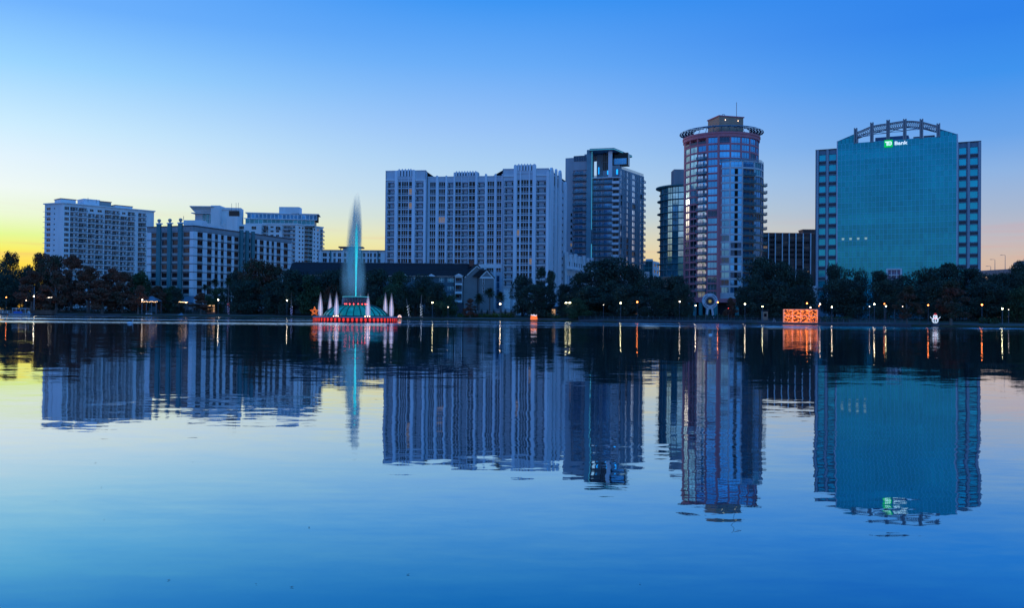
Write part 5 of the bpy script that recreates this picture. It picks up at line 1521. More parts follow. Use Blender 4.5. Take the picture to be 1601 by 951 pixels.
TREES = {}
for i in range(6): TREES[('oak', i)] = (leaf_mesh('crown', oak_clumps(20 + i), 10500, .30, leaf_oak, .2), trunk_mesh(i, 12, .45, bark, 7, 16), 16, 12)
for i in range(3): TREES[('upright', i)] = (leaf_mesh('crown', oak_clumps(40 + i, 9, 13, .08, 60), 6500, .28, leaf_oak), trunk_mesh(i + 9, 13, .35, bark, 6, 9), 9, 13)
for i in range(3): TREES[('mixed', i)] = (leaf_mesh('crown', oak_clumps(60 + i, 15, 12, .06, 36), 10000, .29, leaf_mix), trunk_mesh(i + 19, 12, .4, bark, 7, 15), 15, 12)
for i in range(3): TREES[('cypress', i)] = (leaf_mesh('crown', cone_clumps(80 + i), 11000, .28, leaf_red, .4), trunk_mesh(i + 29, 14, .4, palebark, 8, 9, .15), 12, 14)
for i in range(2): TREES[('turning', i)] = (leaf_mesh('crown', cone_clumps(90 + i), 11000, .27, leaf_mix, .4), trunk_mesh(i + 33, 14, .34, palebark, 8, 9, .15), 12, 14)
for i in range(2): TREES[('green', i)] = (leaf_mesh('crown', oak_clumps(70 + i, 13, 10, .1, 30), 7500, .28, leaf_green), trunk_mesh(i + 39, 10, .35, bark, 6, 13), 13, 10)
PALMC = [palm_meshes(1), palm_meshes(2)]
KR = random.Random(9)


def tree(px, top, wpx, kind, d, label, group=None):
    if 452 < px < 700: d = min(d, 14)
    g = G(px, d); Y = g.y; zt = P(px, top, Y).z; H = zt - g.z; Wm = wpx / FPX * Y
    n = sum(1 for k in TREES if k[0] == kind); cr, tr, cw, ch = TREES[(kind, KR.randrange(n))]
    nm = {'oak': 'oak_tree', 'upright': 'oak_tree', 'mixed': 'maple_tree', 'cypress': 'cypress_tree', 'turning': 'cypress_tree', 'green': 'bushy_tree'}[kind]
    r = thing(nm, label, 'tree', g, group, KR.uniform(0, 6.28)); r.scale = (Wm / cw, Wm / cw, H / ch)
    put('trunk', tr, r); put('crown', cr, r)
    return r


def palm(px, top, d, label, scale=1.0, lean=0.0, lit=None):
    g = G(px, d); zt = P(px, top, g.y).z; H = zt - g.z - 1.6 * scale
    r = thing('palm_tree', label, 'palm', g, 'palms along the lakeside', 0)
    b = MB(); b.tube([(lean * -1.2, 0, -.2), (lean * -.9, 0, H * .35), (lean * -.3, 0, H * .7), (0, 0, H)], [.32, .24, .21, .24], palebark, 8); b.obj('trunk', r)
    o = put('crown', PALMC[KR.randrange(2)], r, Matrix.Translation((0, 0, H)) @ Matrix.Rotation(KR.uniform(0, 6), 4, 'Z') @ Matrix.Diagonal((scale, scale, scale * .95, 1)))
    if lit:
        for (za, zb_, m_, nm) in lit:
            q = MB(); n = int((zb_ - za) / .14)
            for i in range(n):
                z = za + (zb_ - za) * i / n; t = z / H; lx = lean * (-1.2 + 1.2 * t) if lean else 0; a = i * .9
                q.sphere((lx + .33 * math.cos(a), .33 * math.sin(a), z), .04, m_, 4)
            q.obj(nm, r, kind='stuff')
    return r


blue_bulb = mat('blue_bulb', (1, 1, 1), emit=(.25, .3, 1.0), es=5, var=0); red_bulb = mat('red_bulb', (1, .1, .1), emit=(1.0, .06, .05), es=7, var=0)
white_bulb = mat('white_bulb', (1, 1, 1), emit=(.72, .85, 1.0), es=5, var=0); orange_bulb = mat('orange_bulb', (1, .4, .1), emit=(1.0, .22, .05), es=5, var=0)
warm_bulb = mat('warm_bulb', (1, .7, .4), emit=(1.0, .55, .25), es=9, var=0)

BK = 'oak trees and background trees behind the lake shore'
T = [
 # px, top, width, kind, d, label
 (-14, 404, 60, 'oak', 34, 'dark tree cut by the left edge against the yellow sky'),
 (16, 397, 42, 'mixed', 55, 'slim dark tree silhouetted against the yellow sky, leftmost full crown'),
 (59, 398, 46, 'mixed', 50, 'loose-crowned tree silhouetted on yellow sky just left of the white slab block'),
 (38, 420, 50, 'oak', 40, 'dark rounded tree filling the gap beneath the yellow sky'),
 (8, 432, 50, 'oak', 22, 'low dark tree directly above the moored canopy boat'),
 (82, 402, 54, 'mixed', 30, 'broad dark green tree in front of the slab block\'s left end'),
 (112, 400, 54, 'cypress', 22, 'tallest rust-brown cypress in front of the slab block'),
 (50, 424, 60, 'cypress', 14, 'rust-brown cypress above the brown dock fence'),
 (88, 424, 50, 'cypress', 9, 'rust-brown cypress just right of the tall lamp near the dock'),
 (138, 417, 56, 'cypress', 14, 'rust-brown cypress third from the dock, below the slab block balconies'),
 (171, 418, 52, 'cypress', 24, 'rust-brown cypress with pointed top below the middle of the slab block'),
 (160, 436, 60, 'cypress', 8, 'low spreading rust-brown cypress at the water left of the pavilion'),
 (192, 426, 50, 'cypress', 14, 'rust-brown cypress below the right half of the slab block'),
 (214, 424, 44, 'green', 32, 'blue-green bushy tree between the slab block and the hotel'),
 (216, 445, 40, 'cypress', 8, 'short rust-brown cypress just left of the pavilion lamp'),
 (246, 446, 34, 'cypress', 18, 'short rusty cypress behind the pavilion'),
 (266, 447, 34, 'green', 22, 'green tree in front of the hotel left of the awning'),
 (276, 452, 26, 'upright', 14, 'small dark tree right beside the hotel entrance awning'),
 (314, 458, 34, 'cypress', 10, 'small rusty tree between the awning and the lit kiosk'),
 (334, 448, 40, 'green', 18, 'green tree beneath the two hotel palms'),
 (371, 425, 44, 'oak', 30, 'dark tree at the left foot of the large autumn maple'),
 (398, 409, 78, 'mixed', 24, 'large round maple with reddish crown right of the hotel'),
 (428, 416, 60, 'mixed', 32, 'reddish maple behind the right shoulder of the large maple'),
 (384, 440, 56, 'oak', 14, 'low dark tree in front of the large maple'),
 (432, 442, 50, 'oak', 12, 'dark tree left of the round-headed palm'),
 (458, 424, 66, 'oak', 30, 'dark tree behind the round-headed palm'),
 (488, 430, 60, 'green', 22, 'bushy tree left of the fountain star'),
 (520, 424, 70, 'oak', 28, 'dark tree rising behind the left side of the fountain'),
 (518, 440, 34, 'cypress', 12, 'rust-red cypress glimpsed behind the left fountain jets'),
 (552, 428, 56, 'oak', 26, 'dark tree directly behind the main fountain jet'),
 (588, 422, 66, 'oak', 24, 'dark tree behind the right fountain jets'),
 (622, 424, 60, 'green', 22, 'bushy tree right of the fountain, below the long dark roof'),
 (650, 430, 64, 'oak', 18, 'dark round tree under the first white pediment'),
 (684, 444, 50, 'oak', 12, 'low dark tree left of the white balcony tower'),
 (700, 460, 34, 'green', 9, 'lowest bushy tree at the foot of the balcony tower'),
 (735, 467, 24, 'cypress', 7, 'tiny rusty cypress in front of the gabled wall'),
 (816, 432, 42, 'oak', 20, 'oak right of the palms, in front of the art deco tower'),
 (846, 419, 22, 'upright', 24, 'narrow tall oak in front of the art deco tower\'s right section'),
 (860, 424, 22, 'upright', 20, 'narrow oak beside the corner of the art deco tower'),
 (838, 446, 66, 'oak', 12, 'wide low oak above the gift-shaped lights'),
 (882, 446, 40, 'oak', 24, 'oak below the stepped parapet podium'),
 (908, 428, 56, 'oak', 34, 'oak left of the largest oak under the portal tower'),
 (948, 407, 96, 'oak', 30, 'largest dark oak, spreading below the portal tower'),
 (990, 416, 62, 'oak', 34, 'dark oak on the right shoulder of the largest oak'),
 (920, 450, 84, 'oak', 16, 'wide low oak over the shopfront lights'),
 (978, 446, 70, 'oak', 16, 'low oak hanging above the white storefront'),
 (903, 466, 44, 'green', 5, 'small pale green bush-like tree at the start of the railing'),
 (1024, 434, 60, 'oak', 26, 'oak below the small teal glass office'),
 (1054, 433, 60, 'oak', 22, 'oak at the left foot of the round tower'),
 (1068, 446, 36, 'oak', 14, 'smaller oak touching the round tower colonnade'),
 (1026, 452, 56, 'oak', 12, 'low oak with hanging moss left of the colonnade'),
 (1143, 466, 24, 'turning', 3, 'small thin tree at the seawall right of the ring sculpture'),
 (1190, 405, 78, 'oak', 40, 'tall dark oak right of the round tower'),
 (1222, 412, 62, 'oak', 38, 'tall dark oak in front of the brown slab office'),
 (1168, 430, 46, 'oak', 26, 'oak hiding the right foot of the round tower'),
 (1205, 440, 80, 'oak', 18, 'wide low oak left of the orange light box'),
 (1256, 424, 46, 'oak', 36, 'oak before the bank tower\'s left edge'),
 (1252, 448, 44, 'oak', 22, 'low oak just above the orange light box'),
 (1305, 415, 44, 'oak', 48, 'oak crown breaking the lower left of the teal glass'),
 (1336, 420, 42, 'oak', 50, 'second oak crown along the foot of the teal glass'),
 (1322, 438, 76, 'oak', 30, 'wide dark oak right of the concrete street column'),
 (1374, 424, 40, 'upright', 46, 'spiky oak left of the white entrance frame'),
 (1385, 440, 64, 'oak', 28, 'oak below the white entrance frame'),
 (1412, 431, 56, 'oak', 40, 'oak right of the white entrance frame'),
 (1448, 421, 72, 'oak', 44, 'oak in front of the teal glass right of its middle'),
 (1482, 414, 74, 'oak', 46, 'highest oak of the right bank, under the right concrete wing'),
 (1518, 421, 66, 'oak', 46, 'oak at the right edge of the bank tower'),
 (1470, 442, 84, 'oak', 24, 'broad dark oak filling the space behind the snow figure lights'),
 (1552, 430, 70, 'oak', 40, 'oak below the overpass lamps'),
 (1546, 444, 80, 'oak', 22, 'wide oak above the rightmost orange lamp'),
 (1592, 411, 44, 'oak', 42, 'tall ragged oak at the right edge of the view'),
 (1572, 431, 66, 'oak', 58, 'dark oak far behind, closing the gap under the overpass'),
 (1612, 428, 70, 'oak', 30, 'oak cut off by the right edge'),
 (1590, 448, 60, 'green', 16, 'low bushy tree by the white lamp at the right edge'),
 (1418, 447, 46, 'turning', 3, 'left one of the two pale-trunked cypresses at the right waterline'),
 (1487, 440, 62, 'turning', 3, 'right and larger of the two pale-trunked cypresses at the right waterline'),
]
for t_ in T: tree(*t_, group='trees behind the lake shore')
for lab, px, w in (('far hazy treetops left of the slab block', -60, 60), ('tree beyond the right frame edge', 1680, 80), ('second tree beyond the left frame edge', -110, 80)):
    pass

palm(320, 443, 20, 'left palm of the pair in front of the long hotel side')
palm(357, 432, 12, 'tall palm whose trunk is wrapped in red and blue lights', 1.25, lit=[(.3, 3.6, blue_bulb, 'blue_lights'), (3.6, 4.6, red_bulb, 'red_lights')])
palm(336, 434, 26, 'right palm of the pair in front of the long hotel side', 1.2)
palm(250, 446, 24, 'palm before the grey left face of the hotel', 1.2)
palm(455.5, 444, 6, 'round-headed palm with blue and white lights on its trunk left of the fountain', 1.35, lit=[(.3, 3.6, blue_bulb, 'blue_lights'), (3.6, 4.3, white_bulb, 'white_lights')])
palm(658.5, 447, 5, 'upright round-headed palm with white trunk lights right of the fountain', 1.3, lit=[(.3, 4.8, white_bulb, 'white_lights')])
palm(634.5, 456, 5, 'leaning palm with white trunk lights next to the fountain\'s right side', .9, lean=-1.1, lit=[(.3, 4.6, white_bulb, 'white_lights')])
palm(749, 457, 12, 'shortest palm in front of the grey gabled wall', 1.35)
palm(765.5, 448, 16, 'tallest palm beside the grey gabled wall', 1.3)
palm(782, 454, 14, 'palm right of the gabled wall behind the bright starry lamp', 1.3)


def hedge(px0, px1, d, h, m, label, cat='hedge', w=2.0, dens=110, size=.22):
    g0 = G((px0 + px1) / 2, d); r = thing('hedge', label, cat, g0); pts = []
    a, b = G(px0, d), G(px1, d); L = (b - a).length; n = max(3, int(L / 1.3)); cl = []
    for i in range(n):
        p = G(px0 + (px1 - px0) * (i + .5) / n, d) - g0; hh = h * KR.uniform(.85, 1.12)
        cl.append((p.x, p.y, p.z + hh * .45, 1.0, w / 2, hh * .55))
    me = leaf_mesh('foliage', cl, int(L * dens), size, m); put('foliage', me, r)
    bm = MB(); 
    for i in range(n): c_ = cl[i]; bm.tube([(c_[0], c_[1], -.1), (c_[0] + .1, c_[1], c_[2] + .2)], .06, bark, 4)
    bm.obj('stems', r, kind='stuff')
    return r


hedge(716, 803, 10, 1.5, leaf_hedge, 'bright yellow-green clipped hedge in front of the gabled house', dens=140)
hedge(2, 226, 34, 6.0, leaf_oak, 'tall dark thicket closing the view under the left shore trees', 'thicket', w=5.0)
hedge(100, 222, 22, 2.0, leaf_oak, 'dark hedge under the rust-brown cypresses on the left shore')
hedge(20, 98, 24, 2.2, leaf_oak, 'dark hedge behind the dock fence')
hedge(252, 300, 20, 1.6, leaf_oak, 'dark hedge between the pavilion and the hotel awning')
hedge(300, 420, 26, 2.6, leaf_oak, 'long dark shrub bank below the large maple')
hedge(420, 545, 18, 3.2, leaf_oak, 'dark shrub bank left of and behind the fountain')
hedge(545, 690, 16, 3.2, leaf_oak, 'dark shrub bank right of and behind the fountain')
hedge(840, 868, 12, 1.6, leaf_green, 'green shrubs just right of the gift-shaped lights')
hedge(866, 874, 7, 1.3, leaf_hedge, 'small pale green rounded bush right of the gift-shaped lights', 'bush')
hedge(870, 905, 14, 2.2, leaf_oak, 'dark hedge below the shopfront lights')
hedge(905, 1010, 14, 2.0, leaf_oak, 'dark hedge in front of the white storefront')
hedge(1010, 1092, 16, 1.3, leaf_oak, 'dark hedge left of the ring sculpture')
hedge(1092, 1190, 15, 1.5, leaf_oak, 'dark hedge behind the ring sculpture and thin seawall tree')
hedge(1200, 1228, 14, 2.2, leaf_oak, 'dark hedge left of the orange light box')
hedge(1278, 1330, 10, 1.8, leaf_green, 'green shrubs right of the orange light box')
hedge(1330, 1460, 22, 3.6, leaf_oak, 'tall dark shrub bank behind the left pale-trunked cypress')
hedge(1460, 1625, 22, 4.0, leaf_oak, 'tall dark shrub bank along the right shore')
hedge(1530, 1562, 8, 1.7, leaf_green, 'mid-green shrubs below the rightmost orange lamp')

# low wall with columnar shrubs below the gabled house
g = G(770, 18); r = thing('garden_wall', 'low pale garden wall behind the yellow-green hedge', 'wall', g)
a = G(738, 18) - g; b = G(806, 18) - g
f = Face(r, (g.x + a.x, g.y + a.y), (g.x + b.x, g.y + b.y)); f.box('wall_panel', 0, f.L, 1.0, 3.0, -.3, 0, concrete); f.box('coping', -.1, f.L + .1, 3.0, 3.15, -.4, .1, white)
for k, px in enumerate((744, 753, 762, 772, 782.5, 790, 799)):
    g = G(px, 16.5); r = thing('columnar_shrub', 'dark columnar shrub against the garden wall, %s from the left' % ('first', 'second', 'third', 'fourth', 'fifth', 'sixth', 'last')[k], 'shrub', g, 'columnar shrubs against the garden wall')
    put('foliage', leaf_mesh('foliage', [(0, 0, 1.2, .5, .5, 1.1), (0, 0, 2.0, .4, .4, .9)], 220, .14, leaf_oak), r); MB().tube([(0, 0, -.1), (0, 0, 1.4)], .07, bark, 5).obj('stem', r)

# ================================================================== FOUNTAIN


def spray_mat(name, col, emit, es, dens=.6, power=1.5, sx=7.0, sz=.35, top0=.75, bot=.0, streak=.8):
    m = bpy.data.materials.new(name); m.use_nodes = True; t = m.node_tree; n = t.nodes; l = t.links; n.clear()
    out = n.new('ShaderNodeOutputMaterial'); tc = n.new('ShaderNodeTexCoord'); mp = n.new('ShaderNodeMapping'); mp.inputs['Scale'].default_value = (sx, sx, sz)
    l.new(tc.outputs['Object'], mp.inputs[0]); no = n.new('ShaderNodeTexNoise'); no.inputs['Scale'].default_value = 1; no.inputs['Detail'].default_value = 5; l.new(mp.outputs[0], no.inputs[0])
    mr = n.new('ShaderNodeMapRange'); mr.inputs['From Min'].default_value = .3; mr.inputs['From Max'].default_value = .72; mr.inputs['To Min'].default_value = 1 - streak; l.new(no.outputs['Fac'], mr.inputs['Value'])
    lw = n.new('ShaderNodeLayerWeight'); lw.inputs['Blend'].default_value = .5
    inv = n.new('ShaderNodeMath'); inv.operation = 'SUBTRACT'; inv.inputs[0].default_value = 1; l.new(lw.outputs['Facing'], inv.inputs[1])
    pw = n.new('ShaderNodeMath'); pw.operation = 'POWER'; l.new(inv.outputs[0], pw.inputs[0]); pw.inputs[1].default_value = power
    sp = n.new('ShaderNodeSeparateXYZ'); l.new(tc.outputs['Generated'], sp.inputs[0])
    f1 = n.new('ShaderNodeMapRange'); f1.inputs['From Min'].default_value = 1.0; f1.inputs['From Max'].default_value = top0; l.new(sp.outputs[2], f1.inputs['Value'])
    cur = f1.outputs[0]
    if bot:
        f2 = n.new('ShaderNodeMapRange'); f2.inputs['From Min'].default_value = 0; f2.inputs['From Max'].default_value = bot; l.new(sp.outputs[2], f2.inputs['Value'])
        q = n.new('ShaderNodeMath'); q.operation = 'MULTIPLY'; l.new(cur, q.inputs[0]); l.new(f2.outputs[0], q.inputs[1]); cur = q.outputs[0]
    for s_ in (mr.outputs[0], pw.outputs[0]):
        q = n.new('ShaderNodeMath'); q.operation = 'MULTIPLY'; l.new(cur, q.inputs[0]); l.new(s_, q.inputs[1]); cur = q.outputs[0]
    q = n.new('ShaderNodeMath'); q.operation = 'MULTIPLY'; q.use_clamp = True; l.new(cur, q.inputs[0]); q.inputs[1].default_value = dens; cur = q.outputs[0]
    pb = n.new('ShaderNodeBsdfPrincipled'); pb.inputs['Base Color'].default_value = tuple(col) + (1,); pb.inputs['Roughness'].default_value = 1
    pb.inputs['Emission Color'].default_value = tuple(emit) + (1,); pb.inputs['Emission Strength'].default_value = es  # spray glows by itself, standing in for lamps shining on it
    tr = n.new('ShaderNodeBsdfTransparent'); mx = n.new('ShaderNodeMixShader'); l.new(cur, mx.inputs[0]); l.new(tr.outputs[0], mx.inputs[1]); l.new(pb.outputs[0], mx.inputs[2]); l.new(mx.outputs[0], out.inputs[0])
    return m


def fountain():
    Y = 221.0; s = Y / FPX; cx = XY(556, Y, 490)[0]
    root = thing('lake_fountain', 'round lake fountain with green glass dome, red-lit rim and tall cyan water jet', 'fountain', (cx, Y, 0))
    red = mat('red_light_panel', (.5, .02, .02), emit=(1.0, .04, .02), es=.8, var=0); redlo = mat('red_rim_metal', (.16, .01, .015), .4, var=.1)
    rimw = mat('rim_concrete', (.35, .4, .45), .6); dk = mat('rim_dark', (.03, .02, .03), .6)
    green = mat('green_dome_glass', (.02, .22, .18), .12, emit=(.0, .26, .2), es=.3, var=.35, scale=.6, objvar=.5, spec=1.0)  # faint emission in the panes stands for light inside the dome
    ribm = mat('dome_rib', (.01, .03, .035), .4)
    R0 = 10.35
    MB().lathe([(R0 - .3, -.4), (R0 - .3, .15), (R0 - .1, .2), (R0 - .1, 1.05), (R0 - .3, 1.1), (.01, 1.1)], dk, 72).obj('basin', root)
    MB().lathe([(R0 - .4, 1.1), (R0 + .12, 1.1), (R0 + .15, 1.32), (R0 - .6, 1.36), (R0 - 1.6, 1.15)], rimw, 72).obj('rim', root)
    n = 62
    pm = MB(); w = 2 * math.pi * R0 / n
    pm.box(-w * .27, w * .27, -.05, .05, .32, 1.0, red); pm.box(-w * .13, w * .13, -.09, -.05, .10, .32, red); pme = pm.mesh('light_panel')
    po = MB(); po.box(-w * .13, w * .13, -.12, .1, .1, 1.09, redlo); pom = po.mesh('rim_post')
    for k in range(n):
        a = 2 * math.pi * k / n
        put('light_panel', pme, root, Matrix.Rotation(a, 4, 'Z') @ Matrix.Translation((0, -R0, 0)))
        put('rim_post', pom, root, Matrix.Rotation(a + math.pi / n, 4, 'Z') @ Matrix.Translation((0, -R0, 0)))
    # dome
    prof = [(8.1, 1.35), (7.75, 2.0), (7.0, 2.75), (5.9, 3.45), (4.6, 3.95), (3.3, 4.25)]
    MB().lathe([(r - .12, z - .05) for r, z in prof] + [(.01, 4.2)], ribm, 48).obj('dome_shell', root)
    nr = 28; pans = []
    for i in range(5):
        (ra, za), (rb_, zb_) = prof[i], prof[i + 1]; h = math.pi / nr * .90
        b = MB(); pts = [(ra * math.sin(-h), -ra * math.cos(h), za), (ra * math.sin(h), -ra * math.cos(h), za), (rb_ * math.sin(h), -rb_ * math.cos(h), zb_), (rb_ * math.sin(-h), -rb_ * math.cos(h), zb_)]
        c = [(sum(p[j] for p in pts) / 4) * 1.015 for j in range(3)]
        for j in range(4): b.poly([pts[j], pts[(j + 1) % 4], c], green)
        pans.append(b.mesh('dome_panel'))
    rb = MB(); rb.tube([(0, -r * 1.005, z + .04) for r, z in prof], .11, ribm, 5); rbm = rb.mesh('dome_rib')
    for k in range(nr):
        a = 2 * math.pi * k / nr
        for pme in pans: put('dome_panel', pme, root, Matrix.Rotation(a, 4, 'Z'))
        put('dome_rib', rbm, root, Matrix.Rotation(a + math.pi / nr, 4, 'Z'))
    MB().lathe([(8.15, 1.36), (8.35, 1.37), (8.3, 1.55), (8.1, 1.6)], ribm, 48).obj('dome_kerb', root)
    # crown and falling water, the water given a pale glow of its own
    MB().lathe([(2.2, 4.2), (2.3, 5.7), (3.1, 5.8), (3.2, 6.15), (2.2, 6.3), (.01, 6.2)], dk, 40).obj('crown', root)
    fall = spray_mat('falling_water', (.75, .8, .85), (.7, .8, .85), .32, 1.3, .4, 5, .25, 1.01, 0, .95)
    MB().lathe([(3.35, 4.28), (3.32, 5.3), (3.22, 6.18)], fall, 60).obj('water_curtain', root)
    b = MB()
    for k in range(54):
        a = 2 * math.pi * k / 54; b.tube([(3.4 * math.cos(a), 3.4 * math.sin(a), 4.28), (3.35 * math.cos(a), 3.35 * math.sin(a), 5.4), (3.15 * math.cos(a), 3.15 * math.sin(a), 6.2)], .03, rimw, 3)
    b.obj('water_strands', root, kind='stuff')
    for k in range(16):
        a = 2 * math.pi * k / 16; MB().sphere((0, 0, 0), .14, red_bulb, 6).obj('crown_lamp', root, (2.75 * math.cos(a), 2.75 * math.sin(a), 4.45))
    MB().lathe([(3.15, 6.16), (3.3, 6.18), (3.28, 6.32), (3.1, 6.34)], mat('cyan_crown_ring', (.1, .5, .5), emit=(.1, .6, .55), es=.35, var=0), 40).obj('crown_rim', root)
    # main jet: dense core, plume and veil, lamp light put in as emission
    zt = lambda py: CAMZ + (487.9 - py) * s
    core = spray_mat('glowing_jet_water', (.2, .9, .9), (.02, .85, .85), .95, 2.2, .6, 5, .2, .5, 0, .35)
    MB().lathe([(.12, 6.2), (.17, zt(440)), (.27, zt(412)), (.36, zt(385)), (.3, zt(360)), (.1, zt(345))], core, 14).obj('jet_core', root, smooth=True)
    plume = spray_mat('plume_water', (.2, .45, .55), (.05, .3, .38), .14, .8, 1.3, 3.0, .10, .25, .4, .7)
    for dx, r_, t_, b_, dens in ((.15, 1.3, 298, 398, 1), (-.4, 1.4, 306, 420, 1), (-1.1, 1.4, 314, 440, 1), (.45, .75, 303, 400, 1), (-1.5, .8, 334, 450, 1), (.75, .6, 330, 420, 1), (-.5, .5, 303, 370, 1)):
        za, zb_ = zt(b_), zt(t_); H = zb_ - za
        MB().lathe([(r_ * .75, za), (r_, za + H * .25), (r_ * 1.0, za + H * .5), (r_ * .8, za + H * .75), (r_ * .5, za + H * .92), (.08, zb_)], plume, 20, (dx, 0)).obj('plume', root, smooth=True)
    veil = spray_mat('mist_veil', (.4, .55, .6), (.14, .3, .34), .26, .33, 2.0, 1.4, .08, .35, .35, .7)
    for dx, dy, r_, t_ in ((-.9, 0, 3.4, 378), (-2.1, .3, 1.7, 362), (.9, -.3, 1.9, 385), (0, 0, 2.4, 352), (-1.2, .2, 1.2, 345)):
        za, zb_ = 4.6, zt(t_); H = zb_ - za
        MB().lathe([(r_ * .95, za), (r_, za + H * .4), (r_ * .9, za + H * .7), (r_ * .6, za + H * .92), (.05, zb_)], veil, 24, (dx, dy)).obj('mist', root, smooth=True)
    # ring of small jets, their lamplight put into the water as glow
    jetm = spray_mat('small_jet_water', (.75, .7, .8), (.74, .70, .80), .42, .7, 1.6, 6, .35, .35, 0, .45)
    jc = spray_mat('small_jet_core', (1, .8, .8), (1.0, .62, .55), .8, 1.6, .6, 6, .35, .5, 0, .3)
    for px, ty, yy, br in ((501, 455.5, -3, 0), (516, 457.5, 6.3, 0), (526, 455, -7.9, 1), (563.5, 456, 9.2, 0), (575.3, 456.5, -8.9, 1), (602.5, 455, 5.6, 0), (612, 456, -2.6, 0)):
        x = P(px, 480, Y + yy).x - cx; z1 = CAMZ + (487.9 - ty) * (Y + yy) / FPX; H = z1 - 1.2
        MB().lathe([(.12, 1.2), (.5, 1.3 + H * .03), (.64, 1.2 + H * .12), (.64, 1.2 + H * .35), (.46, 1.2 + H * .62), (.2, 1.2 + H * .87), (.02, z1)], jetm, 14, (x, yy)).obj('small_jet', root, smooth=True)
        MB().lathe([(.09, 1.2), (.1, 1.2 + H * .4), (.04, 1.2 + H * .8)], jc, 8, (x, yy)).obj('jet_stream', root, smooth=True)
        MB().lathe([(.3, 1.15), (.3, 1.38), (.12, 1.5), (.01, 1.5)], dk, 10, (x, yy)).obj('nozzle', root)
        if br:
            for q in (-.6, .5, 0): MB().sphere((x + q, yy - .35, 1.45), .1, warm_bulb, 6).obj('rim_lamp', root)
fountain()

# ================================================================== LAMPS AND LIGHT FIGURES


def lamp(px, py, d, label, m=None, style='single', r=.26, pole=True, cat='street lamp', base=None):
    r *= .82
    g = G(px, d); z = P(px, py, g.y).z; h = z - g.z
    o = thing('street_lamp', label, cat, g, 'lit lamps along the shore')
    if style == 'single':
        MB().tube([(0, 0, 0), (0, 0, .4), (0, 0, h - r)], [.14, .08, .06], railm, 6).obj('pole', o)
        MB().lathe([(.22, h - r - .02), (.3, h - r - .1), (.05, h - r - .2)], railm, 8).obj('lamp_holder', o)
        MB().sphere((0, 0, h), r, m or lampwhite, 8).obj('globe', o, smooth=True)
    elif style == 'double':
        MB().tube([(0, 0, 0), (0, 0, .4), (0, 0, h)], [.16, .09, .07], railm, 6).obj('pole', o)
        MB().tube([(-.62, 0, h), (.62, 0, h)], .05, railm, 5).obj('cross_arm', o)
        for q in (-.62, .62): MB().box(q - .3, q + .3, -.25, .1, h - .3, h - .08, m or lampwhite).obj('lamp_head', o)
    elif style == 'tall':
        MB().tube([(0, 0, 0), (0, 0, h + 4.2)], [.2, .1], steel, 6).obj('pole', o); MB().sphere((0, -.3, h), r, m or lampwhite, 8).obj('globe', o, smooth=True)
    return o


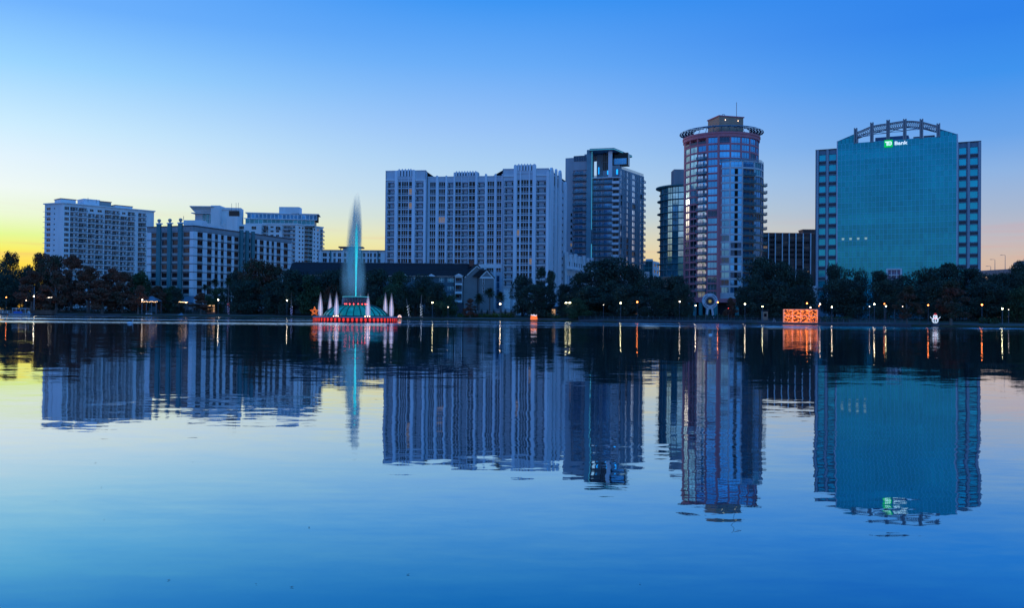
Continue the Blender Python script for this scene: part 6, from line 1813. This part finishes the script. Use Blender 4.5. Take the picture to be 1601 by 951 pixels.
lampy = mat('yellowish_lamp_glow', (1, 1, 1), emit=(1.0, .88, .45), es=20, var=0)
lampdim = mat('dim_lamp_glow', (1, 1, 1), emit=(1.0, .8, .6), es=7, var=0)
for a_ in (
 (9.5, 465, 10, 'orange lamp at the far left edge above the canopy boat', lamporange),
 (34, 464, 16, 'left one of three small lamps above the canopy boat', lampdim, 'single', .2),
 (38.5, 465.5, 20, 'middle one of three small lamps above the canopy boat', lampdim, 'single', .18),
 (40.5, 470, 12, 'lowest of three small lamps above the canopy boat', lampdim, 'single', .2),
 (53.2, 463.5, 5, 'bright lamp on the tall pole behind the dock fence', lampwhite, 'tall', .3),
 (78.5, 464.8, 8, 'twin-headed lamp left among the rust-brown cypresses', lampdim, 'double'),
 (140.5, 466, 8, 'lone lamp among the rust-brown cypresses', lampdim, 'single', .24),
 (146, 477.3, 12, 'low dim lamp under the cypresses', lampdim, 'single', .17),
 (222.3, 469, 4, 'warm lamp at the left corner of the pavilion', lampdim, 'single', .34),
 (290.6, 473.4, 6, 'warm lamp right below the hotel awning', lampsoft, 'single', .25),
 (341, 469, 5, 'bright lamp right of the lit kiosk', lampwhite, 'single', .3),
 (448.5, 470, 4, 'bright lamp left of the round-headed palm', lampwhite, 'single', .3),
 (676, 473.3, 4, 'greenish-white lamp left of the white balcony tower', lampy, 'single', .26),
 (700.5, 480.5, 5, 'small dim lamp below the white balcony tower', lampdim, 'single', .16),
 (782, 475.5, 6, 'brightest lamp, in front of the palms and garden wall', lampwhite, 'single', .32),
 (887.8, 472.8, 6, 'twin-headed bright lamp under the stepped podium', lampy, 'double'),
 (900.6, 476.3, 5, 'small lamp right of the twin-headed bright lamp', lampdim, 'single', .2),
 (943.5, 477, 8, 'faint lamp at the left end of the white storefront', lampdim, 'single', .1),
 (970.2, 474, 6, 'bright lamp in front of the white storefront', lampy, 'single', .26),
 (996.3, 472.4, 12, 'orange-red lamp in front of the white storefront', lamporange, 'single', .28),
 (1062.5, 471.8, 12, 'lamp at the left end of the teal columns', lampdim, 'single', .26),
 (1087.4, 478, 5, 'lamp standing before the teal columns left of the ring sculpture', lampwhite, 'single', .2),
 (1122.2, 473, 12, 'orange lamp touching the right side of the ring sculpture', lamporange, 'single', .24),
 (1139, 482.3, 14, 'low red lamp right of the teal columns', red_bulb, 'single', .12),
 (1164.6, 475.7, 6, 'bright lamp between the ring sculpture and the brown kiosk', lampwhite, 'single', .24),
 (1192, 479.6, 5, 'yellowish lamp beside the brown kiosk', lampy, 'single', .2),
 (1261.6, 474.5, 10, 'orange lamp high behind the orange light box', lamporange, 'single', .24),
 (1267.2, 481, 6, 'white lamp just over the orange light box', lampdim, 'single', .22),
 (1282, 475.6, 8, 'white lamp right beside the concrete street column', lampdim, 'single', .24),
 (1280.3, 478.6, 14, 'small orange lamp under the white lamp by the street column', lamporange, 'single', .12),
 (1300.6, 480.4, 5, 'bright lamp right of the orange light box', lampwhite, 'single', .22),
 (1359.5, 479.4, 10, 'slim warm lamp left of the bright lamp under the bank tower', lampdim, 'single', .15),
 (1367, 475.7, 7, 'bright lamp under the middle of the bank tower', lampwhite, 'single', .22),
 (1382.6, 475.3, 14, 'small orange lamp right of the bright lamp under the bank tower', lamporange, 'single', .16),
 (1385, 479, 9, 'yellow lamp below a small orange lamp under the bank tower', lampy, 'single', .18),
 (1398.7, 481, 9, 'small white lamp left of the left pale-trunked cypress', lampdim, 'single', .16),
 (1411.2, 479.5, 12, 'tiny lamp shining through the left pale-trunked cypress', lampdim, 'single', .12),
 (1438.2, 479.6, 8, 'warm lamp between the two pale-trunked cypresses', lampdim, 'single', .17),
 (1451.2, 477.3, 9, 'orange lamp right between the two pale-trunked cypresses', lamporange, 'single', .2),
 (1535.2, 476.8, 8, 'rightmost orange lamp, over the mid-green shrubs', lamporange, 'single', .26),
 (1567, 483, 6, 'yellowish-white lamp near the right edge', lampy, 'single', .22),
 (1577, 484.4, 12, 'tiny lamp right of the yellowish-white lamp', lampdim, 'single', .1),
): lamp(*a_)


def light_box():
    g = G(1252, 0.6); Y = g.y; x0 = P(1227, 495, Y).x; x1 = P(1277, 495, Y).x; zt = P(1252, 484.3, Y).z; W_ = x1 - x0; H = zt - g.z - .3
    o = thing('light_box', 'large box frame filled with glowing orange string lights on the seawall', 'light display', ((x0 + x1) / 2, Y, g.z + .3), None, R(-12))
    pink = mat('glowing_frame', (1, .5, .4), emit=(1.0, .35, .2), es=.8, var=0); D = 2.4
    q = MB()
    for xx in (-W_ / 2, -W_ / 4, 0, W_ / 4, W_ / 2):
        for yy in (0, D): q.tube([(xx, yy, 0), (xx, yy, H)], .05, pink, 4)
        q.tube([(xx, 0, H), (xx, D, H)], .05, pink, 4)
    for zz in (0, H / 2, H):
        for yy in (0, D): q.tube([(-W_ / 2, yy, zz), (W_ / 2, yy, zz)], .05, pink, 4)
    q.obj('frame', o)
    q = MB(); q.box(-W_ / 2, W_ / 2, D * .45, D * .55, .02, H - .05, mat('dark_red_mesh', (.05, .012, .01), .8)); q.obj('backing', o)
    ob = mat('light_box_bulb', (1, .4, .1), emit=(1.0, .22, .035), es=2.0, var=0)
    rr_ = random.Random(2); q = MB()
    for face_ in range(2):
        for i in range(520):
            x = rr_.uniform(-W_ / 2, W_ / 2); z = rr_.uniform(0, H); y = rr_.uniform(-.05, .35); 
            if math.sin(x * 5.1 + 1.3 * math.sin(z * 4)) + math.sin(z * 6.3 + 1.7 * math.sin(x * 3.3)) < -.35: continue
            t = rr_.uniform(0, 3.14); l = rr_.uniform(.1, .26)
            dx, dz = l * math.cos(t), l * math.sin(t); q.tube([(x - dx, y, max(.02, z - dz)), (x + dx, y, min(H, z + dz))], .024, ob, 3)
    q.obj('string_lights', o, kind='stuff')
light_box()


def star():
    Y = 219.0; c = P(491.8, 487.2, Y); R_ = 6.6 * Y / FPX * 1.12
    o = thing('star_light', 'orange outlined star of lights at the left rim of the fountain', 'light display', (c.x, c.y, .9))
    for k, (s_, m_) in enumerate(((1.0, orange_bulb), (.55, orange_bulb))):
        pts = []
        for i in range(11):
            a = math.pi / 2 + i * math.pi / 5; r_ = R_ * s_ * (1 if i % 2 == 0 else .42); pts.append((r_ * math.cos(a), 0, c.z - .9 + r_ * math.sin(a)))
        MB().tube(pts, .05, mat('star_tube', (1, .4, .1), emit=(1.0, .2, .03), es=1.2, var=0), 5).obj('outline', o)
    MB().tube([(0, .1, -.9), (0, .1, c.z - .9)], .05, railm, 5).obj('stand', o)
star()


softw = mat('soft_white_tube', (1, 1, 1), emit=(.8, .85, 1.0), es=1.3, var=0)


def figure_lights():
    # candy arch beside the fountain
    g = G(624.7, 1.2); Y = g.y; s = Y / FPX
    o = thing('arch_light', 'tiny arched light figure in orange and white just right of the fountain', 'light display', g)
    for rr_, m_ in ((3.0, softw), (2.1, orange_bulb), (1.2, softw)):
        MB().tube([(rr_ * s * math.cos(math.pi * i / 8), 0, .2 + rr_ * 1.25 * s * math.sin(math.pi * i / 8)) for i in range(9)], .06, m_, 5).obj('arc', o)
    # gift boxes
    g = G(835, 1.6); Y = g.y; s = Y / FPX
    o = thing('gift_lights', 'pair of orange glowing gift-box frames with white bows on the bank', 'light display', g)
    gt = mat('gift_tube', (1, .4, .1), emit=(1.0, .2, .03), es=1.5, var=0)
    for cx, w, h, tl in ((-2.9, 4.6, 6.0, .06), (2.7, 4.6, 5.6, -.08)):
        q = MB(); x0, x1, z1 = (cx - w / 2) * s, (cx + w / 2) * s, h * s
        for yy in (0, 1.0):
            for t in (0, .33, .66, 1): q.tube([(x0 + (x1 - x0) * t, yy, 0), (x0 + (x1 - x0) * t + tl * 2, yy, z1)], .05, gt, 4); q.tube([(x0 + tl * 2 * t, yy, z1 * t), (x1 + tl * 2 * t, yy, z1 * t)], .05, gt, 4)
        q.obj('box_frame', o)
        q = MB(); mx_ = (x0 + x1) / 2 + tl * 2
        for sg in (-1, 1): q.tube([(mx_, .3, z1), (mx_ + sg * .35, .3, z1 + .5), (mx_ + sg * .55, .3, z1 + .25), (mx_, .3, z1)], .04, softw, 4)
        q.obj('bow', o)
    # snow figure
    g = G(1462.3, .8); Y = g.y; s = Y / FPX; zb = P(1462, 505.7, Y).z - g.z
    o = thing('snowman_light', 'white wire snowman of lights with red hat and raised arms at the right waterline', 'light display', g)
    MB().box(-.9, .9, -.4, .4, -.3, max(.1, zb), darktrim).obj('plinth', o)
    snow = mat('snow_light', (1, 1, 1), emit=(.75, .9, 1.0), es=.85, var=0)
    q = MB()
    for (cz, r_) in ((zb + 4.6 * s, 4.6 * s), (zb + 10.4 * s, 3.0 * s)):
        for k in range(4):
            a = math.pi * (k + .5) / 4; q.tube([(r_ * math.cos(t) * math.cos(a), r_ * math.cos(t) * math.sin(a), cz + r_ * math.sin(t)) for t in [6.2832 * i / 14 for i in range(15)]], .03, snow, 4, cap=False)
        for k in (-.5, 0, .5):
            q.tube([(r_ * math.cos(k) * math.cos(t), r_ * math.cos(k) * math.sin(t), cz + r_ * math.sin(k)) for t in [6.2832 * i / 14 for i in range(15)]], .03, snow, 4, cap=False)
    q.obj('body_wires', o)
    for sg in (-1, 1):
        MB().tube([(sg * 3.8 * s, 0, zb + 6.5 * s), (sg * 7.3 * s, 0, zb + 9.0 * s), (sg * 7.6 * s, 0, zb + 10.4 * s)], .06, snow, 5).obj('arm', o)
    rb_ = mat('red_light_tube', (1, .1, .1), emit=(1.0, .05, .05), es=1.6, var=0)
    MB().tube([(-1.7 * s, -.1, zb + 7.6 * s), (0, -.5, zb + 7.2 * s), (1.7 * s, -.1, zb + 7.6 * s)], .08, rb_, 5).obj('scarf', o)
    MB().lathe([(2.8 * s, zb + 13 * s), (2.8 * s, zb + 13.5 * s), (1.7 * s, zb + 13.6 * s), (1.5 * s, zb + 15.6 * s), (.01, zb + 15.7 * s)], mat('dark_red_light', (.5, .02, .02), emit=(.8, .03, .03), es=.4, var=0), 12).obj('hat', o)
figure_lights()


def ring_sculpture():
    d = 24; g = G(1110, d); Y = g.y; s = Y / FPX; c = P(1110.2, 471.3, Y); cz = c.z - g.z; wp = mat('white_painted_metal', (.72, .73, .8), .5, var=.05)
    o = thing('ring_sculpture', 'white ring sculpture on two splayed legs with dark centre and yellow core', 'sculpture', g)
    def ring(r0, r1, y0, y1, a0=0, a1=360, n=40):
        b = MB(); k = max(3, int(n * (a1 - a0) / 360))
        for i in range(k):
            t0, t1 = R(a0 + (a1 - a0) * i / k), R(a0 + (a1 - a0) * (i + 1) / k)
            q = lambda r_, t, y: (r_ * s * math.cos(t), y, cz + r_ * s * math.sin(t))
            yield_ = [[q(r0, t0, y0), q(r1, t0, y0), q(r1, t1, y0), q(r0, t1, y0)], [q(r1, t0, y0), q(r1, t0, y1), q(r1, t1, y1), q(r1, t1, y0)], [q(r0, t0, y1), q(r0, t0, y0), q(r0, t1, y0), q(r0, t1, y1)], [q(r1, t0, y1), q(r0, t0, y1), q(r0, t1, y1), q(r1, t1, y1)]]
            for p in yield_: b.poly(p, ring.m)
        return b
    ring.m = wp; ring(8.0, 12.2, 0, .8).obj('outer_ring', o)
    ring.m = darktrim
    for a in (20, 110, 200, 290): ring(9.6, 10.4, -.06, .0, a, a + 55).obj('ring_slot', o)
    ring.m = darktrim; ring(5.0, 7.9, .1, .6).obj('dark_ring', o)
    ring.m = wp; ring(6.6, 7.2, 0, .1).obj('inner_rim', o); ring(7.2, 8.4, -.1, .0, 235, 305).obj('keystone', o)
    ring.m = darktrim; ring(.3, 5.0, .3, .5).obj('centre_disc', o)
    b = MB(); ym = mat('yellow_core', (.75, .55, .12), .5, emit=(.9, .6, .15), es=.2)
    for k in range(8):
        a = math.pi * k / 4; b.tube([(0, .1, cz), (2.6 * s * math.cos(a), .12, cz + 2.6 * s * math.sin(a))], [1.0 * s, .5 * s], ym, 6)
    b.obj('flower_core', o)
    for sg in (-1, 1):
        b = MB(); x0, x1 = sg * 3.0 * s, sg * 5.6 * s; w = 1.6 * s
        b.profile([(x1 - w, -.1), (x1 + w, -.1), (x0 + w * .9, cz - 7.6 * s), (x0 - w * .9, cz - 7.6 * s)], .05, .7, wp); b.obj('leg', o)
ring_sculpture()


def railing():
    g = G(1160, 1.6); o = thing('lakeside_railing', 'dark metal railing along the seawall from the small bush to the left pale-trunked cypress', 'railing', g)
    px = 905; pts = []
    while px <= 1425:
        pts.append(G(px, 1.5) - g); px += 9
    pm = MB(); pm.box(-.05, .05, -.05, .05, 0, 1.15, railm); pme = pm.mesh('post')
    for p in pts: put('post', pme, o, Matrix.Translation((p.x, p.y, .1)))
    for h in (1.2, .75, .3): MB().tube([p + Vector((0, 0, h + .05)) for p in pts], .04, railm, 4).obj('rail', o)
    # A-frame board
    g = G(1210.5, 2.6); o = thing('sandwich_board', 'small white-edged A-frame board on the seawall left of the orange light box', 'sign', g)
    for sg in (-1, 1):
        b = MB(); b.tube([(sg * .45, 0, 0), (sg * .08, 0, 1.2)], .04, white, 4); b.obj('leg', o)
    MB().tube([(-.28, 0, .55), (.28, 0, .55)], .03, white, 4).obj('crossbar', o)
    g = G(1196, 13); o = thing('kiosk', 'small brown kiosk with teal post next to the yellowish lamp', 'kiosk', g)
    MB().box(-.7, .9, 0, 1.4, 0, 2.6, tan).obj('booth', o); MB().box(-.95, -.7, -.1, .2, 0, 2.8, tealm).obj('post', o); MB().box(-1.0, 1.1, -.3, 1.6, 2.81, 2.98, darktrim).obj('roof', o); MB().box(-.3, .5, -.04, 0, 1.1, 2.0, glassd).obj('hatch', o)
railing()


def pavilion():
    g = G(237, 9); o = thing('pavilion', 'open pavilion with pale hipped roof, thin posts and warm string lights left of the hotel', 'pavilion', g)
    Y = g.y; s = Y / FPX; z = lambda py: P(237, py, Y).z - g.z
    hw = 12 * s; b = MB(); ze, za = z(470.5), z(463.5)
    for (p, q) in (((-hw, -3), (hw, -3)), ((hw, -3), (hw, 3)), ((hw, 3), (-hw, 3)), ((-hw, 3), (-hw, -3))): b.poly([(p[0], p[1], ze), (q[0], q[1], ze), (q[0] * .15, 0, za), (p[0] * .15, 0, za)] if p[1] == q[1] else [(p[0], p[1], ze), (q[0], q[1], ze), (q[0] * .15, 0, za)], steel)
    b.box(-hw, hw, -3, 3, ze - .25, ze - .01, steel); b.obj('roof', o)
    for x in (-hw + .3, -hw / 3, hw / 3, hw - .3):
        for y in (-2.7, 2.7): MB().box(x - .12, x + .12, y - .12, y + .12, 0, ze - .26, railm).obj('post', o)
    q = MB()
    for i in range(11): q.sphere((-hw + i * 2 * hw / 10 + .3, -3.2, ze - .45 - .12 * math.sin(i * 1.7)), .11, warm_bulb, 4)
    q.tube([(-hw, -3.2, ze - .3), (hw, -3.2, ze - .3)], .02, darktrim, 3); q.obj('string_lights', o, kind='stuff')
    g = G(232.5, 4.5); o = thing('stone_bench', 'pale blocky bench on the grass before the pavilion', 'bench', g)
    MB().box(-1.3, 1.3, 0, .6, .3, .5, pierw).obj('seat', o)
    for x in (-1.1, 1.1): MB().box(x - .15, x + .15, .05, .55, 0, .3, pierw).obj('leg', o)
    # kiosk with warm wall
    g = G(330, 16); o = thing('lit_kiosk', 'low flat kiosk with warm glowing wall left of a bright lamp', 'kiosk', g); s = g.y / FPX
    z = lambda py: P(330, py, g.y).z - g.z
    MB().box(-6.5 * s, 6.5 * s, 0, 4, 0, z(478.5), mat('pink_wall', (.5, .25, .2), .8)).obj('wall', o); MB().box(-7.5 * s, 7.5 * s, -.8, 4.4, z(478.4), z(477.2), darktrim).obj('roof', o)
    for k in range(3): MB().box((-5 + k * 4) * s, (-2.4 + k * 4) * s, -.05, -.01, .8, z(480.5), warmwin).obj('lit_window', o)
    q = MB()
    for i in range(7): q.sphere(((-6 + i * 2) * s, -.9, z(477.8) + .1 * math.sin(i * 2)), .09, warm_bulb, 4)
    q.obj('string_lights', o, kind='stuff')
    # hotel awning string lights
    g = G(288, 12); o = thing('string_lights', 'warm string lights hung under the hotel awning', 'string lights', (g.x, g.y, P(286, 472.3, g.y).z)); s = g.y / FPX
    q = MB(); q.tube([(-8 * s, 0, .1), (5 * s, 0, 0)], .02, darktrim, 3)
    for i in range(8): q.sphere(((-8 + i * 1.8) * s, 0, -.02 * i), .12, warm_bulb, 4)
    q.obj('bulbs', o, kind='stuff')
    for k in (-8, 5): MB().tube([(k * s, 0, .1), (k * s, 0, 1.8 - P(286, 472.3, g.y).z)], .04, railm, 4).obj('pole', o)
    # small tent
    g = G(281.5, 3); o = thing('tent', 'small pale pointed tent on the grass below the hotel awning', 'tent', g); s = g.y / FPX
    b = MB(); w = 4.4 * s; h = 3.6 * s
    b.poly([(-w, 0, 0), (w, 0, 0), (.3, 1, h)], steel); b.poly([(w, 0, 0), (w * .8, 2.5, 0), (.3, 1, h)], steel); b.poly([(w * .8, 2.5, 0), (-w * .8, 2.5, 0), (.3, 1, h)], steel); b.poly([(-w * .8, 2.5, 0), (-w, 0, 0), (.3, 1, h)], steel); b.obj('canvas', o)
    MB().tube([(.3, 1, 0), (.3, 1, h + .3)], .05, bark, 4).obj('tent_pole', o)
pavilion()


def storefronts():
    g = G(972, 50); Y = g.y; A = XY(935, Y, 480); B = XY(1013, Y - 6, 480); fp = quadfp(A, B, 12); zt = P(972, 462, Y).z
    root, fs = building('white_storefront', 'low white storefront with lit windows glimpsed under the largest oak', 'shop', fp, zt, wallm=white, core_in=.8); f = fs[0]
    ops = [(f.L * i / 6 + .6, f.L * (i + 1) / 6 - .6, 2.4, 4.6) for i in range(6)]; f.wall(ops, 1.2, zt, white)
    for i, o_ in enumerate(ops): f.window(*o_, warmwin if i in (3, 4) else glassd, darktrim, 3, 1)
    f.box('awning', 0, f.L, 5.0, 5.3, .01, 1.6, darktrim)
    for h in fs[1:]: h.wall([], 1.2, zt, white)
    g = G(868, 46); Y = g.y; A = XY(826, Y, 480); B = XY(906, Y + 3, 480); fp = quadfp(A, B, 10); zt = P(868, 466, Y).z
    root, fs = building('corner_shops', 'low pale shops with warm windows at the foot of the art deco tower', 'shop', fp, zt, wallm=white, core_in=.8); f = fs[0]
    ops = [(f.L * i / 7 + .5, f.L * (i + 1) / 7 - .8, 2.0, 4.2) for i in range(7)]; f.wall(ops, 1.2, zt, lilac)
    for i, o_ in enumerate(ops): f.window(*o_, warmwin if i in (1, 3, 5) else glassblk, darktrim, 2, 2)
    f.box('awning', 0, f.L, 4.9, 5.2, .01, 2.2, darktrim)
    for h in fs[1:]: h.wall([], 1.2, zt, lilac)
storefronts()


def dock():
    g = G(48, -1.5); Y = g.y; s = Y / FPX; z = lambda py: P(48, py, Y).z
    o = thing('dock', 'brown timber dock with plank fence behind the moored canopy boat', 'dock', (g.x, Y, 0)); wood = mat('brown_timber', (.16, .085, .06), .85, var=.3, scale=1.5, objvar=.3)
    x0, x1 = P(13, 488, Y).x - g.x, P(84, 488, Y).x - g.x
    MB().box(x0, x1, -1.5, 3, .35, .6, wood).obj('deck', o)
    n = 26; pl = MB(); w = (x1 - x0) / n; pl.box(-w * .46, w * .46, 0, .12, .62, z(485.2) - .05, wood); pm = pl.mesh('plank')
    for i in range(n): put('plank', pm, o, Matrix.Translation((x0 + w * (i + .5), 1.2, 0)))
    for i in range(8): MB().box(x0 + (x1 - x0) * i / 7 - .15, x0 + (x1 - x0) * i / 7 + .15, 1.4, 1.7, -.8, z(484.8), wood).obj('pile', o)
    MB().box(x0, x1, 1.1, 1.45, z(485.1), z(484.7), wood).obj('top_rail', o)
    # boat
    Yb = Y - 7; sb = Yb / FPX; c = P(35, 490, Yb)
    o = thing('canopy_boat', 'white canopy tour boat with blue side panel moored at the brown dock', 'boat', (c.x, Yb, 0)); hw = 18 * sb
    b = MB(); b.profile([(-hw, .05), (hw - .8, .05), (hw, .7), (-hw - .3, .7)], -1.3, 1.3, steel); b.obj('hull', o)
    b = MB(); b.box(-hw * .62, hw * .15, -1.34, -1.28, .72, 1.55, mat('blue_side_panel', (.03, .14, .5), .5)); b.obj('side_panel', o)
    b = MB(); b.box(-hw * .75, hw * .45, -1.4, 1.4, 2.6, 2.78, white); b.obj('canopy', o)
    for x in (-hw * .72, -hw * .35, 0, hw * .42):
        for y in (-1.25, 1.25): MB().tube([(x, y, .7), (x, y, 2.6)], .05, white, 4).obj('canopy_post', o)
    for k in range(4): b = MB(); b.box(-hw * .6 + k * 1.7, -hw * .6 + k * 1.7 + .5, -.9, .9, .71, 1.2, concrete); b.obj('seat', o)
    b = MB(); b.box(hw * .5, hw * .62, -.4, .4, .71, 1.6, white); b.obj('console', o)
    # far covered landing behind, white railing
    g = G(4, 1); o = thing('white_railing', 'white post-and-rail fence at the far left edge', 'railing', g)
    for h in (.5, .9, 1.3): MB().box(-6, 4, 0, .06, h, h + .07, white).obj('rail', o)
    for i in range(6): MB().box(-6 + i * 2, -5.88 + i * 2, -.03, .09, 0, 1.4, white).obj('post', o)
dock()


def swan(px, py, sz, label, m, flip=1):
    Y = CAMZ * FPX / (py - hor(px)); x = P(px, py, Y).x
    o = thing('swan' if sz > .7 else 'duck', label, 'bird', (x, Y, 0), None, R(10)); o.scale = (sz * flip, sz, sz)
    b = MB(); pr = [(-.62, .16, .02), (-.45, .12, .16), (-.15, .08, .24), (.2, .08, .23), (.45, .12, .14), (.55, .16, .03)]
    b.tube([(p[0], 0, p[1]) for p in pr], [p[2] for p in pr], m, 8)
    b.tube([(.42, 0, .14), (.56, 0, .35), (.52, 0, .58), (.6, 0, .72), (.72, 0, .70), (.8, 0, .66)], [.09, .055, .045, .06, .05, .02], m, 6)
    b.obj('body', o, smooth=True); MB().tube([(.76, 0, .675), (.88, 0, .64)], [.025, .01], darktrim, 4).obj('beak', o)
featherd = mat('grey_feathers', (.12, .13, .16), .8); featherw = mat('white_feathers', (.8, .82, .85), .8)
swan(38, 500.8, 1.0, 'dark swan swimming in the bright water left of the dock', featherd, -1)
swan(203, 505.6, .9, 'white swan with trailing wake before the cypresses', featherw)
swan(133, 499, .9, 'small distant bird on the bright water below the cypresses', featherd)
swan(1111, 524, .45, 'small white duck on the reflection of the round tower', featherw)


def floating_leaves():
    r = random.Random(4); b = MB(); m = mat('wet_leaf', (.05, .04, .03), .6)
    for i in range(40):
        Y = 8 + 60 * r.random() ** 1.8; x = r.uniform(-.58, .58) * Y; s_ = r.uniform(.006, .018) * (1 + Y / 40); a = r.uniform(0, 6.28)
        p = [(x + s_ * math.cos(a + k * 1.57) * (1 if k % 2 else .5), Y + s_ * math.sin(a + k * 1.57) * (1 if k % 2 else .5), .006 + .004 * (k == 1)) for k in range(4)]
        b.poly(p, m)
    b.obj('floating_leaves', label='tiny dark leaves drifting on the calm water in the foreground', category='leaves', kind='stuff')
floating_leaves()
